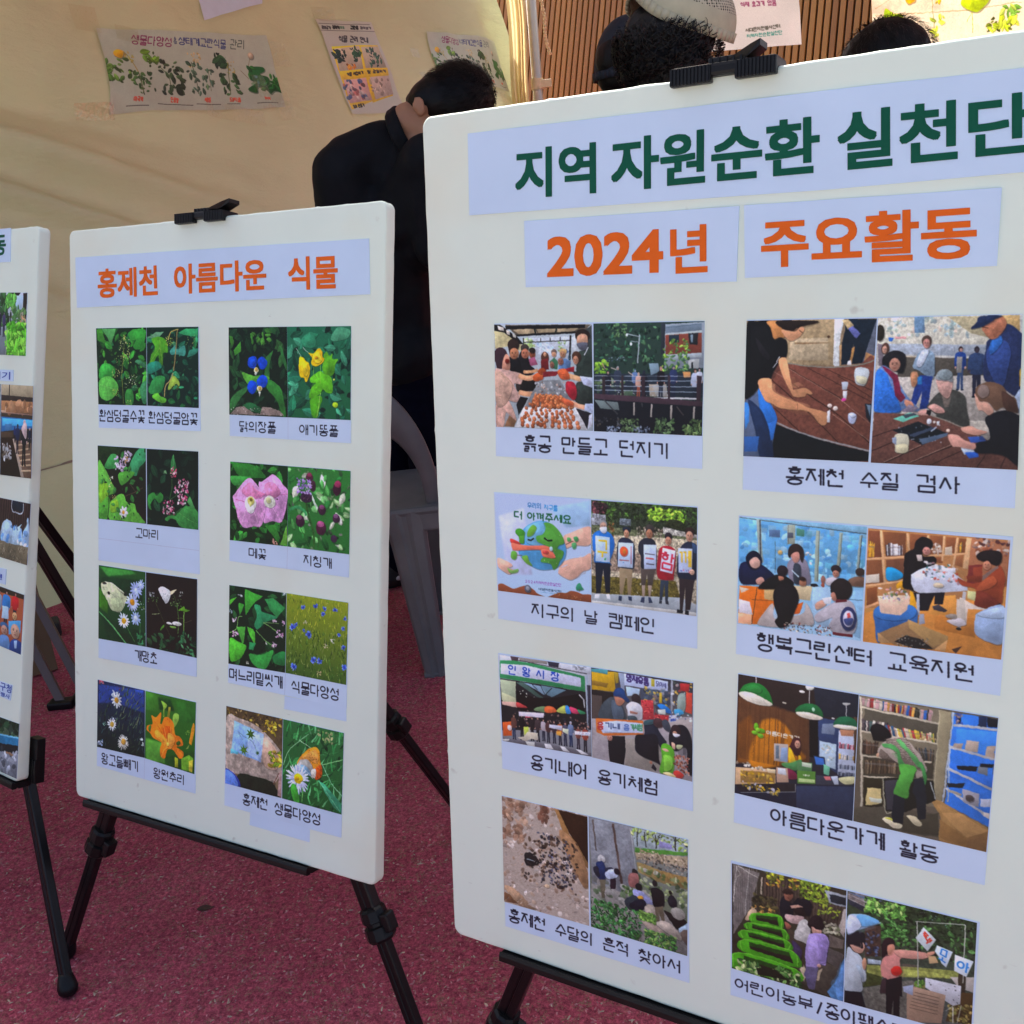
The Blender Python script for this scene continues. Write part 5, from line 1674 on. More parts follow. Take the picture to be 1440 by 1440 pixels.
'shop':(1.1054,'''BG #2c221e #1c2030
P #5c3c24 2,200 613,266 631,710 6,816
BD #84501c 14,449 117,347 226,765 16,813
S #c87c18 170,516 213,387 296,341 380,353 456,425 497,544 592,640 321,783 151,822 109,711
BL 9
GS 321 60 12 152 614 762 #4a2c1a
P #2a201e 1,1 567,-4 998,0 1007,186 505,249 235,205 6,179
P #202430 639,2 998,0 1007,186 719,245 665,217
P #2c3c60 684,252 860,254 862,714 700,635
BD #708098 722,302 826,280 821,377 716,389
P #100e10 615,295 685,280 699,616 627,613
P #a8c0d0 701,455 838,459 843,679 754,662 708,614
SP 322 20 19 723 464 828 617 #b8ccd0 #98b0b0 #c8c8b8
P #a8b4c8 854,331 1001,338 1000,719 862,723
P #b07c5c 862,320 974,306 972,363 873,375
BK 323 18 863,435 1001,433 1000,476 863,487 #a84050 #c8b8c0 #303848 #8c98a8
BK 324 18 863,530 1002,527 1002,570 863,583 #c8a040 #303848 #8c98a8 #d8d0c0
BK 325 18 865,617 1004,613 1004,651 865,665 #303848 #8c98a8 #606c80
BK 326 18 866,693 1005,670 1005,718 866,732 #303848 #687484 #404858
P #4c3828 969,194 1011,195 1012,601 986,588
L #d8d8d4 8 155,-7 157,52
L #d8d8d4 6 604,27 606,152
L #d8d8d4 6 905,103 908,206
S #d8dcd0 572,0 639,-3 631,22 586,31
S #b8bcb8 874,90 938,82 914,106 888,108
E #f0f0e8 544,55 23 12
E #c0b8a8 402,182 18 8
E #d0d0d0 804,240 14 7
S #1f7a30 10,163 51,91 127,52 212,61 270,119 301,212 245,203 130,146 34,149
S #2c8c3c 62,109 136,65 203,92 186,135 91,133
S #e0dcc8 8,174 44,147 130,146 244,183 301,212 274,234 171,242 65,218
S #1f6c38 500,241 520,188 591,150 662,150 708,189 719,245 630,224
S #e0d8c4 500,250 522,236 612,228 719,249 694,274 614,285 533,273
E #a8d8b8 642,193 12 18
S #1c6440 809,293 841,229 901,203 970,212 1002,272 895,275
S #e0dcc8 809,301 852,282 947,274 1002,281 982,302 897,313 827,313
E #60a820 168,442 20 34
E #70b428 160,498 30 18
E #58a020 216,471 30 22
E #68ac28 208,518 27 20
E #80c030 183,469 18 20
TX #d8d4c4 8 258,458 535,457 536,487 259,497 아름다운가게
P #a8a098 327,562 447,545 449,713 333,720
P #8098b8 389,588 444,576 448,703 384,708
P #5c6c78 342,578 370,572 374,691 346,697
S #3c1c20 461,552 486,488 531,468 551,513 549,591 537,624 500,622 481,587 453,574
E #c09078 524,528 23 36
S #e0b020 453,574 481,597 521,696 504,730 458,711
S #e0b020 537,624 560,638 557,678 539,672
S #4c8c50 476,707 556,658 559,727 506,769 413,751 403,724
S #70203c 432,766 497,771 535,811 527,843 454,851
P #c8a880 2,857 349,796 354,925 2,1021
P #8c6c38 47,877 350,826 345,927 50,989
SP 327 50 25 49 863 343 953 #c8a020 #a88038 #605028 #d8b850
SP 328 24 23 7 795 274 835 #d0ccc0 #a89c88
P #d8c8a0 274,803 350,801 351,835 285,841
P #1c2030 2,1021 529,892 999,786 1000,1104 537,1109 0,1104
P #28324a 529,902 1000,796 1000,1100 537,1104
P #201c20 2,1021 524,883 527,962 53,1080
SP 329 60 23 62 972 383 1033 #c8a820 #a88c20 #404030 #b8b8c8
K #98a0a0 4 53,1086 524,961
L #98a0a0 4 521,889 524,963
P #b89880 353,775 450,762 464,888 363,913
P #c8d0d8 367,777 432,771 444,828 369,831
P #4c7c30 529,763 681,737 686,849 537,880
P #a8c080 545,829 680,811 681,840 546,863
P #508050 526,685 652,666 650,744 533,762
P #b8c8b0 566,676 647,677 644,712 568,715
P #1c2434 658,596 751,594 763,669 675,685
P #3468b8 667,604 743,606 754,662 683,673
P #182434 715,680 741,674 738,704 720,704
P #60a888 745,654 798,671 793,749 748,741
P #303440 687,765 992,730 978,787 690,852
P #c87070 749,765 802,752 812,784 768,794
P #b0bccc 806,751 862,733 874,807 840,816
S #c0c090 872,750 1000,709 994,768 917,792
TX #d8e0d0 3 579,786 638,777 638,791 580,800 아름다운'''),
'shelves':(1.1017,'''BG #605848 #585044
P #78705c 17,2 592,7 617,812 57,954
P #504c40 44,86 591,126 584,290 44,294
P #3c382c 45,414 582,387 586,582 58,685
P #282418 59,695 207,670 231,961 70,950
BK 331 34 22,6 542,17 540,112 21,80 #8c2c2c #2c2828 #d8c8b8 #70303c #c8a0a0 #2458a8 #e0a048 #c05838 #303028 #b0a898
BK 332 12 26,183 227,188 205,291 31,292 #282830 #a8a090 #405c58 #d8d0c0 #584c50
BK 333 24 201,203 563,208 576,282 233,305 #d8b840 #e0d070 #c8a890 #a03838 #d8c8b0 #305880 #60803c #d8d4c8
BK 334 26 39,365 164,359 161,469 45,495 #4c3828 #2c2420 #604838
BK 335 30 435,341 579,339 577,437 476,450 #504030 #383428 #685848 #283848
BK 336 40 64,521 340,500 337,600 71,662 #4c3c2c #30281c #786850 #584838
LV 337 14 27 457 246 582 294 #c8b088 #a89060
L #c8c0a8 16 22,95 599,124
L #c8c0a8 15 31,301 593,288
L #c0b8a0 15 41,511 569,449
L #b8b098 15 58,690 339,640
L #c8c0a8 15 9,4 57,954
P #8c8468 592,12 682,14 657,762 597,757
L #b0a888 7 592,12 601,756
P #2c70d0 682,14 1001,8 995,335 1004,889 683,775
P #3c8cf0 723,138 1001,109 999,296 717,281
BD #2c6cd0 693,421 1006,483 997,581 684,539
P #101828 707,18 747,11 745,96 713,102
P #182848 867,6 923,5 922,98 865,90
P #101420 923,9 1001,8 1002,72 928,78
SP 338 12 27 710 14 758 97 #a08880 #384c98
L #b0b4b8 20 697,114 1000,91
L #a8acb0 20 689,297 1002,333
L #a8aaac 22 680,472 1005,579
L #a8aab0 20 678,638 998,812
L #a8b4c0 11 691,12 665,760
L #a8b4c0 9 684,279 698,752
P #b8a898 794,218 882,209 881,303 792,303
P #b0a090 715,258 772,251 767,299 701,294
P #a89888 939,234 994,222 994,325 930,321
P #10141c 744,438 889,415 883,455 754,465
P #687078 896,404 959,390 957,476 892,462
P #10141c 903,384 997,372 992,401 905,412
P #181c24 680,599 810,568 797,610 690,626
P #8c8c94 797,619 912,630 921,745 804,725
E #403838 851,684 30 26
P #a8b0c0 923,666 1011,654 1008,722 928,733
L #908c80 24 692,655 792,669
P #b8b0a8 955,775 1004,781 999,822 957,803
P #484438 2,978 219,912 587,879 684,1065 426,1095 -7,1106
BD #3c382c 366,977 638,866 650,1054 382,1097
S #8c6c40 581,771 656,757 786,818 997,910 1003,1096 856,1108 661,1092 657,901
P #a07c4c 663,860 795,826 994,921 968,957 849,1010 744,938
P #7c5c34 649,913 850,1019 855,1098 664,1071
P #6c5030 850,1019 991,931 999,1097 855,1103
P #c0b078 94,779 203,763 213,883 120,927 88,935
P #b8c0b0 117,861 212,848 209,884 127,894
P #181814 211,669 338,630 587,601 614,763 398,918 248,946
P #34343c 226,686 331,652 362,907 257,934
K #a8a890 6 216,673 248,946 302,938
P #a0a8a8 563,617 571,615 614,753 605,755
S #121014 97,263 122,224 175,213 230,247 254,291 234,334 182,355 129,356 108,311
S #a89c90 167,418 242,313 311,289 382,313 454,376 510,462 532,535 468,609 445,516 367,514 305,507 242,482 216,497 171,487
ST 22 5 #4c4038 199,332 362,278 533,555 375,512
ST 10 4 #4c4038 185,414 324,523 217,507 162,479
S #c8a080 152,471 174,457 167,498 153,491
S #4a9850 201,371 298,370 347,478 394,527 324,523 300,419 211,399
S #58a45c 295,322 330,314 439,418 495,485 462,512 387,410
S #4c9c3c 332,521 445,516 442,615 420,690 400,796 320,785 302,770 322,664 337,600
S #3c8844 469,490 494,465 534,574 530,644 513,639 498,543
P #181c24 451,613 510,599 544,730 548,940 488,956 468,769 440,736
P #141820 303,790 383,800 386,1023 306,1024 295,975
S #d8d0b0 225,1025 269,993 306,1024 378,1036 362,1071 291,1069
S #c8d050 242,1010 287,993 297,1016
S #b8b090 409,946 470,940 525,986 500,1013 446,987'''),
'planters':(1.0596,'''BG #383428 #28281c
P #706c68 9,4 251,28 178,374 14,704
GS 341 14 14 -21 243 481 #5c5854
L #c8c8c0 5 42,6 14,378
L #b0b0a8 5 157,12 121,483
K #d8d8c8 5 52,3 176,58 233,74
K #c0c0b0 4 42,41 81,82 42,123
P #483c34 289,59 855,19 995,136 991,312 933,388 282,335
GS 342 26 291 -21 986 414 #30281f
SP 343 70 21 270 -31 463 9 #98a8b0 #303420 #586840
LV 344 70 35 317 -50 644 119 #a8ac30 #7c8428 #b88438 #5c6424
LV 345 90 37 610 -7 855 169 #98b430 #b0c840 #6c8828 #587020
LV 346 40 33 772 116 945 291 #78882c #58682c #889838
P #98a0a8 820,38 997,48 1000,154 858,154
P #202830 856,67 997,67 995,136 875,140
P #a09890 979,179 1005,172 995,449 942,386
L #b8ac98 13 275,63 267,227
SP 347 90 29 197 237 412 369 #302c1c #4c4828 #1c1c14
SP 348 60 21 169 353 413 496 #a87838 #c89c50 #685024 #404020
S #c0a888 121,515 178,395 226,412 178,508
P #28241c 14,725 169,501 92,701 9,940
SP 349 40 29 811 345 950 443 #a8a890 #606848 #c8c8b0
P #605850 865,448 996,468 981,552 868,567
P #484440 868,577 999,606 951,762 853,713
P #3c3830 604,854 836,718 960,759 879,1051 634,990
P #b0a488 622,859 658,796 677,872 661,980
P #988c74 769,924 785,826 820,794 787,918
P #3c3428 507,474 654,572 658,826 604,854 509,617
S #10141c 439,260 484,178 540,243 593,178 612,223 559,298 542,373 450,399
E #8c5c48 507,172 39 59
S #281c18 456,155 502,113 547,131 538,153 475,170
S #14141c 593,208 665,168 710,196 711,274 676,324 612,262
P #b8907c 522,268 594,238 648,252 540,293
S #1c1414 559,308 594,267 649,272 659,329 596,347
S #b89c98 487,368 578,352 650,342 615,422 506,424
E #1c1414 455,438 39 46
S #885040 479,442 543,464 507,505
S #b8b8b4 606,405 668,367 705,436 690,592 636,588 567,568
S #1c1418 686,381 729,309 800,308 819,382 794,449 741,445 696,429
S #b08878 714,423 759,430 803,427 795,469 733,488
S #9888c0 689,521 724,481 830,459 867,528 845,715 837,758 783,765 767,822 686,828 665,671
S #8878b0 760,500 830,479 859,590 836,728 783,735 780,614
P #504c68 676,820 784,796 753,1022 699,1030 660,898
E #b89080 788,779 18 17
S #382c4c 545,605 600,629 638,679 621,787 584,757
S #4878a8 1008,623 928,891 869,1013 994,1062
P #5888c0 1001,665 929,911 950,1057 994,1052
PL 197,441 432,394 452,521 178,529
PL 155,546 470,516 499,619 140,613
PL 111,632 499,619 519,716 97,721
PL 112,727 547,708 609,858 97,848
PL 63,869 586,881 597,1002 9,1047
LV 350 50 48 53 936 258 1074 #406830 #7c9c58 #284824 #a8b880
LV 351 60 48 364 911 624 1057 #345c28 #5c8444 #1c3418 #a8b480
P #14180f 229,976 401,941 551,1017 420,1019 249,1044'''),
'packs':(1.0368,'''BG #283820 #484c4c
P #7c7470 4,6 195,-11 199,108 136,145 6,71
P #5c6c84 4,6 283,9 213,58 52,20
P #282c38 6,71 175,115 145,161 15,115
L #b8bcc0 4 4,25 214,76
L #b0b4b8 4 5,62 167,108
LV 361 200 42 149 -53 993 432 #1c2c18 #28401c #34582c #141c10 #48703c
LV 362 90 39 144 14 458 143 #58903c #70a848 #488034 #90b860
LV 363 80 37 277 166 497 378 #3c6c30 #588c48 #284c20
SP 364 30 8 522 -80 988 119 #a8c0c8 #6c98a0
BD #403028 148,282 275,244 284,523 157,561
SP 365 30 25 161 320 265 525 #485878 #202434
P #9cacb8 182,573 286,560 287,597 183,620
P #788040 175,632 880,471 891,542 179,744
P #98a050 462,590 821,526 822,554 464,646
BD #343c1c 145,698 298,707 301,782 150,849
P #585850 150,858 513,678 639,667 642,751 478,1040 180,1040
NZ .2 22
P #a8a49c 821,545 1012,485 1011,634 887,617
P #6c6c30 553,694 647,674 640,714 555,741
LV 366 30 34 553 662 639 727 #5c8834 #3c6424
S #2c261c 882,507 936,500 935,658 931,753 897,670
P #403018 919,654 996,639 1001,927 807,962 833,822
SP 367 90 25 828 760 996 946 #504820 #6c6c38 #282010 #a89858
S #16161c 7,399 78,349 143,349 153,431 139,510 69,588 19,528
S #c09480 34,485 90,487 139,491 137,435 154,468 132,531 76,539
S #a4b0b8 11,530 68,541 125,571 170,709 172,775 148,801 131,759 143,889 6,923
S #90a0ac 87,659 128,665 156,790 131,759
E #b08468 155,628 18 57
P #101218 6,923 143,899 180,1040 5,1039
S #98b8d8 6,230 81,187 177,180 258,212 270,222 173,284 86,338 11,393
S #68a8dc 82,198 193,184 258,217 125,289
S #c0cce0 10,238 58,205 117,291 15,383
S #201418 291,483 289,409 326,341 374,336 391,378 376,401 344,410 332,508 293,530
S #b88068 336,413 383,389 393,452 371,496 339,487
S #b87c74 287,597 308,525 371,487 401,431 487,409 636,388 645,422 458,488 436,533 447,623 433,665 387,727 306,705 293,671
S #c89080 393,433 628,385 637,434 458,488
S #b82820 368,629 398,582 438,579 455,621 425,659 385,661
S #c89078 636,388 697,350 690,380 652,410
S #2c2024 300,745 339,714 359,831 311,855 287,853
P #101014 331,725 456,658 467,844 447,841 450,1044 406,1054 397,885 386,1046 346,1045
L #b0b4ac 7 539,124 916,41
L #a8aca4 8 556,119 585,712
L #a8aca4 8 916,41 919,570
P #c8d4d8 607,155 704,242 643,367 549,274
TX #c84030 12 612,191 681,258 640,312 598,223 팩
P #c0d0dc 714,290 835,313 791,470 755,444 729,387 700,349
TX #2c78c8 12 746,308 800,319 786,435 726,406 모
P #c8d4dc 851,331 991,349 944,507 850,480
TX #2c80d0 14 872,376 969,378 958,474 868,456 아
P #b0946c 652,410 706,394 732,447 663,477
P #b8bcc4 637,616 909,601 909,769 856,805 640,704
SP 368 13 10 661 606 896 782 #202428
P #8c7460 501,795 554,722 798,725 787,855 777,991 511,1058
P #98806c 554,731 798,725 783,847 551,846
ST 6 4 #3c3028 563,757 752,754 744,935 522,940
P #98a4bc 468,749 549,709 549,808 477,793
L #b8bcb8 7 856,814 862,963
L #98a098 5 917,776 893,953
L #98a098 5 856,805 804,869'''),
'street':(0.3917,'''BG #c8d4e4 #687480
LV 401 120 69 0 2 772 198 #284c2c #386838 #203c24
P #1c1820 791,0 926,0 861,57 771,65
P #a8c4dc 860,17 964,17 938,112 849,128
P #241c1c 956,2 1000,2 994,198 957,191
LV 402 60 46 770 17 861 89 #488c38 #60a848
LV 403 60 35 834 96 984 191 #3c6838 #588048
P #788490 0,220 776,225 766,388 0,392
PN 587,122 153 #18181c #706070 #342c48 #202030
PN 665,122 144 #18181c #706070 #202438 #202030
PN 696,117 153 #28242c #706070 #1c1c30 #18182c
PN 742,117 161 #20202c #786878 #3c3460 #1c1c34
PN 396,116 170 #18181c #706070 #442c38 #202030
PN 818,109 93 #28242c #a08070 #28302c #202030
SP 404 10 23 933 127 992 183 #c88c68 #b0a898
LV 405 150 51 779 199 1006 393 #50a828 #68c038 #3c8820 #80d048
L #a8a898 6 784,225 766,388'''),
'greywall':(0.825,'''BG #788080 #585c60
NZ .3 40
SP 411 60 79 0 -17 986 865 #98a0a0 #484c50 #6c7478'''),
'bridge':(1.5684,'''BG #484038 #201814
P #a89c80 0,0 1000,0 999,195 4,182
L #20181c 28 265,-1 263,273
P #302828 4,182 999,195 1002,256 6,270
P #a87850 6,282 1002,269 1010,466 11,484
SP 421 20 138 47 288 983 462 #b88c68 #8c6448
L #c0a890 24 10,459 144,466 166,377
L #98786c 17 25,484 1011,490
P #2868a8 12,560 1014,565 1021,714 18,816
BD #4cb0e8 51,584 1015,577 1019,677 54,711
P #3c70a0 140,682 364,671 368,785 143,797
P #48382c 18,816 392,822 395,898 21,945
P #241814 1,920 442,896 702,1577 0,1574
SP 422 50 62 65 1037 354 1297 #a8b0b8 #685c50 #c8d0d8 #483828
P #b0a090 395,924 467,920 773,1559 678,1565
P #6c5444 491,944 985,968 1000,1568 773,1559
ST 6 28 #c0a888 469,997 913,921 996,1478 700,1499
PN 553,662 513 #141420 #28202c #1c2448 #141428
PN 460,704 282 #202030 #403848 #202858 #141428
PN 761,577 796 #c0a8a8 #b89898 #181820 #101014
S #c8b0b0 673,732 763,627 834,673 819,901 723,830
PN 928,706 385 #b89898 #a89090 #181c30 #101014'''),
'sacks':(0.3629,'''BG #2c1c1c #201818
GS 431 40 0 -37 993 315 #402c2c
P #141c2c 799,1 925,4 922,56 804,57
K #b0bcc8 7 795,-7 807,61 915,63 922,5
S #a0c0dc 696,266 697,164 727,124 785,121 813,158 823,278 756,275
S #a8c8e0 831,273 821,165 876,149 913,126 900,154 927,186 932,266 888,277
S #98b8d8 942,259 934,176 976,126 972,97 988,99 1003,245
S #a0c0dc 548,289 559,174 627,146 672,177 678,259
SP 432 24 32 702 154 989 260 #c8dcec #6c98c8 #4c84c8
P #6c6450 0,332 687,258 997,255 1000,363 0,373
GR 433 200 34 328 272 1000 413 20 60 #a89c80 #483c2c #c8bca4 #2c2418'''),
'crowd':(0.3552,'''BG #a85838 #984c30
P #30241c 0,0 1000,0 1000,26 0,48
PN 633,26 227 #18181c #b08070 #304878 #202438
PN 736,15 237 #18141c #b08070 #8098b8 #202438
PN 816,4 227 #181418 #c09080 #3078c0 #181c2c 1.6
PN 911,0 197 #402420 #b08070 #b82028 #1c2030 1.6
P #a8c8e0 777,107 842,103 851,174 775,186
E #c8a070 912,143 24 24
PN 646,218 178 #3068a8 #b08070 #3068a8 #202438
E #2c5888 807,221 44 20
E #b08878 810,248 34 30
S #5c88c0 758,307 791,281 861,284 867,358 763,364
P #50a0d8 852,183 983,155 982,228 859,265
E #c09880 927,231 47 43
S #203c80 880,308 928,278 1005,288 1003,350 885,364
P #98b8d8 921,289 954,281 954,328 930,334'''),
'creek':(0.3572,'''BG #24382c #687078
LV 441 120 72 0 -64 992 192 #1c3824 #2c5434 #485c48 #142418
P #2878a8 0,198 1003,95 1008,143 0,254
L #70c0e8 12 0,187 1003,90
P #1c2024 0,254 1008,143 1003,194 0,311
P #7c8490 0,311 1003,194 1000,357 0,357
SP 442 120 37 399 193 998 423 #98a0ac #5c646c #b0b8c4 #404850
P #8c6c50 861,206 951,206 935,220 862,216'''),
'plantposter':(0.3887,'''BG #9ea896 #98a08c
NZ .02 49
TX #70284c 5 179,24 397,37 385,81 168,67 생물다양성
TX #34405c 4 404,28 431,29 421,68 393,67 &
TX #2c3868 5 435,31 727,34 714,80 425,68 생태계교란식물
TX #2c4038 4 753,29 848,30 834,77 740,75 관리
S #c89820 60,112 84,100 111,111 94,142 70,139 56,128
K #8c8040 5 111,111 138,153 161,214
SP 501 14 10 106 114 166 176 #a89040 #8c9040
LV 502 27 26 -1 146 125 268 #3c5c28 #4c6c2c #2c4420
LV 503 30 20 127 213 239 320 #2c4c28 #3c5c2c #243c20
K #4c5830 5 164,221 166,313
LV 504 9 40 218 104 289 182 #5c8028 #4c7028
K #50603c 4 283,181 326,235 323,313
LV 505 30 26 274 148 409 313 #202c20 #2c4028 #344c2c
LV 506 9 35 343 243 406 305 #1c2c1c #243420
SP 507 24 12 460 106 535 178 #a09058 #b0a070
K #3c4c30 4 475,154 481,234 478,313
LV 508 27 24 443 161 555 313 #2c4430 #3c5440 #243828
LV 509 14 21 537 185 594 281 #34503c #44603c
K #4c5838 3 567,193 561,297
LV 510 7 48 625 102 678 176 #1c3c1c #244820
SP 511 20 10 686 141 745 216 #a08c50 #8c8c48
LV 512 27 26 638 207 745 313 #24401c #2c4c24 #1c3018
K #48582c 4 709,150 676,313
K #6c6848 3 777,186 818,231
K #6c6848 3 858,114 828,181
E #9c8c70 861,110 17 16
E #b0a488 861,110 10 10
S #1c5424 836,173 879,164 929,167 933,188 897,205 943,221 943,255 917,272 974,255 1016,271 1001,301 961,297 930,313 912,288 866,272 846,305 797,284 864,247 823,231
LV 513 21 35 816 171 1021 305 #1c5424 #2c6c28 #246020
TX #b04830 5 115,328 161,332 156,351 111,347 미국쑥
TX #b04830 5 319,328 363,332 357,353 313,350 단풍잎
TX #b04830 5 515,329 552,331 546,351 509,349 서양등
TX #b04830 5 667,329 734,333 728,354 661,350 돼지풀
TX #b04830 5 879,330 920,332 914,348 874,346 가시박
L #383830 3 77,362 186,368
L #383830 3 236,360 440,365
L #383830 3 460,359 604,363
L #383830 3 643,360 720,363
L #383830 3 830,359 961,363'''),
'infoposter':(1.2592,'''BG #a6a89a #a0a292
L #484840 7 16,64 953,37
L #484840 7 2,158 1015,131
TX #383838 15 49,96 206,97 184,136 28,135 정보공개
TX #181818 20 257,76 372,82 349,125 231,122 생태계
TX #507058 15 388,77 471,81 454,113 369,112 보호
TX #181818 20 580,69 718,74 697,114 557,112 교란종
TX #484848 13 755,73 962,71 946,103 736,108 알아보기
TX #383838 18 282,223 811,226 769,306 237,305 식물 관리 안내
P #c8a818 84,365 938,332 901,1017 475,1105 486,1084 25,1202
P #a89c80 122,393 561,358 494,666 85,683
P #a09478 581,372 930,346 950,639 543,652
LV 521 12 77 84 409 276 558 #1c2c18 #243820
LV 522 12 66 376 380 544 561 #1c3818 #284820
LV 523 8 44 236 593 376 664 #d08020 #c06818
LV 524 16 66 650 379 908 624 #2c4828 #38583c
P #b08c80 90,799 496,768 495,1067 45,1112
SP 525 40 57 42 806 451 1065 #34486c #904c40 #a89c90 #402c2c
P #a09080 566,770 938,747 918,996 556,1063
SP 526 30 49 523 787 902 1019 #a89c88 #887868 #786858
P #c8a818 85,683 964,639 938,747 82,799
TX #383010 15 195,707 481,690 468,731 188,745 식물 채집하기
TX #383010 15 554,685 920,669 909,706 546,722 잎 관찰하기
TX #383010 15 87,1139 297,1117 286,1159 85,1175 압화 만들기'''),
'notice':(0.6503,'''BG #e6e4de #e0ded8
K #b89c70 16 89,208 91,266 104,326
TX #a05878 7 528,257 744,257 740,295 522,294 20년 이상
TX #a05878 8 567,319 834,309 832,349 563,350 식재 효과가 있음
TX #6c6c60 7 562,507 839,487 839,514 559,533 서대문자원봉사센터
TX #58a090 6 560,551 849,535 848,563 558,574 지역자원순환실천단'''),
'leafsheet':(0.4444,'''BG #f4e6cc #f0e0c0
BD #f8d8b8 3,114 347,117 349,225 -6,249
BL 11
L #c8a878 4 11,249 212,241 437,234 738,199
L #d8c0a0 3 221,230 220,334
L #d8b890 3 13,219 147,145
S #f0a800 167,160 213,161 217,187 192,197 171,187
K #a8a060 4 293,146 302,271 312,345
K #b8b050 4 498,227 504,334
K #b8b050 3 498,235 470,283
S #a8c010 447,171 503,157 578,165 567,205 525,236 489,231 444,210
S #98b418 62,219 95,228 111,244 145,240 156,276 110,271 64,270
LV 531 8 27 298 248 364 350 #b8c840 #a0b438
LV 532 14 40 560 262 739 325 #a8bc20 #b8cc38 #8ca020
LV 533 10 32 624 206 733 271 #70a038 #a0b848 #608c30
LV 534 6 24 306 162 340 193 #c8b018'''),
}
WALL_POSTERS=[('plantposter',[(1230.3,2106.2),(2116.2,2131.3),(2067.1,1783.7),(1172.9,1770.2)]),('infoposter',[(2465.9,2233.7),(2856.8,2242.8),(2868.8,1759.5),(2497.8,1758.7)]),('plantposter',[(3255.6,2208.8),(3899.3,2208.2),(3877.8,1900.1),(3222.6,1902.5)]),('blank',[(1810.4,2459.3),(2274.1,2514.1),(2174.6,2293.8),(1791.5,2181.4)])]
TAPES=[(1187.4,2134.7),(2160.3,2045.1),(2064.1,1787.4),(1783.8,1759.5),(1111.0,1780.7),(3110.8,2089.9),(3094.5,1944.3),(3798.1,1799.6),(2532.3,2260.2),(1367.2,2091.2),(1978.8,1860.4)]
SHEETS=[('notice',[(789.9,2132.6),(1444.9,2077.2),(1475.1,1730.7),(943.9,1736.3)]),('leafsheet',[(1766.6,2050.0),(2695.3,1971.4),(2663.1,1589.8),(1799.7,1635.7)])]
PIC_IMG = {}
def pic_image(name, width_mm, dens=2.3, gain=1.14):
    if name in PIC_IMG: return PIC_IMG[name]
    asp, ops = PICS[name]
    cv = Canvas(max(160, width_mm * dens) * 2, asp)
    cv.flatter = ops.count('PN') + ops.count('TX') + ops.count('BK') > 0 or name.startswith('table') or name in ('class',)
    cv.run(ops, .0095 if ops.count('LV') + ops.count('GR') > 0 and ops.count('PN') == 0 and ops.count('TX') == 0 else (0 if 'poster' in name or name in ('notice', 'earth') else .0035))
    cv.blur(1)
    if gain < 1.5 and name != 'notice' and name != 'earth':
        cv.noise(.02 if cv.flatter else .045, 7, 77)
        cv.noise(.02, 30, 78)
    PIC_IMG[name] = cv.image('print_' + name, gain=gain, grain=.04, seed=len(name))
    return PIC_IMG[name]

def qlen(q):
    a = [Vector(p) for p in q]
    return ((a[1] - a[0]).length + (a[2] - a[3]).length) / 2, ((a[3] - a[0]).length + (a[2] - a[1]).length) / 2

# ------------------------------------------------------------------ materials
M_board = simple_mat('foam_board', (.705, .80, .705), .55, .022, 7, .15, 60, .25)
def add_marks(mt, scale, lo, hi, col, amount, coords='Object', stretch=(1, 1, 1)):
    t_ = mt.node_tree; b_ = t_.nodes['Principled BSDF']
    src = b_.inputs['Base Color'].links[0].from_socket
    tc_ = t_.nodes.new('ShaderNodeTexCoord'); mp_ = t_.nodes.new('ShaderNodeMapping'); mp_.inputs['Scale'].default_value = stretch
    n_ = t_.nodes.new('ShaderNodeTexNoise'); n_.inputs['Scale'].default_value = scale; n_.inputs['Detail'].default_value = 3
    r_ = t_.nodes.new('ShaderNodeValToRGB'); r_.color_ramp.elements[0].position = lo; r_.color_ramp.elements[1].position = hi
    r_.color_ramp.elements[1].color = (amount,) * 3 + (1,)
    m_ = t_.nodes.new('ShaderNodeMix'); m_.data_type = 'RGBA'; m_.inputs[7].default_value = col
    t_.links.new(tc_.outputs[coords], mp_.inputs[0]); t_.links.new(mp_.outputs[0], n_.inputs['Vector']); t_.links.new(n_.outputs[0], r_.inputs[0])
    t_.links.new(r_.outputs[0], m_.inputs[0]); t_.links.new(src, m_.inputs[6]); t_.links.new(m_.outputs[2], b_.inputs['Base Color'])
add_marks(M_board, 36, .70, .76, (.42, .42, .36, 1), .45)
add_marks(M_board, 5, .52, .70, (.70, .70, .56, 1), .5)
add_marks(M_board, 120, .73, .78, (.35, .34, .30, 1), .4, 'Object', (.25, 1, 1))
M_black = simple_mat('black_plastic', (.006, .006, .0065), .38, .25, 60, .1, 300, .25)
M_blackm = simple_mat('black_aluminium', (.0055, .0055, .006), .33, .2, 40, .05, 300, .3)
M_inkG = simple_mat('green_ink', (.003, .085, .048), .5, .08, 40, 0, 1, .15)
M_inkO = simple_mat('orange_ink', (.72, .125, .010), .5, .06, 40, 0, 1, .15)
M_inkB = simple_mat('blue_ink', (.03, .07, .42), .42, .06, 40, 0, 1, .4)
INK = {'G': M_inkG, 'O': M_inkO, 'B': M_inkB}
PAPER = (.705, .745, .905)
M_paper = simple_mat('printer_paper', (.54, .68, .87), .6, .03, 14, .12, 18, .3)

# ------------------------------------------------------------------ the three display boards
BOARD_W, BOARD_H, BOARD_T = .6, .9, .02
FR = {
 'mid': (Vector((-.75, 1.4286, .3536)), Vector((.8665, -.4992, 0)), Vector((.484, .8402, -.2447)), Vector((.1221, .212, .9696))),
 'big': (Vector((-.1134, .9634, .407)), Vector((.852, -.5236, 0)), Vector((.5191, .8447, -.1301)), Vector((.0681, .1108, .9915))),
 'left': (Vector((-.8499, 1.4485, .3756)), Vector((.8048, -.5935, 0)), Vector((.5691, .7718, -.2837)), Vector((.1684, .2283, .9589)))}

def board_world(k, u, d, v):
    o, ex, yy, ey = FR[k]
    if k == 'left': u = u - BOARD_W
    return o + ex * u + yy * d + ey * v

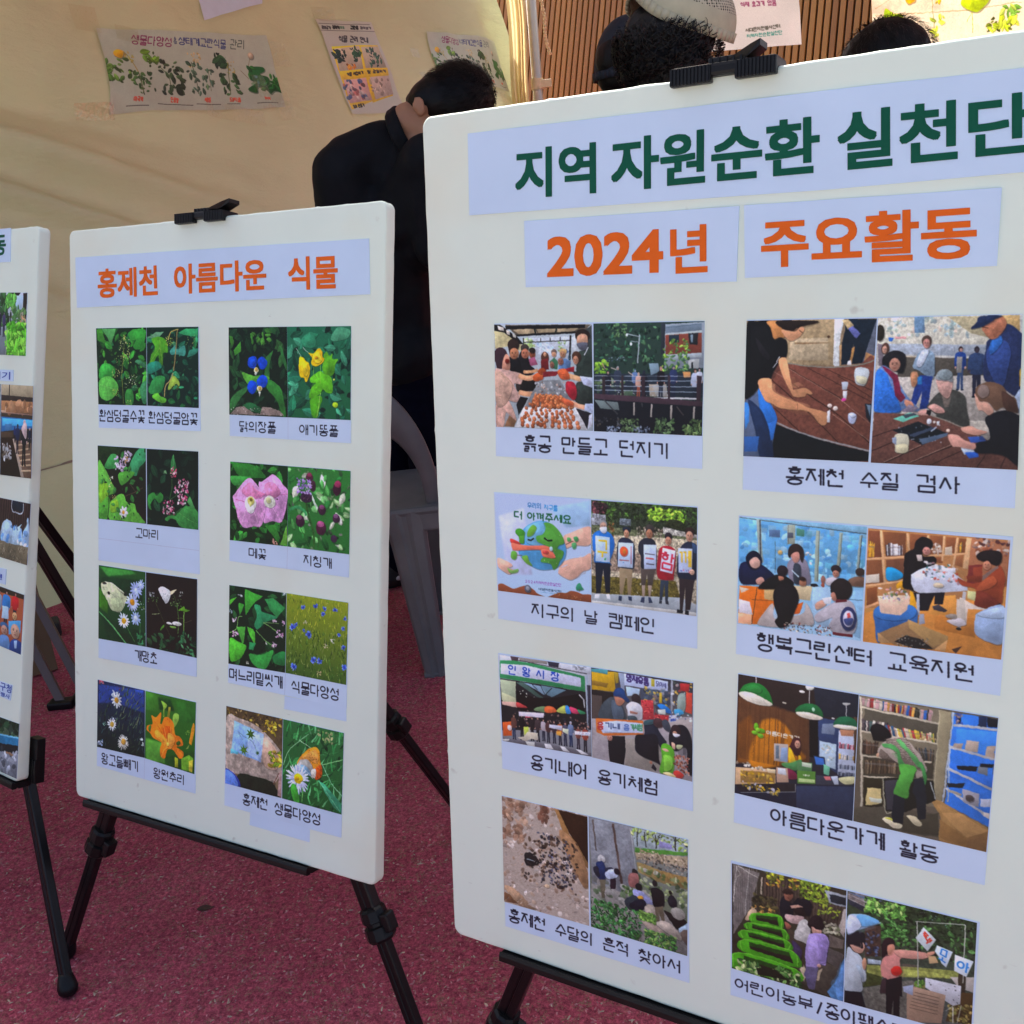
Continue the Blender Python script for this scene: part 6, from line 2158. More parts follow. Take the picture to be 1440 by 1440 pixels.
def board_slab(parent, seed):
    rs = random.Random(seed)
    r = .010
    ring = []
    for cx, cz, a0 in ((BOARD_W - r, BOARD_H - r, 0), (r, BOARD_H - r, 90), (r, r, 180), (BOARD_W - r, r, 270)):
        for i in range(7):
            a = R(a0 + i * 15)
            ring.append((cx + r * math.cos(a), cz + r * math.sin(a)))
    full = []
    for i, p in enumerate(ring):
        q = ring[(i + 1) % len(ring)]
        n = max(1, int(math.hypot(q[0] - p[0], q[1] - p[1]) / .006))
        for j in range(n):
            full.append((p[0] + (q[0] - p[0]) * j / n, p[1] + (q[1] - p[1]) * j / n))
    cx, cz = BOARD_W / 2, BOARD_H / 2
    def loop(inset, y):
        out = []
        for x, z in full:
            dx, dz = x - cx, z - cz
            k = math.hypot(dx, dz)
            jt = (mnoise.noise(Vector((x * 40, z * 40, seed))) * .0007 + min(0, mnoise.noise(Vector((x * 130, z * 130, seed + 5))) + .42) * .004) if inset < .0027 else 0
            out.append((x - cx - dx / k * (inset + jt), y, z - dz / k * (inset + jt)))
        return out
    loops = [loop(.0028, 0), loop(.0010, .0006), loop(.0001, .0022), loop(0, .007), loop(.0004, .0135), loop(.0001, .0178), loop(.0010, .0194), loop(.0028, .02)]
    vs = [v for l in loops for v in l]
    n = len(full)
    fs = [list(range(n))[::-1], [7 * n + i for i in range(n)]]
    for k in range(7):
        for i in range(n):
            j = (i + 1) % n
            fs.append((k * n + i, k * n + j, (k + 1) * n + j, (k + 1) * n + i))
    o = mesh_obj('foam_panel', vs, fs, M_board, parent)
    for i, pl in enumerate(o.data.polygons): pl.use_smooth = i > 1
    return o

def wav(x, z): return .0006 * (1 + np.sin(x * 43 + z * 17) * np.sin(x * 15 - z * 29 + 1))
def sheet(name, quad, d_front, d_back, mat, parent, bounds=None, nx=1, ny=1):
    """thin sheet of paper on the board face; quad in mm (u, v), TL TR BR BL"""
    vs, uv, fs = [], [], []
    for j in range(ny + 1):
        for i in range(nx + 1):
            x, z = bilin(quad, i / nx, j / ny)
            vs.append((x / 1000 - BOARD_W / 2, -d_front - (wav(x / 1000, z / 1000) if nx > 1 else 0), z / 1000))
            if bounds: uv.append(((x - bounds[0]) / (bounds[2] - bounds[0]), (z - bounds[1]) / (bounds[3] - bounds[1])))
            else: uv.append((i / nx, 1 - j / ny))
    for j in range(ny):
        for i in range(nx):
            a = j * (nx + 1) + i
            fs.append((a, a + nx + 1, a + nx + 2, a + 1))
    per = [i for i in range(nx + 1)] + [(j + 1) * (nx + 1) - 1 for j in range(1, ny + 1)] + [ny * (nx + 1) + i for i in range(nx - 1, -1, -1)] + [j * (nx + 1) for j in range(ny - 1, 0, -1)]
    b0 = len(vs)
    for p in per:
        v = vs[p]; vs.append((v[0], -d_back, v[2])); uv.append(uv[p])
    k = len(per)
    for i in range(k):
        fs.append((per[i], per[(i + 1) % k], b0 + (i + 1) % k, b0 + i))
    return mesh_obj(name, vs, fs, mat, parent, uvs=uv)

def lettering(txt, quad, mat, parent, off, shift):
    cu = bpy.data.curves.new('lettering', 'FONT')
    cu.body = txt.replace('_', ' ')
    cu.resolution_u = 3
    to = bpy.data.objects.new('lettering_src', cu)
    COL.objects.link(to)
    bpy.context.view_layer.update()
    dg = bpy.context.evaluated_depsgraph_get()
    me = bpy.data.meshes.new_from_object(to.evaluated_get(dg))
    bpy.data.objects.remove(to)
    n = len(me.vertices)
    co = np.zeros(n * 3, np.float32); me.vertices.foreach_get('co', co); co = co.reshape(-1, 3)
    polys = [tuple(p.vertices) for p in me.polygons]
    bpy.data.meshes.remove(me)
    # a bolder cut: the same outlines printed several times, shifted by a hair, each a hair above the last
    sh = [(0, 0)] + [(off * x, off * y) for x, y in ((1, 1), (-1, 1), (1, -1), (-1, -1), (1, 0), (-1, 0), (0, 1), (0, -1))]
    vs, fs = [], []
    lo, hi = co.min(0) - off, co.max(0) + off
    q = np.array(quad)
    for k, (sx, sy) in enumerate(sh):
        u = ((co[:, 0] + sx - lo[0]) / (hi[0] - lo[0]))[:, None]; w = (1 - (co[:, 1] + sy - lo[1]) / (hi[1] - lo[1]))[:, None]
        p = (1 - u) * (1 - w) * q[0] + u * (1 - w) * q[1] + u * w * q[2] + (1 - u) * w * q[3]
        vs += [(x / 1000 - BOARD_W / 2, -.0008 - k * .00004 - wav(x / 1000, z / 1000), z / 1000) for x, z in p]
        fs += [tuple(i + k * n for i in f) for f in polys]
    me = bpy.data.meshes.new('lettering'); me.from_pydata(vs, [], fs); me.materials.append(mat)
    o = bpy.data.objects.new('lettering', me)
    COL.objects.link(o); o.parent = parent
    return o

board_labels = {
 'mid': ('white foam board of eight captioned wildflower photo pairs under an orange heading', 'display board'),
 'big': ('nearest white foam board, long green heading above photo pairs of people at work', 'display board'),
 'left': ('white foam board cut off by the left edge, photos without captions under them', 'display board')}
BOARDS = {}
for key in ('mid', 'big', 'left'):
    o, ex, yy, ey = FR[key]
    root = empty('display_board', (0, 0, 0), board_labels[key][0], board_labels[key][1], 'display boards on easels')
    mw = Matrix((ex, yy, ey)).transposed().to_4x4()
    base = board_world(key, .3, 0, 0)
    mw.translation = base
    root.matrix_world = mw
    BOARDS[key] = root
    board_slab(root, {'mid': 3, 'big': 7, 'left': 11}[key])

def card_canvas(quads, captions, seams, seed):
    xs = [p[0] for q in quads for p in q]; ys = [p[1] for q in quads for p in q]
    b = (min(xs), min(ys), max(xs), max(ys))
    w, h = b[2] - b[0], b[3] - b[1]
    dens = 5.2
    cv = Canvas(w * dens, h / w, (.765, .845, .94))
    T = lambda p: ((p[0] - b[0]) * dens, (b[3] - p[1]) * dens)
    cv.noise(.012, 260, seed)
    for s in seams:
        a, c = T(s[0]), T(s[1])
        cv.line([a, c], 2.2, (.62, .67, .78))
        cv.line([(a[0] + 2, a[1] + 2), (c[0] + 2, c[1] + 2)], 2, (.80, .85, .93))
    for txt, q, col in captions:
        w_, h_ = qlen(q)
        cv.text((.07, .07, .15), h_ * dens * .115, [T(p) for p in q], txt)
    cv.blur(1)
    return cv, b

random.seed(5)
for ci, (bk, pq, photos, caps, extra, seams) in enumerate(CARDS):
    root = BOARDS[bk]
    kcaps = [c for c in caps if c[2] == 'K']
    if photos:
        cv, b = card_canvas([pq], kcaps, seams, ci)
        pm = print_mat('card_paper', cv.image('card_%d' % ci, gain=1.0, grain=.006, seed=ci), .5, .1, 14, .3)
        cd = sheet('photo_card', pq, .0006, 0, pm, root, b)
        for e in extra:
            sheet('paper_slip', e, .0003, 0, M_paper, root)
        for n, q in photos:
            w_, h_ = qlen(q)
            sheet('photo', q, .0009, .0006, print_mat('photo_print', pic_image(n, w_), .42, .1, 10, .22), cd)
    else:
        sh = sheet('title_sheet', pq, .0006, 0, M_paper, root, None, 40, 10)
        for txt, q, col in caps:
            lettering(txt, q, INK[col], sh, .026 if col != 'B' else .012, 0)

# ------------------------------------------------------------------ tube and box builders
def prof_tube(bm, p0, p1, prof, side):
    """sweep a closed 2-D profile from p0 to p1; side fixes its first axis"""
    p0, p1 = Vector(p0), Vector(p1)
    d = (p1 - p0).normalized()
    a = (Vector(side) - d * Vector(side).dot(d)).normalized()
    b = d.cross(a)
    r0 = [bm.verts.new(p0 + a * x + b * y) for x, y in prof]
    r1 = [bm.verts.new(p1 + a * x + b * y) for x, y in prof]
    n = len(prof)
    for i in range(n):
        bm.faces.new((r0[i], r0[(i + 1) % n], r1[(i + 1) % n], r1[i]))
    bm.faces.new(r0[::-1]); bm.faces.new(r1)

def circ(r, n=14, sy=1.0):
    return [(r * math.cos(2 * math.pi * i / n), r * sy * math.sin(2 * math.pi * i / n)) for i in range(n)]

def leg_prof(w, h):      # rounded bar with a shallow groove on its faces
    c = min(w, h) * .3
    return [(-w + c, -h), (-.0016, -h), (-.0008, -h + .0012), (.0008, -h + .0012), (.0016, -h), (w - c, -h), (w - c * .3, -h + c * .3), (w, -h + c), (w, h - c), (w - c * .3, h - c * .3),
            (w - c, h), (.0016, h), (.0008, h - .0012), (-.0008, h - .0012), (-.0016, h), (-w + c, h), (-w + c * .3, h - c * .3), (-w, h - c), (-w, -h + c), (-w + c * .3, -h + c * .3)]

def rbox(bm, lo, hi, M=None, bev=.0):
    r = bmesh.ops.create_cube(bm, size=1)
    vs = r['verts']
    for v in vs:
        v.co = Vector([lo[i] + (v.co[i] + .5) * (hi[i] - lo[i]) for i in range(3)])
    es = list({e for v in vs for e in v.link_edges})
    if bev > 0:
        g = bmesh.ops.bevel(bm, geom=es, offset=bev, segments=2, affect='EDGES', profile=.6)
        vs = list({v for f in g['faces'] for v in f.verts} | {v for v in vs if v.is_valid})
    if M is not None:
        for v in vs: v.co = M @ v.co
    return vs

def lathe(bm, prof, M, n=20):
    rings = []
    for r, z in prof:
        rings.append([bm.verts.new(M @ Vector((r * math.cos(2 * math.pi * i / n), r * math.sin(2 * math.pi * i / n), z))) for i in range(n)])
    for a, b in zip(rings[:-1], rings[1:]):
        for i in range(n):
            bm.faces.new((a[i], a[(i + 1) % n], b[(i + 1) % n], b[i]))
    bm.faces.new(rings[0][::-1]); bm.faces.new(rings[-1])

# ------------------------------------------------------------------ easels
def lerp(a, b, t): return a + (b - a) * t

def easel_leg(root, org, name, p_top, p_foot, collar, side, foot_r=.017):
    leg = None
    d = (p_foot - p_top)
    pc = lerp(p_top, p_foot, collar)
    bm = bmesh.new()
    prof_tube(bm, p_top - org, pc - org, leg_prof(.0132, .0098), side)
    leg = bm_obj(name, bm, M_blackm, root)
    bm = bmesh.new()
    prof_tube(bm, pc - org, p_foot - org, leg_prof(.0105, .0078), side)
    bm_obj('lower_tube', bm, M_blackm, leg)
    dn = d.normalized()
    bm = bmesh.new()
    a = (Vector(side) - dn * Vector(side).dot(dn)).normalized(); b = dn.cross(a)
    Mc = Matrix((a, b, dn)).transposed().to_4x4(); Mc.translation = pc - org
    lathe(bm, [(.016, -.026), (.0195, -.022), (.0205, -.006), (.0172, -.004), (.0172, .001), (.0215, .003), (.0225, .020), (.019, .025)], Mc, 10)
    rbox(bm, (.014, -.010, -.014), (.030, .010, .014), Mc, .003)
    bm_obj('collar', bm, M_black, leg)
    bm = bmesh.new()
    Mf = Matrix((a, b, dn)).transposed().to_4x4(); Mf.translation = p_foot - org
    lathe(bm, [(.0095, -.026), (.012, -.022), (foot_r * .9, -.010), (foot_r, -.002), (foot_r * .92, .006), (foot_r * .6, .0115), (.003, .0125)], Mf, 18)
    bm_obj('rubber_foot', bm, M_black, leg, True)
    return leg

def easel_clip(root, org, key, u0, u1, v_top, scale, lever_u):
    W = lambda u, d, v: board_world(key, u, d, v) - org
    o, ex, yy, ey = FR[key]
    base = W((u0 + u1) / 2, 0, v_top)
    M = Matrix((ex, yy, ey)).transposed().to_4x4(); M.translation = base
    L = (u1 - u0)
    bm = bmesh.new()
    # clamp bar over the edge, with a jaw pad at each end and a notch between
    hw = L / 2
    rbox(bm, (-hw, -.008, -.0040), (hw, .024, .0065), M, .003)
    for a, b in ((-hw, -hw + L * .40), (hw - L * .38, hw)):
        rbox(bm, (a, -.0095, -.0090), (b, -.0008, .0058), M, .002)
        n = 11
        for i in range(n):                       # ribs of the jaw
            x = a + (b - a) * (i + .7) / (n + .4)
            rbox(bm, (x - .0009, -.0106, -.0082), (x + .0009, -.0090, .0050), M)
    clip = bm_obj('clip', bm, M_black, root)
    bm = bmesh.new()
    rbox(bm, (-hw * .3, -.004, .0055), (hw * .42, .018, .0115), M, .002)
    for i in range(5):
        x = -hw * .25 + i * hw * .14
        rbox(bm, (x, -.0050, .0065), (x + .002, -.0035, .0108), M)
    # lever pointing up and to the right
    lv = [(lever_u * .1, .000, .008), (lever_u * .75, -.004, .0165), (lever_u, -.004, .0195), (lever_u, -.004, .0145), (lever_u * .62, .000, .0082)]
    f = [bm.verts.new(M @ Vector((x, y - .004, z))) for x, y, z in lv]
    g = [bm.verts.new(M @ Vector((x, y + .016, z))) for x, y, z in lv]
    bm.faces.new(f); bm.faces.new(g[::-1])
    for i in range(5): bm.faces.new((f[i], g[i], g[(i + 1) % 5], f[(i + 1) % 5]))
    bm_obj('clip_lever', bm, M_black, clip)
    return clip

def make_easel(key, label, tray, feet, rear, hub, collars, clipu, spare=None, rhub=None):
    org = Vector((board_world(key, .3, .1, 0).x, board_world(key, .3, .1, 0).y, 0))
    root = empty('easel', org, label, 'easel', 'black tripod easels holding the boards')
    o, ex, yy, ey = FR[key]
    W = lambda u, d, v: board_world(key, u, d, v)
    H = W(*hub)
    side = ex
    easel_leg(root, org, 'front_leg', H + ex * -.012, feet[0], collars[0], side)
    easel_leg(root, org, 'front_leg', H + ex * .012, feet[1], collars[1], side)
    RH = W(*rhub) if rhub else H
    easel_leg(root, org, 'rear_leg', RH + yy * .012, rear, .84 if rhub else .62, side)
    if spare:
        easel_leg(root, org, 'rear_leg', RH + yy * .012 + ex * .02, spare, .84, side)
        bm = bmesh.new(); prof_tube(bm, RH + yy * .012 - org, W(.3, .05, .74) - org, leg_prof(.010, .007), ey)
        bm_obj('crossbar', bm, M_blackm, root)
    bm = bmesh.new()
    prof_tube(bm, H - org, W(.3, .034, .905) - org, leg_prof(.010, .007), side)
    bm_obj('mast', bm, M_blackm, root)
    bm = bmesh.new()
    M = Matrix((ex, yy, ey)).transposed().to_4x4(); M.translation = H - org
    rbox(bm, (-.035, -.012, -.03), (.035, .022, .03), M, .006)
    bm_obj('hub', bm, M_black, root)
    # ledge the board stands on
    u0, u1 = tray
    M = Matrix((ex, yy, ey)).transposed().to_4x4(); M.translation = W(0, 0, 0) - org
    shift = -BOARD_W if key == 'left' else 0
    M2 = M
    bm = bmesh.new()
    prof = [(-.0065, -.0108), (-.0082, -.0092), (-.0082, -.0030), (-.0070, .0006), (-.0052, .0010), (-.0036, -.0002), (-.0030, -.0012), (.021, -.0012), (.023, .003), (.0255, .003), (.0255, -.009), (.0235, -.0108), (.004, -.0108), (.003, -.009), (.001, -.009), (0, -.0108)]
    r0 = [bm.verts.new(M2 @ Vector((u0, y, z))) for y, z in prof]
    r1 = [bm.verts.new(M2 @ Vector((u1, y, z))) for y, z in prof]
    n = len(prof)
    for i in range(n): bm.faces.new((r0[i], r1[i], r1[(i + 1) % n], r0[(i + 1) % n]))
    bm.faces.new(r0); bm.faces.new(r1[::-1])
    tr = bm_obj('ledge', bm, M_black, root)
    for t, f in ((collars[2], feet[0]), (collars[3], feet[1])):
        bm = bmesh.new()
        p = lerp(H, f, t)
        Mb = Matrix((ex, yy, ey)).transposed().to_4x4(); Mb.translation = p - org
        rbox(bm, (-.016, -.030, -.012), (.016, .012, .012), Mb, .003)
        bm_obj('ledge_bracket', bm, M_black, root)
    if key == 'left':
        Mb = Matrix((ex, yy, ey)).transposed().to_4x4(); Mb.translation = W(.60, .030, .040) - org
        bm = bmesh.new(); rbox(bm, (-.012, -.006, -.006), (.012, .010, .030), Mb, .002)
        for i in range(4): rbox(bm, (-.010 + i * .006, -.008, -.045), (-.006 + i * .006, .010, -.005), Mb, .001)
        bm_obj('side_clamp', bm, M_black, root)
    easel_clip(root, org, key, clipu[0], clipu[1], .9015, 1, clipu[2])
    return root

def plus(v, z): return Vector((v[0], v[1], z))
footR_big = FR['big'][0] + FR['big'][1] * .67 + Vector((.5236, .852, 0)) * .05
footL_left = FR['left'][0] - FR['left'][1] * .70 + Vector((.5935, .8048, 0)) * 0
make_easel('mid', 'black easel whose two front legs and ledge show below the wildflower board', (.026, .488),
           (Vector((-.8641, 1.4799, .012)), Vector((-.1957, 1.1532, .012))), Vector((-.1344, 1.7192, .012)), (.2533, .05, .5038), (.725, .75, .48, .48), (.237, .3285, .058))
make_easel('big', 'black easel under the large board, its front leg cut by the bottom edge', (.0655, .56),
           (Vector((-.1222, 1.135, .012)), plus(footR_big, .012)), Vector((.42, 1.42, .012)), (.30, .05, .50), (.86, .86, .48, .48), (.264, .3555, .032))
make_easel('left', 'black easel at the left edge, one leg standing on a ball foot', (.06, .598),
           (plus(footL_left, .012), Vector((-.8237, 1.3862, .012))), Vector((-.9887, 2.4902, .012)), (.30, .05, .50), (.40, .38, .48, .48), (.25, .34, .05),
           spare=Vector((-.9364, 2.2006, .012)), rhub=(.02, .05, .74))
# ------------------------------------------------------------------ ground
def ground_material():
    mt, t, b = mat_new('rubber_flooring')
    tc = t.nodes.new('ShaderNodeTexCoord')
    def noise(sc, det=4, rough=.6):
        n = t.nodes.new('ShaderNodeTexNoise'); n.inputs['Scale'].default_value = sc; n.inputs['Detail'].default_value = det; n.inputs['Roughness'].default_value = rough
        t.links.new(tc.outputs['Object'], n.inputs['Vector']); return n
    def ramp(src, stops):
        r = t.nodes.new('ShaderNodeValToRGB')
        e = r.color_ramp.elements
        e[0].position, e[0].color = stops[0]; e[1].position, e[1].color = stops[-1]
        for p, c in stops[1:-1]:
            k = e.new(p); k.color = c
        t.links.new(src, r.inputs[0]); return r
    base = ramp(noise(2.2, 5).outputs[0], [(.28, (.35, .060, .092, 1)), (.5, (.46, .084, .128, 1)), (.72, (.53, .125, .170, 1))])
    fine = noise(150, 5, .8)
    dark = ramp(fine.outputs[0], [(.36, (.30, .26, .28, 1)), (.50, (.85, .82, .84, 1)), (.66, (1.7, 1.75, 1.7, 1))])  # granule shading and highlights put into the colour, the bump alone shows weakly
    mul = t.nodes.new('ShaderNodeMix'); mul.data_type = 'RGBA'; mul.blend_type = 'MULTIPLY'; mul.inputs[0].default_value = .85
    t.links.new(base.outputs[0], mul.inputs[6]); t.links.new(dark.outputs[0], mul.inputs[7])
    # worn, worm-shaped granules: distorted voronoi cells picked out by a second noise
    warp = noise(90, 2); vadd = t.nodes.new('ShaderNodeMix'); vadd.data_type = 'VECTOR'; vadd.inputs[0].default_value = .02
    t.links.new(tc.outputs['Object'], vadd.inputs[4]); t.links.new(warp.outputs['Color'], vadd.inputs[5])
    vo = t.nodes.new('ShaderNodeTexVoronoi'); vo.inputs['Scale'].default_value = 150; vo.feature = 'DISTANCE_TO_EDGE'
    t.links.new(vadd.outputs[1], vo.inputs['Vector'])
    edge = ramp(vo.outputs['Distance'], [(.04, (1, 1, 1, 1)), (.13, (0, 0, 0, 1))])
    pick = ramp(noise(55, 3).outputs[0], [(.50, (0, 0, 0, 1)), (.56, (1, 1, 1, 1))])
    pick2 = ramp(noise(5, 4).outputs[0], [(.35, (.35, .35, .35, 1)), (.65, (1, 1, 1, 1))])
    a = t.nodes.new('ShaderNodeMath'); a.operation = 'MULTIPLY'; t.links.new(edge.outputs[0], a.inputs[0]); t.links.new(pick.outputs[0], a.inputs[1])
    a2 = t.nodes.new('ShaderNodeMath'); a2.operation = 'MULTIPLY'; t.links.new(a.outputs[0], a2.inputs[0]); t.links.new(pick2.outputs[0], a2.inputs[1])
    chipc = ramp(noise(200, 2).outputs[0], [(.35, (.16, .10, .06, 1)), (.65, (.42, .30, .20, 1))])
    mx = t.nodes.new('ShaderNodeMix'); mx.data_type = 'RGBA'
    a3 = t.nodes.new('ShaderNodeMath'); a3.operation = 'MULTIPLY'; a3.inputs[1].default_value = .8; t.links.new(a2.outputs[0], a3.inputs[0])
    t.links.new(a3.outputs[0], mx.inputs[0]); t.links.new(mul.outputs[2], mx.inputs[6]); t.links.new(chipc.outputs[0], mx.inputs[7])
    t.links.new(mx.outputs[2], b.inputs['Base Color'])
    b.inputs['Roughness'].default_value = .85
    b.inputs['Specular IOR Level'].default_value = .2
    hgt = noise(150, 5, .75)
    bp = t.nodes.new('ShaderNodeBump'); bp.inputs['Strength'].default_value = 1.0; bp.inputs['Distance'].default_value = .009
    t.links.new(hgt.outputs[0], bp.inputs['Height']); t.links.new(bp.outputs[0], b.inputs['Normal'])
    return mt

g = mesh_obj('rubber_floor', [(-14, -.25, .004), (14, -.25, .004), (14, 24, .004), (-14, 24, .004)], [(0, 1, 2, 3)], ground_material())
g.location = (0, 0, -.004)
tag(g, kind='structure')
g = mesh_obj('fill_pavement', [(-90, -80, -.004), (90, -80, -.004), (90, 160, -.004), (-90, 160, -.004)], [(0, 1, 2, 3)], simple_mat('fill_paving', (.30, .30, .28), .85, .12, 1.5, .3, 60))  # unseen grey ground added behind the camera as neutral bounce fill
tag(g, kind='structure')

# loose rubber crumbs lying on the flooring
def crumbs():
    rs = np.random.RandomState(4)
    vs, fs, mi = [], [], []
    for i in range(38000):
        d = rs.uniform(.9, 3.4); x = rs.uniform(-1.9, .9) * (d / 2.4 + .2); y = d
        r = rs.uniform(.0007, .0021); h = r * rs.uniform(.5, 1.2); a = rs.uniform(0, 6.28); st = rs.uniform(1.0, 3.4)
        k = len(vs); n = 5; q_ = rs.rand(); kind = 0 if q_ < .3 else (1 if q_ < .55 else 2)
        for j in range(n):
            t = a + j * 6.283 / n; rr = r * rs.uniform(.6, 1.2)
            px, py = rr * st * math.cos(t), rr * math.sin(t)
            vs.append((x + px * math.cos(a) - py * math.sin(a), y + px * math.sin(a) + py * math.cos(a), .0002))
        vs.append((x + rs.uniform(-.3, .3) * r, y, h))
        for j in range(n): fs.append((k + j, k + (j + 1) % n, k + n)); mi.append(0 if j == 0 and False else kind)
    o = mesh_obj('rubber_crumbs', vs, fs, simple_mat('maroon_crumb', (.42, .06, .10), .8, .3, 60))
    o.data.materials.append(simple_mat('tan_crumb', (.42, .32, .24), .8, .35, 60))
    o.data.materials.append(simple_mat('pink_crumb', (.46, .18, .20), .75, .35, 60))
    o.data.polygons.foreach_set('material_index', mi)
    tag(o, kind='stuff')
    tag(o, 'loose tan and maroon rubber crumbs scattered over the flooring', 'rubber crumbs')
crumbs()

def dead_leaf():
    pts = [(-.016, 0), (-.010, .006), (-.002, .0085), (.007, .006), (.012, .003), (.019, .0035), (.013, -.003), (.004, -.008), (-.006, -.0075), (-.012, -.004)]
    vs = [(x, y, .0008 + .0016 * abs(y) / .008) for x, y in pts] + [(0, 0, .0012)]
    n = len(pts)
    o = mesh_obj('dead_leaf', vs, [(i, (i + 1) % n, n) for i in range(n)], simple_mat('leaf_brown', (.035, .012, .012), .6, .3, 80))
    o.location = (-.643, 1.574, 0)
    tag(o, 'small dark dead leaf lying alone on the maroon flooring', 'leaf')
dead_leaf()

# ------------------------------------------------------------------ tent: side wall, frame, unseen cover added for shade
WD = Vector((.6291775, .77726165, 0)); WO = Vector((-WD.y, WD.x, 0))
WU = Vector((0, 0, 1)) * math.cos(R(18)) + WO * math.sin(R(18)); WN = WO * math.cos(R(18)) - Vector((0, 0, 1)) * math.sin(R(18))
W0 = Vector((-1.75, 3.1, 0))
def fold(s, t):
    """depth of the slack cloth: creases running down to the right from the upper left, faint wrinkles"""
    w = 0
    q = (t - 1.62) + (s - .7) * .34
    w += .10 * math.exp(-(q / .07) ** 2) * math.exp(-((s - .9) / .8) ** 2)
    q = (t - 1.40) + (s - .7) * .40
    w += .09 * math.exp(-(q / .05) ** 2) * math.exp(-((s - .7) / .6) ** 2)
    q = (t - 1.84) + (s - .7) * .26
    w -= .08 * math.exp(-(q / .09) ** 2) * math.exp(-((s - .8) / .9) ** 2)
    q = (t - 1.15) + (s - .4) * .5
    w += .06 * math.exp(-(q / .05) ** 2) * math.exp(-((s - .4) / .5) ** 2)
    w += .05 * mnoise.noise(Vector((s * .7, t * .9, 3)))
    w += .022 * mnoise.noise(Vector((s * 2.2 + t, t * 4.5, 7)))
    w += .007 * mnoise.noise(Vector((s * 9 + t * 3, t * 9, 1)))
    w -= .012 * math.exp(-((t - .46) / .012) ** 2)
    if s > 3.5: w += .05 * math.sin((s - 3.5) * 11) * min(1, (s - 3.5) * 1.6)
    return w
def wall_pt(s, t, off=0): return W0 + WD * s + WU * t - WN * (off + fold(s, t))

def cloth_mat(name, col, trans, bump=.25, sc=18):
    mt, t, b = mat_new(name)
    tc = t.nodes.new('ShaderNodeTexCoord'); nz = t.nodes.new('ShaderNodeTexNoise'); nz.inputs['Scale'].default_value = 1.7; nz.inputs['Detail'].default_value = 6
    t.links.new(tc.outputs['Object'], nz.inputs['Vector'])
    cr = t.nodes.new('ShaderNodeValToRGB'); cr.color_ramp.elements[0].position = .3; cr.color_ramp.elements[1].position = .75
    cr.color_ramp.elements[0].color = tuple(c * .88 for c in col) + (1,); cr.color_ramp.elements[1].color = tuple(min(1, c * 1.05) for c in col) + (1,)
    t.links.new(nz.outputs[0], cr.inputs[0]); t.links.new(cr.outputs[0], b.inputs['Base Color'])
    b.inputs['Roughness'].default_value = .55; b.inputs['Specular IOR Level'].default_value = .35
    n2 = t.nodes.new('ShaderNodeTexNoise'); n2.inputs['Scale'].default_value = sc; n2.inputs['Detail'].default_value = 8; n2.inputs['Roughness'].default_value = .65
    mp = t.nodes.new('ShaderNodeMapping'); mp.inputs['Scale'].default_value = (.5, .5, 1.6); mp.inputs['Rotation'].default_value = (0, .5, 0)
    t.links.new(tc.outputs['Object'], mp.inputs['Vector']); t.links.new(mp.outputs[0], n2.inputs['Vector'])
    bp = t.nodes.new('ShaderNodeBump'); bp.inputs['Strength'].default_value = bump; bp.inputs['Distance'].default_value = .02
    t.links.new(n2.outputs[0], bp.inputs['Height']); t.links.new(bp.outputs[0], b.inputs['Normal'])
    tr = t.nodes.new('ShaderNodeBsdfTranslucent'); t.links.new(cr.outputs[0], tr.inputs[0]); t.links.new(bp.outputs[0], tr.inputs['Normal'])
    mx = t.nodes.new('ShaderNodeMixShader'); mx.inputs[0].default_value = trans
    out = t.nodes['Material Output']
    t.links.new(b.outputs[0], mx.inputs[1]); t.links.new(tr.outputs[0], mx.inputs[2]); t.links.new(mx.outputs[0], out.inputs[0])
    return mt
M_cloth = cloth_mat('tent_cloth', (.56, .645, .375), .16, .5)
M_shade_roof = cloth_mat('shade_roof_cloth', (.50, .50, .46), .05)

tent = empty('tent', (-1.75, 3.1, 0), 'beige tent with a slack translucent side wall and a round corner pole', 'tent')
def grid_mesh(name, fn, ns, nt_, mat, parent, org):
    vs = []
    for j in range(nt_ + 1):
        for i in range(ns + 1):
            vs.append(fn(i / ns, j / nt_) - org)
    fs = [(j * (ns + 1) + i, j * (ns + 1) + i + 1, (j + 1) * (ns + 1) + i + 1, (j + 1) * (ns + 1) + i) for j in range(nt_) for i in range(ns)]
    return mesh_obj(name, vs, fs, mat, parent, True)
TO = Vector((-1.75, 3.1, 0))
S_END = 4.05
grid_mesh('side_wall', lambda a, b: wall_pt(-2.6 + a * (S_END + 2.6), .0 + b * 2.72), 330, 150, M_cloth, tent, TO)
bm = bmesh.new()
for a in range(60):         # sewn hem low on the wall
    s0 = -2.5 + a * .108
    p0, p1 = wall_pt(s0, .462, .004) - TO, wall_pt(s0 + .108, .462, .004) - TO
    prof_tube(bm, p0, p1, [(-.004, -.0015), (.004, -.0015), (.004, .0015), (-.004, .0015)], WU)
bm_obj('hem', bm, simple_mat('hem_thread', (.32, .27, .18), .8), tent)
PX, PY = .395, 6.5
bm = bmesh.new()
prof_tube(bm, Vector((PX, PY, 0)) - TO, Vector((PX, PY, 2.75)) - TO, circ(.030, 20), (1, 0, 0))
pole = bm_obj('corner_pole', bm, simple_mat('pole_steel', (.55, .52, .43), .28, .08, 5, 0, 1, .6, .35), tent, True)
bm = bmesh.new()
prof_tube(bm, Vector((PX, PY, 1.80)) - TO, Vector((PX, PY, 1.86)) - TO, circ(.037, 16), (1, 0, 0))
rbox(bm, tuple(Vector((PX + .02, PY - .03, 1.805)) - TO), tuple(Vector((PX + .085, PY + .01, 1.85)) - TO), None, .004)
bm_obj('pole_clamp', bm, simple_mat('clamp', (.62, .52, .32), .5), pole)
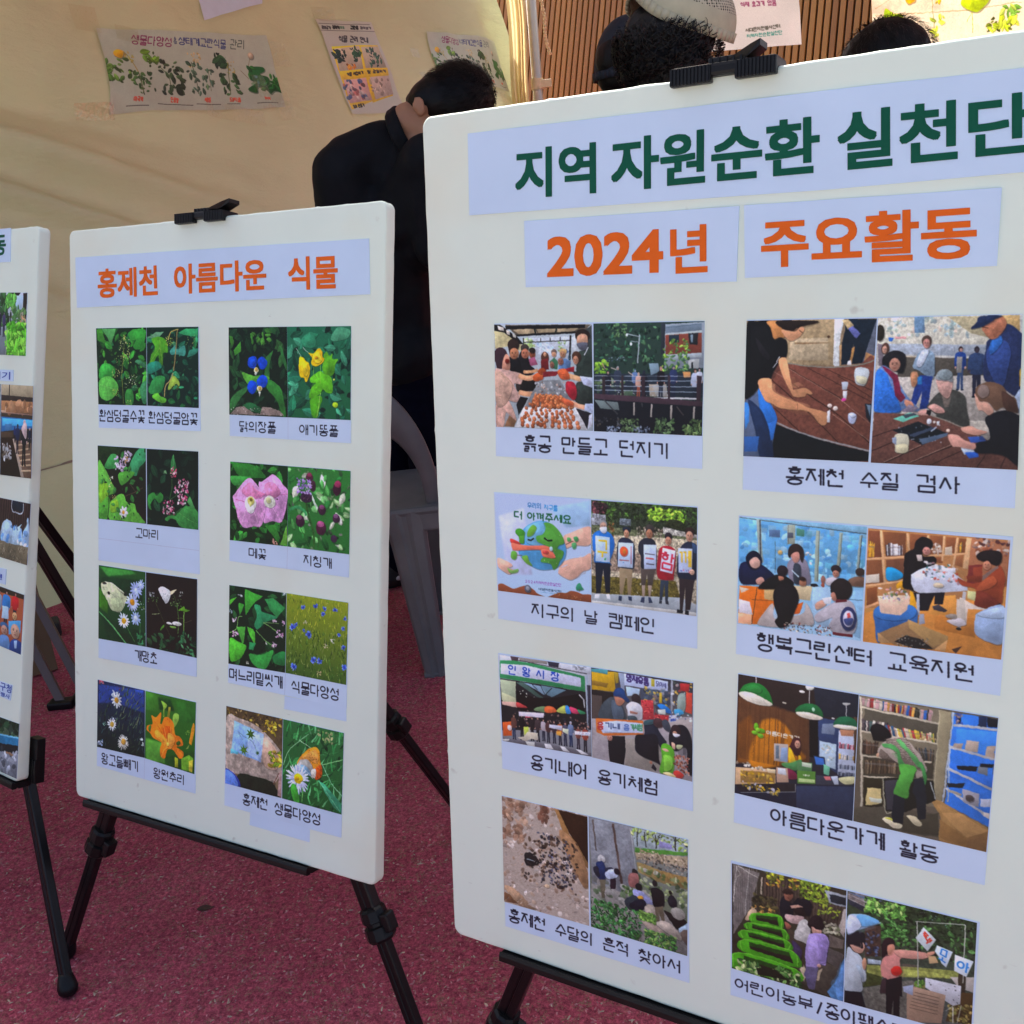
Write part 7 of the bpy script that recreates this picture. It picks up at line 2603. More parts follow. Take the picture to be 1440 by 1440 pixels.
# gathered edge of the wall beside the pole, lit through by the sun
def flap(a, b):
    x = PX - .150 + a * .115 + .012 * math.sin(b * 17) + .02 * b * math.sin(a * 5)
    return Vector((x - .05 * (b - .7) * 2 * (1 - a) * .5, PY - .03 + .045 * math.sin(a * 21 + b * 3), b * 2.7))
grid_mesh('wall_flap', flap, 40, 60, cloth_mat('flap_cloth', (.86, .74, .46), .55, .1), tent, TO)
bm = bmesh.new()
for a, b in (((-4.6, 2.35, 2.62), (4.4, 2.35, 2.62)), ((-3.2, 5.15, 2.6), (4.4, 5.15, 2.6)), ((PX, PY, 2.7), (4.4, 5.15, 2.6)), ((4.4, 2.35, 0), (4.4, 2.35, 2.62)), ((4.4, 5.15, 0), (4.4, 5.15, 2.6)), ((-4.6, 2.35, 0), (-4.6, 2.35, 2.62))):
    prof_tube(bm, Vector(a) - TO, Vector(b) - TO, circ(.02, 10), (0, 1, 0) if abs(a[1] - b[1]) < .1 and a[2] > 1 and b[2] > 1 else (1, 0, 0))
bm_obj('roof_frame', bm, M_blackm, tent)
def shade_roof(a, b):
    x = -4.7 + a * 9.2; y = 2.35 + b * ((6.9 if x < .35 else 5.25) - 2.35)  # unseen cover added for shade, cut short so sun backlights the hanging sheets
    z = 2.64 + .45 * (1 - max(abs(a - .5), abs(b - .5)) * 2)
    return Vector((x, y, z + .02 * mnoise.noise(Vector((x, y, 0)))))
grid_mesh('shade_roof', shade_roof, 40, 24, M_shade_roof, tent, TO)

# posters taped on the tent wall
def wall_sheet(name, quad, img, off, nx=24, ny=12, mat=None, curl=.004, label=None, cat='poster', group=None):
    vs, uv, fs = [], [], []
    rs = random.Random(int(quad[0][0]))
    org = wall_pt(quad[3][0] / 1000, quad[3][1] / 1000, off)
    for j in range(ny + 1):
        for i in range(nx + 1):
            s, t = bilin(quad, i / nx, j / ny)
            s /= 1000; t /= 1000
            e = min(i / nx, 1 - i / nx, j / ny, 1 - j / ny)
            w = curl * (1 + 1.6 * mnoise.noise(Vector((s * 6, t * 7, off * 900)))) + (.006 * mnoise.noise(Vector((s * 14, t * 12, 5))) if e < .2 else 0)
            vs.append(wall_pt(s, t, off + max(0, w)) - org)
            uv.append((i / nx, 1 - j / ny))
    for j in range(ny):
        for i in range(nx):
            a = j * (nx + 1) + i
            fs.append((a, a + nx + 1, a + nx + 2, a + 1))
    o = mesh_obj(name, vs, fs, mat or print_mat(name, img, .35, .25, 22, .5, .06), None, True, uv)
    o.location = org
    return tag(o, label, cat, group)
WPL = [('wide plant poster of five pressed weeds taped to the left part of the tent wall', 'plant posters on the tent wall'),
       ('tall yellow and white leaflet with four small photos, taped askew on the tent wall', None),
       ('plant poster taped just behind the head of the bending person', 'plant posters on the tent wall'),
       ('blank white sheet hanging at the top of the tent wall', None)]
for (pn, q), (lb, gr) in zip(WALL_POSTERS, WPL):
    if pn == 'blank':
        wall_sheet('paper_sheet', q, None, .006, 8, 4, simple_mat('white_sheet', (.62, .72, .86), .5, .03), .004, lb, 'sheet')
    else:
        wall_sheet('poster', q, pic_image(pn, qlen(q)[0], .9 if pn != 'infoposter' else 1.1, 1.6), .006, label=lb, group=gr)

# clear packing tape, crumpled, over poster corners
def tape_mat():
    mt, t, b = mat_new('clear_tape')
    b.inputs['Base Color'].default_value = (.9, .8, .6, 1); b.inputs['Roughness'].default_value = .07
    b.inputs['Specular IOR Level'].default_value = 1.0
    tr = t.nodes.new('ShaderNodeBsdfTransparent'); tr.inputs[0].default_value = (.97, .95, .9, 1)
    gl = t.nodes.new('ShaderNodeBsdfGlossy'); gl.inputs[0].default_value = (1, .95, .85, 1); gl.inputs['Roughness'].default_value = .07
    mx = t.nodes.new('ShaderNodeMixShader'); mx.inputs[0].default_value = .11
    t.links.new(tr.outputs[0], mx.inputs[1]); t.links.new(gl.outputs[0], mx.inputs[2]); t.links.new(mx.outputs[0], t.nodes['Material Output'].inputs[0])
    return mt
M_tape = tape_mat()
TSZ = [(.12, .10), (.10, .12), (.09, .13), (.30, .07), (.16, .06), (.06, .05), (.05, .06), (.18, .14), (.14, .07), (.10, .06), (.07, .16)]
TLB = ['crumpled clear tape above the left corner of the wide plant poster', 'clear tape at the upper right end of the wide plant poster', 'shiny clear tape at the lower right corner of the wide plant poster',
 'long strip of clear tape with bright glints under the wide plant poster', 'clear tape at the lower left corner of the wide plant poster', 'upper small glint of tape left of the second plant poster', 'lower small glint of tape left of the second plant poster',
 'broad clear tape hanging under the right corner of the second plant poster', 'clear tape over the top of the yellow leaflet', 'short clear tape on the left top edge of the wide plant poster', 'upright clear tape on the right edge of the wide plant poster']
for i, (s, t_) in enumerate(TAPES):
    w, h = TSZ[i]
    rs = random.Random(i + 40)
    org = wall_pt(s / 1000, t_ / 1000, .014)
    vs, fs = [], []
    nx, ny = max(3, int(w / .0035)), max(3, int(h / .0035))
    a = rs.uniform(-.2, .2)
    for jj in range(ny + 1):
        for ii in range(nx + 1):
            x, y = (ii / nx - .5) * w, (jj / ny - .5) * h
            ss, tt = s / 1000 + x * math.cos(a) - y * math.sin(a), t_ / 1000 + x * math.sin(a) + y * math.cos(a)
            vs.append(wall_pt(ss, tt, .014 + (.0036 * mnoise.noise(Vector((x * 130 + i, y * 70, i))))) - org)
    for jj in range(ny):
        for ii in range(nx):
            k = jj * (nx + 1) + ii
            fs.append((k, k + 1, k + nx + 2, k + nx + 1))
    o = mesh_obj('clear_tape', vs, fs, M_tape, None, True)
    o.location = org
    tag(o, TLB[i], 'tape', 'clear tape on the tent wall')

# sheets hanging from the rear beam
SHL = [('white notice with pink lettering hanging in front of the wood slats', 'notice'), ('bright backlit sheet of yellow green leaves at the upper right', 'poster')]
for (pn, q), (lb, ct) in zip(SHEETS, SHL):
    vs, uv, fs = [], [], []
    nx, ny = 20, 12
    org = Vector((q[3][0] / 1000, 4.8, q[3][1] / 1000))
    for j in range(ny + 1):
        for i in range(nx + 1):
            x, z = bilin(q, i / nx, j / ny)
            vs.append(Vector((x / 1000, 4.8 + .012 * mnoise.noise(Vector((x / 90, z / 120, 2))), z / 1000)) - org); uv.append((i / nx, 1 - j / ny))
    for j in range(ny):
        for i in range(nx):
            a = j * (nx + 1) + i
            fs.append((a, a + nx + 1, a + nx + 2, a + 1))
    img = pic_image(pn, qlen(q)[0], .7, 1.0)
    o = mesh_obj('poster' if ct == 'poster' else 'notice', vs, fs, print_mat(pn, img, .5, .15, 12, .3, .34 if ct == 'poster' else .14), None, True, uv)
    o.location = org
    tag(o, lb, ct)

# twisted cord hanging beside the pole
bm = bmesh.new()
pts = [Vector((PX + .035 + .0 , 6.42, 2.32)), Vector((PX + .055, 6.42, 2.26)), Vector((PX + .068, 6.42, 2.18)), Vector((PX + .062, 6.42, 2.10)), Vector((PX + .07, 6.42, 2.03)), Vector((PX + .088, 6.42, 1.97))]
org = pts[-1]
pp = []
for i in range(len(pts) - 1):
    for j in range(8): pp.append(lerp(pts[i], pts[i + 1], j / 8))
rs = random.Random(3)
for k in range(2):
    prev = None
    for i, p in enumerate(pp):
        a = i * 1.3 + k * math.pi
        q = p + Vector((.0055 * math.cos(a), .0055 * math.sin(a), 0)) - org
        if prev is not None: prof_tube(bm, prev, q, circ(.006, 6), (0, 1, .1))
        prev = q
o = bm_obj('cord', bm, simple_mat('cord', (.85, .66, .36), .7)); o.location = org
tag(o, 'short twisted cream cord dangling beside the tent pole', 'cord')

# ------------------------------------------------------------------ slatted timber wall behind
SL1 = Vector((.82, -.57, 0)).normalized(); SL2 = Vector((.169, .30, .942)).normalized()
SLN = SL1.cross(SL2).normalized()
SP = Vector((.627, 8.2, 2.28))
sbase = SP - SL2 * (SP.z / SL2.z)
swall = empty('slat_wall', sbase, 'brown timber slat wall with narrow dark gaps behind the tent', 'wall')
vs = []
M_slat = None
mt, t, b = mat_new('timber_slat')
oi = t.nodes.new('ShaderNodeObjectInfo'); tc = t.nodes.new('ShaderNodeTexCoord'); mp = t.nodes.new('ShaderNodeMapping'); mp.inputs['Scale'].default_value = (40, 40, 1.2)
nz = t.nodes.new('ShaderNodeTexNoise'); nz.inputs['Scale'].default_value = 2; nz.inputs['Detail'].default_value = 5
t.links.new(tc.outputs['Object'], mp.inputs[0]); t.links.new(mp.outputs[0], nz.inputs['Vector'])
ad = t.nodes.new('ShaderNodeMath'); ad.operation = 'MULTIPLY_ADD'; ad.inputs[1].default_value = .55
t.links.new(nz.outputs[0], ad.inputs[0]); md = t.nodes.new('ShaderNodeMath'); md.operation = 'MULTIPLY'; md.inputs[1].default_value = .5
t.links.new(oi.outputs['Random'], md.inputs[0]); t.links.new(md.outputs[0], ad.inputs[2])
cr = t.nodes.new('ShaderNodeValToRGB'); cr.color_ramp.elements[0].position = .15; cr.color_ramp.elements[1].position = .85
cr.color_ramp.elements[0].color = (.24, .098, .018, 1); cr.color_ramp.elements[1].color = (.40, .19, .032, 1)
t.links.new(ad.outputs[0], cr.inputs[0]); t.links.new(cr.outputs[0], b.inputs['Base Color']); b.inputs['Roughness'].default_value = .5
M_slat = mt
slat_me = None
nsl = 118
L_S = 3.6
Ms = Matrix((SL1, SLN, SL2)).transposed().to_4x4()
for i in range(nsl):
    if slat_me is None:
        bm = bmesh.new()
        rbox(bm, (-.0172, -.015, 0), (.0172, .015, L_S), None, .003)
        so = bm_obj('slat', bm, M_slat, swall)
        slat_me = so.data
    else:
        so = bpy.data.objects.new('slat', slat_me); COL.objects.link(so); so.parent = swall
    mm = Ms.copy(); mm.translation = SL1 * (-1.0 + i * .0475)
    so.matrix_local = mm
bm = bmesh.new(); rbox(bm, (-1.1, -.04, 0), (-1.0 + nsl * .0475 + .05, -.022, L_S), Ms)
back = bm_obj('backing', bm, simple_mat('wall_backing', (.018, .009, .006), .9), swall)

# ------------------------------------------------------------------ plastic chair
def make_chair():
    root = empty('plastic_chair', (-.400, 2.66, 0), 'dark grey plastic chair with an arched backrest, standing between the two large boards', 'chair')
    mt = simple_mat('grey_plastic', (.13, .138, .145), .45, .15, 12, .15, 120, .5)
    root.rotation_euler = (0, 0, R(4))
    # backrest: arched band with an opening, leaning back
    vs, fs = [], []
    n = 48
    def outer(a): return (.208 * math.cos(a), .455 + .372 * abs(math.sin(a)) ** .96)
    def inner(a): return (.166 * math.cos(a), .475 + .228 * abs(math.sin(a)) ** .9)
    def ypos(x, z, th): return -.195 - (z - .47) * .10 + (abs(x) / .21) ** 2 * .045 + th
    rings = []
    for i in range(n + 1):
        a = math.pi * i / n
        xo, zo = outer(a); xi, zi = inner(a)
        ring = []
        for k, (w, th) in enumerate([(0, .006), (0, -.006), (.04, -.010), (.5, -.012), (.94, -.010), (1, -.005), (1, .006), (.5, .000)]):
            x, z = xo + (xi - xo) * w, zo + (zi - zo) * w
            ring.append(len(vs)); vs.append((x, ypos(x, z, th), z))
        rings.append(ring)
    for r0, r1 in zip(rings[:-1], rings[1:]):
        for k in range(8): fs.append((r0[k], r1[k], r1[(k + 1) % 8], r0[(k + 1) % 8]))
    o = mesh_obj('backrest', vs, fs, mt, root, True)
    bm = bmesh.new()
    rbox(bm, (-.215, -.205, .448), (.215, .21, .470), None, .010)
    rbox(bm, (-.205, -.203, .405), (.205, -.188, .455), None, .006)
    rbox(bm, (-.205, .190, .405), (.205, .205, .455), None, .006)
    bm_obj('seat', bm, mt, root)
    for sx in (-1, 1):
        for sy in (-1, 1):
            vs, fs = [], []
            m_ = 10
            prev = None
            for i in range(m_ + 1):
                tt = i / m_
                w = .056 - .023 * tt + .012 * max(0, .12 - tt) / .12
                cx, cy = sx * ((.105 if sy < 0 else .150) + .035 * tt), sy * (.178 + .030 * tt)
                z = .462 * (1 - tt)
                pr = []
                for j, (px, py) in enumerate([(-1, .55), (-.98, -.35), (-.80, -.75), (-.3, -.95), (-.1, -.80), (.1, -.80), (.3, -.95), (.80, -.75), (.98, -.35), (1, .55), (.86, .55), (.82, -.2), (.6, -.5), (-.6, -.5), (-.82, -.2), (-.86, .55)]):
                    pr.append(len(vs)); vs.append((cx + px * w * .95 * sx, cy - sy * -py * .030 * -1, z))
                if prev:
                    k = len(pr)
                    for j in range(k): fs.append((prev[j], prev[(j + 1) % k], pr[(j + 1) % k], pr[j]))
                prev = pr
            fs.append(tuple(prev)); fs.append(tuple(range(16))[::-1])
            lg = mesh_obj('leg', vs, fs, mt, root, False)
            bm2 = bmesh.new(); xx = sx * (.140 if sy < 0 else .185); rbox(bm2, (xx - .033, sy * .208 - .026, 0), (xx + .033, sy * .208 + .026, .012), None, .004)
            bm_obj('leg_pad', bm2, mt, lg)
    return root
make_chair()

# ------------------------------------------------------------------ things on the floor by the tent wall
def bar(name, a, b, w, h, mat, parent, org, side=(1, 0, 0)):
    bm = bmesh.new(); prof_tube(bm, Vector(a) - org, Vector(b) - org, [(-w, -h), (w, -h), (w, h), (-w, h)], side)
    return bm_obj(name, bm, mat, parent)
M_brown = simple_mat('brown_board', (.13, .075, .032), .6, .25, 8)
org = Vector((-1.46, 2.74, 0))
pl = empty('wood_plank', org, 'narrow brown plank leaning upright against the tent wall, half behind the left board', 'plank')
bar('board', (-1.415, 2.70, .004), (-1.50, 2.86, .60), .035, .009, M_brown, pl, org, (.8, .6, 0))
M_frame = simple_mat('taupe_metal', (.085, .055, .05), .4, .1, 20)
org = Vector((-1.33, 2.60, 0))
st = empty('folding_stand', org, 'grey brown folding metal stand with slanting legs, between the left and middle boards', 'stand')
for k, (ax, bx) in enumerate((((-1.50, 2.78, .50), (-1.215, 2.50, .012)), ((-1.53, 2.74, .42), (-1.27, 2.47, .012)))):
    lg = bar('leg', ax, bx, .011, .008, M_frame, st, org, (1, .2, .3))
    bm = bmesh.new(); p = Vector(bx) - org
    rbox(bm, (p.x - .035, p.y - .02, -.0), (p.x + .035, p.y + .02, .022), None, .006)
    bm_obj('foot_pad', bm, M_black, lg)
bar('crossbar', (-1.50, 2.78, .50), (-1.53, 2.74, .42), .016, .006, M_frame, st, org, (1, .2, .3))
bar('rear_leg', (-1.50, 2.80, .50), (-1.62, 2.98, .01), .016, .006, M_frame, st, org, (1, .2, .3))
bm = bmesh.new(); rbox(bm, (-.06, -.04, 0), (.045, .04, .05), Matrix.Rotation(R(25), 4, 'Z'), .012)
o = bm_obj('weight_block', bm, simple_mat('block_black', (.02, .02, .02), .7)); o.location = (-1.53, 2.99, 0)
tag(o, 'low black weight block on the floor at the foot of the tent wall', 'weight')
# ------------------------------------------------------------------ people
_hull_cache = {}
def add_capsule(bm, p0, r0, p1, r1, seg=10):
    b2 = bmesh.new()
    for p, r in ((p0, r0), (p1, r1)):
        bmesh.ops.create_uvsphere(b2, u_segments=seg, v_segments=max(6, seg * 2 // 3), radius=r, matrix=Matrix.Translation(p))
    bmesh.ops.convex_hull(b2, input=b2.verts)
    loose = [v for v in b2.verts if not v.link_faces]
    bmesh.ops.delete(b2, geom=loose, context='VERTS')
    # drop interior faces left over from the source spheres
    me = bpy.data.meshes.new('tmp'); b2.to_mesh(me); b2.free(); bm.from_mesh(me); bpy.data.meshes.remove(me)

def add_ell(bm, c, rad, M=None, seg=16):
    mt_ = Matrix.Translation(c) @ (M.to_4x4() if M is not None else Matrix.Identity(4)) @ Matrix.Diagonal((rad[0], rad[1], rad[2], 1))
    bmesh.ops.create_uvsphere(bm, u_segments=seg, v_segments=seg * 3 // 4, radius=1, matrix=mt_)

def blob(name, parts, voxel, mat, parent, org, smooth=5, disp=None):
    bm = bmesh.new()
    for p in parts:
        if p[0] == 'e': add_ell(bm, p[1] - org, p[2], p[3] if len(p) > 3 else None)
        else: add_capsule(bm, p[0] - org, p[1], p[2] - org, p[3])
    me = bpy.data.meshes.new(name); bm.to_mesh(me); bm.free()
    o = bpy.data.objects.new(name, me); COL.objects.link(o)
    md = o.modifiers.new('r', 'REMESH'); md.mode = 'VOXEL'; md.voxel_size = voxel; md.use_smooth_shade = True
    ms = o.modifiers.new('s', 'SMOOTH'); ms.iterations = smooth; ms.factor = .5
    bpy.context.view_layer.update()
    dg = bpy.context.evaluated_depsgraph_get()
    m2 = bpy.data.meshes.new_from_object(o.evaluated_get(dg))
    o.modifiers.clear(); o.data = m2; bpy.data.meshes.remove(me)
    m2.name = name
    if disp:
        n = len(m2.vertices)
        co = np.zeros(n * 3, np.float32); m2.vertices.foreach_get('co', co); co = co.reshape(-1, 3)
        nn = np.zeros(n * 3, np.float32); m2.vertex_normals.foreach_get('vector', nn); nn = nn.reshape(-1, 3)
        m2.vertices.foreach_set('co', (co + nn * disp(co)[:, None]).astype(np.float32).ravel()); m2.update()
    m2.materials.clear(); m2.materials.append(mat)
    m2.polygons.foreach_set('use_smooth', [True] * len(m2.polygons))
    if parent: o.parent = parent
    return o

def waves(co, f, seed=0):
    rs = np.random.RandomState(seed); o = np.zeros(len(co))
    for i in range(7):
        d = rs.normal(size=3); d /= np.linalg.norm(d)
        o += np.sin(co @ d * f * rs.uniform(.6, 1.7) + rs.uniform(0, 6.28) + 1.5 * np.sin(co @ d[[1, 2, 0]] * f * .7))
    return o / 7
def wrinkle(co): return .017 * waves(co, 20, 1) + .006 * waves(co, 55, 2)

def frame_of(f, u):
    f = Vector(f).normalized(); u = Vector(u); u = (u - f * u.dot(f)).normalized(); r = f.cross(u)
    return Matrix((r, f, u)).transposed()          # local x right, y forward, z up

M_skin = simple_mat('skin', (.42, .20, .11), .5, .08, 12, .08, 150, .4)
M_skin2 = simple_mat('skin_tan', (.34, .15, .075), .5, .08, 12, .08, 150, .4)
M_hair = simple_mat('black_hair', (.004, .003, .003), .5, .3, 60, .3, 260, .22)
M_hair2 = simple_mat('dark_brown_hair', (.006, .004, .003), .5, .3, 60, .3, 260, .22)
M_eye = simple_mat('eye', (.05, .03, .02), .2)

def head_parts(c, M, k=1.0, ez=0.0):
    P = lambda x, y, z: c + M @ (Vector((x, y, z)) * k)
    e = []
    e.append(('e', P(0, -.012, .018), (.074 * k, .093 * k, .088 * k), M))
    e.append(('e', P(0, .022, -.025), (.060 * k, .066 * k, .080 * k), M))
    e.append((P(-.03, .03, -.072), .026 * k, P(.03, .03, -.072), .026 * k))
    e.append((P(0, .055, -.088), .020 * k, P(0, .035, -.09), .022 * k))
    e.append((P(0, .084, .012), .0085 * k, P(0, .104, -.026), .0125 * k))
    e.append((P(-.012, .094, -.030), .0085 * k, P(.012, .094, -.030), .0085 * k))
    e.append((P(-.022, .082, -.056), .0075 * k, P(.022, .082, -.056), .0075 * k))
    e.append((P(-.035, .072, .026), .010 * k, P(.035, .072, .026), .010 * k))
    for s in (-1, 1):
        e.append(('e', P(s * .077, -.006, -.012 + ez), (.008 * k, .018 * k, .029 * k), M))
        e.append(('e', P(s * .081, -.012, -.004 + ez), (.006 * k, .014 * k, .021 * k), M))
    return e

def hand_parts(w, d, side, k=1.0):
    """w wrist, d pointing direction, side = lateral axis of the palm; relaxed curl"""
    d = d.normalized(); s = (side - d * side.dot(d)).normalized(); n = d.cross(s)
    out = []
    for i in range(4):
        o = (i - 1.5) * .019
        out.append((w + d * .012 + s * o * .6, .013 * k, w + d * .075 + s * o, .0115 * k))
        L = (.070, .080, .075, .058)[i]
        a = w + d * .078 + s * o * 1.05
        b = a + d * L * .5 + n * .006; c = b + d * L * .30 + n * .018; e = c + d * L * .16 + n * .018
        out += [(a, .0085 * k, b, .0078 * k), (b, .0078 * k, c, .007 * k), (c, .007 * k, e, .0062 * k)]
    t0 = w + d * .03 + s * -.03; t1 = t0 + (d * .6 - s * .8).normalized() * .035 + n * .01; t2 = t1 + (d * .9 - s * .3).normalized() * .028 + n * .008
    out += [(w + d * .018, .014 * k, t0, .0125 * k), (t0, .0115 * k, t1, .0095 * k), (t1, .0095 * k, t2, .008 * k)]
    return out

def tufts(name, c, M, rad, n, length, mat, parent, org, seed, curl=0.0, zmin=-.3, width=.0012, hang=.4, ymax=2.0, zmax=2.0):
    rs = random.Random(seed)
    vs, fs = [], []
    tries = 0
    while n > 0 and tries < 60000:
        tries += 1
        v = Vector((rs.gauss(0, 1), rs.gauss(0, 1), rs.gauss(0, 1))).normalized()
        if v.z < zmin or v.y > ymax or v.z > zmax: continue
        n -= 1
        p = Vector((v.x * rad[0], v.y * rad[1], v.z * rad[2]))
        nn = Vector((v.x / rad[0], v.y / rad[1], v.z / rad[2])).normalized()
        L = length * rs.uniform(.5, 1.25)
        tg = Vector((rs.uniform(-1, 1), rs.uniform(-1, .4), -hang * 2)); tg = (tg - nn * tg.dot(nn)).normalized()
        sd = nn.cross(tg)
        k = len(vs); segs = 5 if curl else 3
        for i in range(segs + 1):
            u = i / segs
            if curl:
                a = u * 5.2 + rs.uniform(-.1, .1)
                q = p + nn * (.004 + L * .5 * (1 - math.cos(a)) * .6) + tg * L * .5 * math.sin(a) + sd * L * .35 * u
            else:
                q = p + tg * L * u + nn * (.003 + L * .22 * math.sin(u * 2.2))
            w = width * (1 - u * .7)
            vs.append(c + M @ (q - sd * w) - org); vs.append(c + M @ (q + sd * w) - org)
        for i in range(segs): fs.append((k + 2 * i, k + 2 * i + 1, k + 2 * i + 3, k + 2 * i + 2))
    o = mesh_obj(name, vs, fs, mat, parent, True)
    o['kind'] = 'stuff'
    return o

def person(label, head, hf, hu, neck, pelvis, facing, mats, arms=None, feet=None, knees=None, k=.9, sh_w=.19, group=None, sleeves=.55, hunch=None, ez=0.0, extra=()):
    """build one continuous body and the clothes over it; mats: skin, top, trousers, shoes, hair"""
    org = Vector(((feet[0] + feet[1]) / 2).to_tuple()); org.z = 0
    root = empty('person', org, label, 'person', group)
    f = Vector((math.cos(facing), math.sin(facing), 0)); r = Vector((f.y, -f.x, 0))
    Mh = frame_of(hf, hu)
    chest = lerp(neck, pelvis, .30); waist = lerp(neck, pelvis, .68)
    shl, shr = neck - r * sh_w + Vector((0, 0, -.055)), neck + r * sh_w + Vector((0, 0, -.055))
    hipl, hipr = pelvis - r * .085, pelvis + r * .085
    if arms is None:
        arms = []
        for s, sh in ((-1, shl), (1, shr)):
            el = sh + r * s * .035 + Vector((0, 0, -.25)) + f * .01; wr = el + f * .10 + Vector((0, 0, -.20))
            arms.append((el, wr))
    if knees is None: knees = [lerp(hipl, feet[0], .5) + f * .03, lerp(hipr, feet[1], .5) + f * .03]
    # skin
    P = head_parts(head, Mh, k, ez) + list(extra)
    P.append((head + Mh @ Vector((0, -.03, -.06)) * k, .050 * k, neck, .055 * k))
    P.append((neck, .055 * k, chest, .10 * k))
    P += [(chest - r * .06, .10 * k, chest + r * .06, .10 * k), (chest, .105 * k, waist, .095 * k), (waist, .095 * k, pelvis, .11 * k), (hipl, .085 * k, hipr, .085 * k)]
    for s, sh, (el, wr) in ((-1, shl, arms[0]), (1, shr, arms[1])):
        P += [(neck + r * s * .05 + Vector((0, 0, -.02)), .04 * k, sh, .052 * k), (sh, .052 * k, el, .036 * k), (el, .037 * k, wr, .024 * k)]
        P += hand_parts(wr, (wr - el) + Vector((0, 0, -.02)), f if abs((wr - el).normalized().dot(f)) < .8 else r, k)
    for h_, kn, ft in ((hipl, knees[0], feet[0]), (hipr, knees[1], feet[1])):
        an = ft + Vector((0, 0, .075))
        P += [(h_, .078 * k, kn, .052 * k), (kn, .052 * k, lerp(kn, an, .35) - f * .012, .048 * k), (lerp(kn, an, .35) - f * .012, .048 * k, an, .030 * k), (an, .032 * k, ft + f * .12 + Vector((0, 0, .028)), .024 * k)]
    blob('body', P, .0065, mats[0], root, org, 3)
    bm = bmesh.new()
    for s in (-1, 1): add_ell(bm, head + Mh @ (Vector((s * .031, .074, .006)) * k) - org, (.013 * k, .010 * k, .0085 * k), Mh, 10)
    bm_obj('eyes', bm, M_eye, root, True)
    # shirt
    g = .016
    T = [(chest - r * .075, .10 * k + g, chest + r * .075, .10 * k + g), (chest, .105 * k + g, waist, .100 * k + g), (waist, .105 * k + g, pelvis, .118 * k + g), (pelvis - r * .07, .10 * k + g, pelvis + r * .07, .10 * k + g)]
    if hunch: T += hunch
    else: T += [(lerp(neck, chest, .12) - r * .035, .058, lerp(neck, chest, .12) + r * .035, .058), (neck + Vector((0, 0, -.05)), .075, chest, .10 * k + g)]
    for s, sh, (el, wr) in ((-1, shl, arms[0]), (1, shr, arms[1])):
        T += [(chest + r * s * .06, .095, sh, .058 * k + g), (neck + r * s * .05 + Vector((0, 0, -.03)), .045, sh, .052 * k + g), (sh, .056 * k + g, lerp(sh, el, min(1, sleeves * 1.1)), .046 * k + g)]
        if sleeves > .9: T.append((el, .040 * k + g, lerp(el, wr, .92), .030 * k + g * .7))
    top = blob('shirt', T, .011, mats[1], root, org, 7, wrinkle)
    Q = [(hipl, .095 * k, hipr, .095 * k), (pelvis + Vector((0, 0, .03)), .115 * k, pelvis, .115 * k)]
    for h_, kn, ft in ((hipl, knees[0], feet[0]), (hipr, knees[1], feet[1])):
        an = ft + Vector((0, 0, .07))
        Q += [(h_, .088 * k + .008, kn, .060 * k + .008), (kn, .060 * k + .008, an, .046 * k + .008)]
    blob('trousers', Q, .011, mats[2], root, org, 6, wrinkle)
    for ft in feet:
        c = ft + Vector((0, 0, .034))
        blob('shoe', [(c - f * .035, .038, c + f * .06, .036), (c + f * .06, .036, c + f * .125 + Vector((0, 0, -.004)), .028), (c + Vector((0, 0, .03)) - f * .02, .036, c + Vector((0, 0, .03)), .036)], .007, mats[3], root, org, 4)
    return root, org, Mh

M_polo = simple_mat('black_polo_fabric', (.0085, .0090, .0112), .7, .25, 14, .3, 300, .14)
M_jeans = simple_mat('navy_denim', (.004, .005, .014), .9, .25, 30, .3, 500, .06)
M_dark = simple_mat('dark_jacket', (.008, .009, .011), .85, .2, 20, .2, 300, .1)
M_shoe = simple_mat('dark_trainer', (.012, .012, .014), .6)
M_white = simple_mat('white_rubber', (.65, .65, .66), .5)
M_khaki = simple_mat('beige_cotton', (.44, .40, .28), .85, .08, 40, .25, 500, .2)
V = Vector

# the person bending forward, head down, behind the chair
head1 = V((-.076, 2.80, 1.425)); neck1 = V((-.205, 2.83, 1.375)); pel1 = V((-.285, 2.95, .80))
ang1 = R(28)
f1 = V((math.cos(ang1), math.sin(ang1), 0))
feet1 = [V((-.40, 3.15, 0)), V((-.28, 3.06, 0))]
hunch = [(V((-.235, 2.83, 1.385)), .062, V((-.345, 2.84, 1.325)), .090), (V((-.225, 2.82, 1.30)), .070, V((-.16, 2.82, 1.24)), .080), (V((-.362, 2.84, 1.300)), .092, V((-.350, 2.88, 1.10)), .105), (V((-.20, 2.84, 1.30)), .10, V((-.15, 2.84, 1.15)), .12),
         (V((-.30, 2.88, 1.20)), .12, V((-.29, 2.92, .95)), .125)]
p1, org1, Mh1 = person('person in a black polo shirt bending forward with head bowed, behind the boards', head1, (.42, .16, -.89), (.86, .36, .40), neck1, pel1, ang1,
        (M_skin, M_polo, M_jeans, M_shoe), arms=[(V((-.06, 3.02, 1.10)), V((.12, 2.98, 1.0))), (V((-.13, 2.72, 1.10)), V((.06, 2.76, .98)))], feet=feet1, k=.92, sh_w=.15, hunch=hunch, sleeves=1.0, ez=-.045, extra=[(V((-.115, 2.77, 1.44)), .016, V((-.132, 2.712, 1.443)), .012), ('e', V((-.134, 2.700, 1.446)), (.015, .008, .027)), (V((-.142, 2.697, 1.465)), .006, V((-.150, 2.697, 1.445)), .006), (V((-.17, 2.78, 1.42)), .050, V((-.10, 2.76, 1.38)), .050)])
def hair_disp(co): return .003 * waves(co, 110, 3)
hp = lambda x, y, z: head1 + Mh1 @ V((x, y, z))
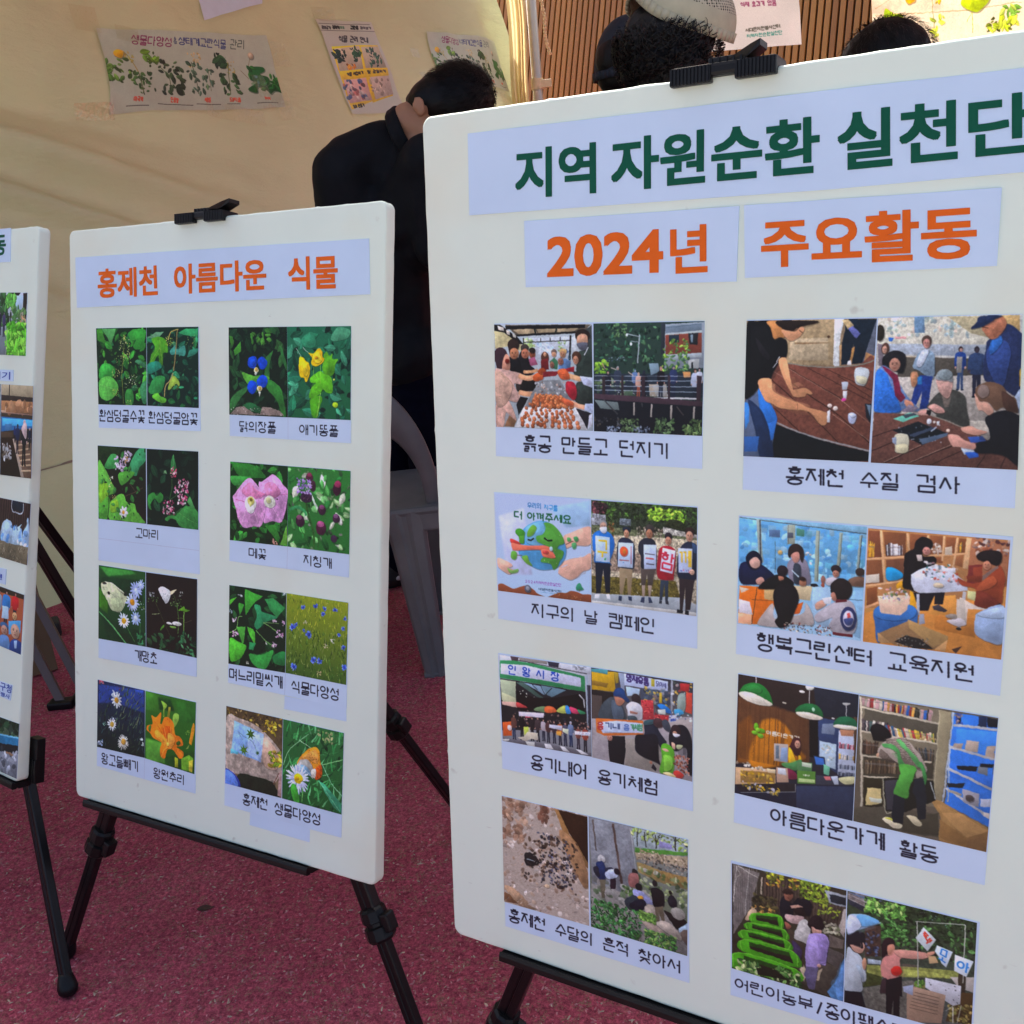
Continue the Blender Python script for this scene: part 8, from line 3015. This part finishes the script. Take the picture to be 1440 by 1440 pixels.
blob('hair', [('e', hp(0, -.016, .048), (.081, .094, .108), Mh1), ('e', hp(0, -.045, -.005), (.073, .066, .075), Mh1), (hp(-.03, -.075, -.045), .020, hp(.03, -.075, -.045), .020), ('e', hp(0, .045, .062), (.066, .045, .045), Mh1)], .006, M_hair, p1, org1, 4, hair_disp)
tufts('hair_strands', hp(0, -.016, .046), Mh1, (.080, .093, .107), 3000, .020, M_hair, p1, org1, 5, 0, -.55, .0010, .8, .75)
cn = V((-.176, 2.80, 1.388)); ax = (head1 - neck1).normalized(); ca = ax.cross(V((0, 0, 1))).normalized(); cb = ax.cross(ca)
ring = [cn + (ca * math.cos(t_ / 14 * 6.283) * .074 + cb * math.sin(t_ / 14 * 6.283) * .070) for t_ in range(14)]
blob('collar', [(ring[i], .012, ring[(i + 1) % 14], .012) for i in range(14)] + [(ring[i] - ax * .018, .010, ring[(i + 1) % 14] - ax * .018, .010) for i in range(14)], .005, M_polo, p1, org1, 2)
for i, ft in enumerate(feet1):
    blob('shoe_sole', [(ft + V((-.03, -.01, .012)), .016, ft + f1 * .12 + V((0, 0, .012)), .016), (ft + V((-.02, -.035, .035)), .010, ft + V((.03, -.035, .04)), .008)], .005, M_white, p1, org1, 2)

# curly haired person in a beige mesh cap, seen from behind
head2 = V((.385, 2.06, 1.44)); n2 = V((.372, 2.05, 1.315))
p2, org2, Mh2 = person('person with curly black hair in a beige mesh cap, head just above the large board', head2, (.45, .85, -.20), (.05, .1, 1), n2, V((.36, 2.02, .82)), R(62), (M_skin2, M_dark, M_dark, M_shoe),
        feet=[V((.28, 2.06, 0)), V((.46, 2.0, 0))], k=.9, sh_w=.165, sleeves=1.0)
hp = lambda x, y, z: head2 + Mh2 @ V((x, y, z))
blob('hair', [('e', hp(0, -.022, .014), (.086, .098, .080), Mh2), ('e', hp(0, -.05, -.03), (.084, .064, .066), Mh2)], .007, M_hair, p2, org2, 3, lambda co: .010 * waves(co, 95, 4))
tufts('hair_curls', hp(0, -.028, .0), Mh2, (.090, .098, .086), 1500, .017, M_hair, p2, org2, 9, 1.0, -.8, .0012, .3, .6, .25)
def cap_dome(name, c, M, rad, mat_a, mat_b, parent, org, split, rim, closed=True):
    """dome of six seamed panels; mat_b covers the mesh panels chosen by split(angle)"""
    vs, fs, mi = [], [], []
    na, nb = 48, 14
    for j in range(nb + 1):
        e = j / nb * math.pi / 2
        for i in range(na):
            a = 2 * math.pi * i / na
            seam = 1 - .018 * max(0, 1 - abs(((a / (math.pi / 3)) % 1) - .0) * 14) - .018 * max(0, 1 - abs(((a / (math.pi / 3)) % 1) - 1.0) * 14)
            x, y, z = math.cos(a) * math.cos(e) ** .8 * rad[0] * seam, math.sin(a) * math.cos(e) ** .8 * rad[1] * seam, math.sin(e) * rad[2]
            z += rim(a) * (1 - j / nb)
            vs.append(c + M @ V((x, y, z)) - org)
    for j in range(nb):
        for i in range(na):
            fs.append((j * na + i, j * na + (i + 1) % na, (j + 1) * na + (i + 1) % na, (j + 1) * na + i))
            mi.append(1 if split(2 * math.pi * (i + .5) / na, j) else 0)
    o = mesh_obj(name, vs, fs, mat_a, parent, True)
    o.data.materials.append(mat_b)
    o.data.polygons.foreach_set('material_index', mi)
    sm = o.modifiers.new('thick', 'SOLIDIFY'); sm.thickness = .0025
    bm = bmesh.new()
    for i in range(na):
        a, b_ = 2 * math.pi * i / na, 2 * math.pi * (i + 1) / na
        pa = c + M @ V((math.cos(a) * rad[0] * 1.005, math.sin(a) * rad[1] * 1.005, rim(a))) - org
        pb = c + M @ V((math.cos(b_) * rad[0] * 1.005, math.sin(b_) * rad[1] * 1.005, rim(b_))) - org
        prof_tube(bm, pa, pb, [(-.009, -.003), (.009, -.003), (.009, .003), (-.009, .003)], M @ V((0, 0, 1)))
    bm_obj(name + '_band', bm, mat_a, o, True)
    return o
mt, t, b = mat_new('cap_mesh')
tc = t.nodes.new('ShaderNodeTexCoord'); vo = t.nodes.new('ShaderNodeTexVoronoi'); vo.inputs['Scale'].default_value = 210; vo.inputs['Randomness'].default_value = 0
t.links.new(tc.outputs['Object'], vo.inputs['Vector'])
cr = t.nodes.new('ShaderNodeValToRGB'); cr.color_ramp.elements[0].position = .32; cr.color_ramp.elements[1].position = .48
cr.color_ramp.elements[0].color = (.02, .018, .012, 1); cr.color_ramp.elements[1].color = (.46, .41, .29, 1)
t.links.new(vo.outputs['Distance'], cr.inputs[0]); t.links.new(cr.outputs[0], b.inputs['Base Color']); b.inputs['Roughness'].default_value = .8
M_capmesh = mt
Mc2 = frame_of((.45, .85, 0), (.40, -.08, .91))
cap_dome('cap', head2 + V((.018, .0, .058)), Mc2, (.104, .114, .085), M_khaki, M_capmesh, p2, org2, lambda a, j: 4 <= j and abs(((a / (math.pi / 3)) % 1) - .5) < .44, lambda a: .022 * math.exp(-((a - 3.9) / .55) ** 2) - .012 * math.exp(-((a - 3.0) / .4) ** 2))
# person in a plain black cap beyond
M_navycap = simple_mat('black_cap_cotton', (.016, .019, .028), .7, .15, 50, .2, 500, .3)
head3 = V((.405, 2.62, 1.497)); n3 = V((.405, 2.60, 1.36))
p3, org3, Mh3 = person('person in a plain black cap standing behind the curly haired person', head3, (.75, .6, -.1), (0, 0, 1), n3, V((.40, 2.62, .84)), R(40), (M_skin2, M_dark, M_dark, M_shoe),
        feet=[V((.31, 2.66, 0)), V((.49, 2.58, 0))], k=.9, sh_w=.17, sleeves=1.0)
hp = lambda x, y, z: head3 + Mh3 @ V((x, y, z))
blob('hair', [('e', hp(0, -.02, -.005), (.082, .095, .075), Mh3), ('e', hp(0, -.045, -.035), (.074, .060, .055), Mh3)], .007, M_hair, p3, org3, 3, hair_disp)
cap_dome('cap', head3 + V((-.004, 0, -.030)), frame_of((.75, .6, 0), (-.06, -.04, 1)), (.099, .107, .134), M_navycap, M_navycap, p3, org3, lambda a, j: False, lambda a: 0)
bm = bmesh.new()
bc = head3 + V((-.004, 0, -.030)) - org3; Mb = frame_of((.75, .6, 0), (0, 0, 1))
fr, bk_ = [], []
for i in range(15):
    a = R(20) + R(140) * i / 14
    fr.append(bm.verts.new(bc + Mb @ V((math.cos(a) * .088, math.sin(a) * .100, 0)))); bk_.append(bm.verts.new(bc + Mb @ V((math.cos(a) * .092, math.sin(a) * .168, -.012 - .012 * abs(math.cos(a))))))
for i in range(14): bm.faces.new((fr[i], fr[i + 1], bk_[i + 1], bk_[i]))
vis = bm_obj('cap_visor', bm, M_navycap, p3, True); vis.modifiers.new('t', 'SOLIDIFY').thickness = .003
# small white embroidery on the cap's side
bm = bmesh.new()
def emb(x, y): 
    d = (V((x - 720, 0, 0)))
    return d
ec = head3 + V((-.012, -.1065, -.006)) - org3
for pts in ([(-.006, 0), (.006, 0)], [(-.002, 0), (-.003, -.008)], [(.002, 0), (.003, -.008)], [(-.004, -.017), (0, -.014), (.004, -.017), (.0045, -.021), (0, -.024), (-.0045, -.021), (-.004, -.017)]):
    for p, q in zip(pts[:-1], pts[1:]):
        prof_tube(bm, ec + V((p[0] * .8, abs(p[0]) * .3, p[1] * .9)), ec + V((q[0] * .8, abs(q[0]) * .3, q[1] * .9)), circ(.0007, 5), (0, 1, .2))
bm_obj('cap_embroidery', bm, simple_mat('thread', (.5, .5, .5), .6), p3)

# person of whom only the crown of the head shows
head4 = V((.935, 2.45, 1.402)); n4 = V((.935, 2.45, 1.27))
p4, org4, Mh4 = person('person whose straight black hair just shows over the large board, before the bright leaf sheet', head4, (-.2, .95, -.35), (0, .2, 1), n4, V((.93, 2.42, .80)), R(100), (M_skin, M_dark, M_jeans, M_shoe),
        feet=[V((.84, 2.46, 0)), V((1.02, 2.46, 0))], k=.9, sh_w=.165, sleeves=1.0)
hp = lambda x, y, z: head4 + Mh4 @ V((x, y, z))
blob('hair', [('e', hp(.0, -.02, .018), (.098, .106, .088), Mh4), ('e', hp(0, -.045, -.04), (.094, .070, .080), Mh4)], .007, M_hair2, p4, org4, 4, hair_disp)
tufts('hair_strands', hp(0, -.022, .012), Mh4, (.099, .107, .090), 1500, .03, M_hair2, p4, org4, 12, 0, -.6, .0009, 1.2, .7)
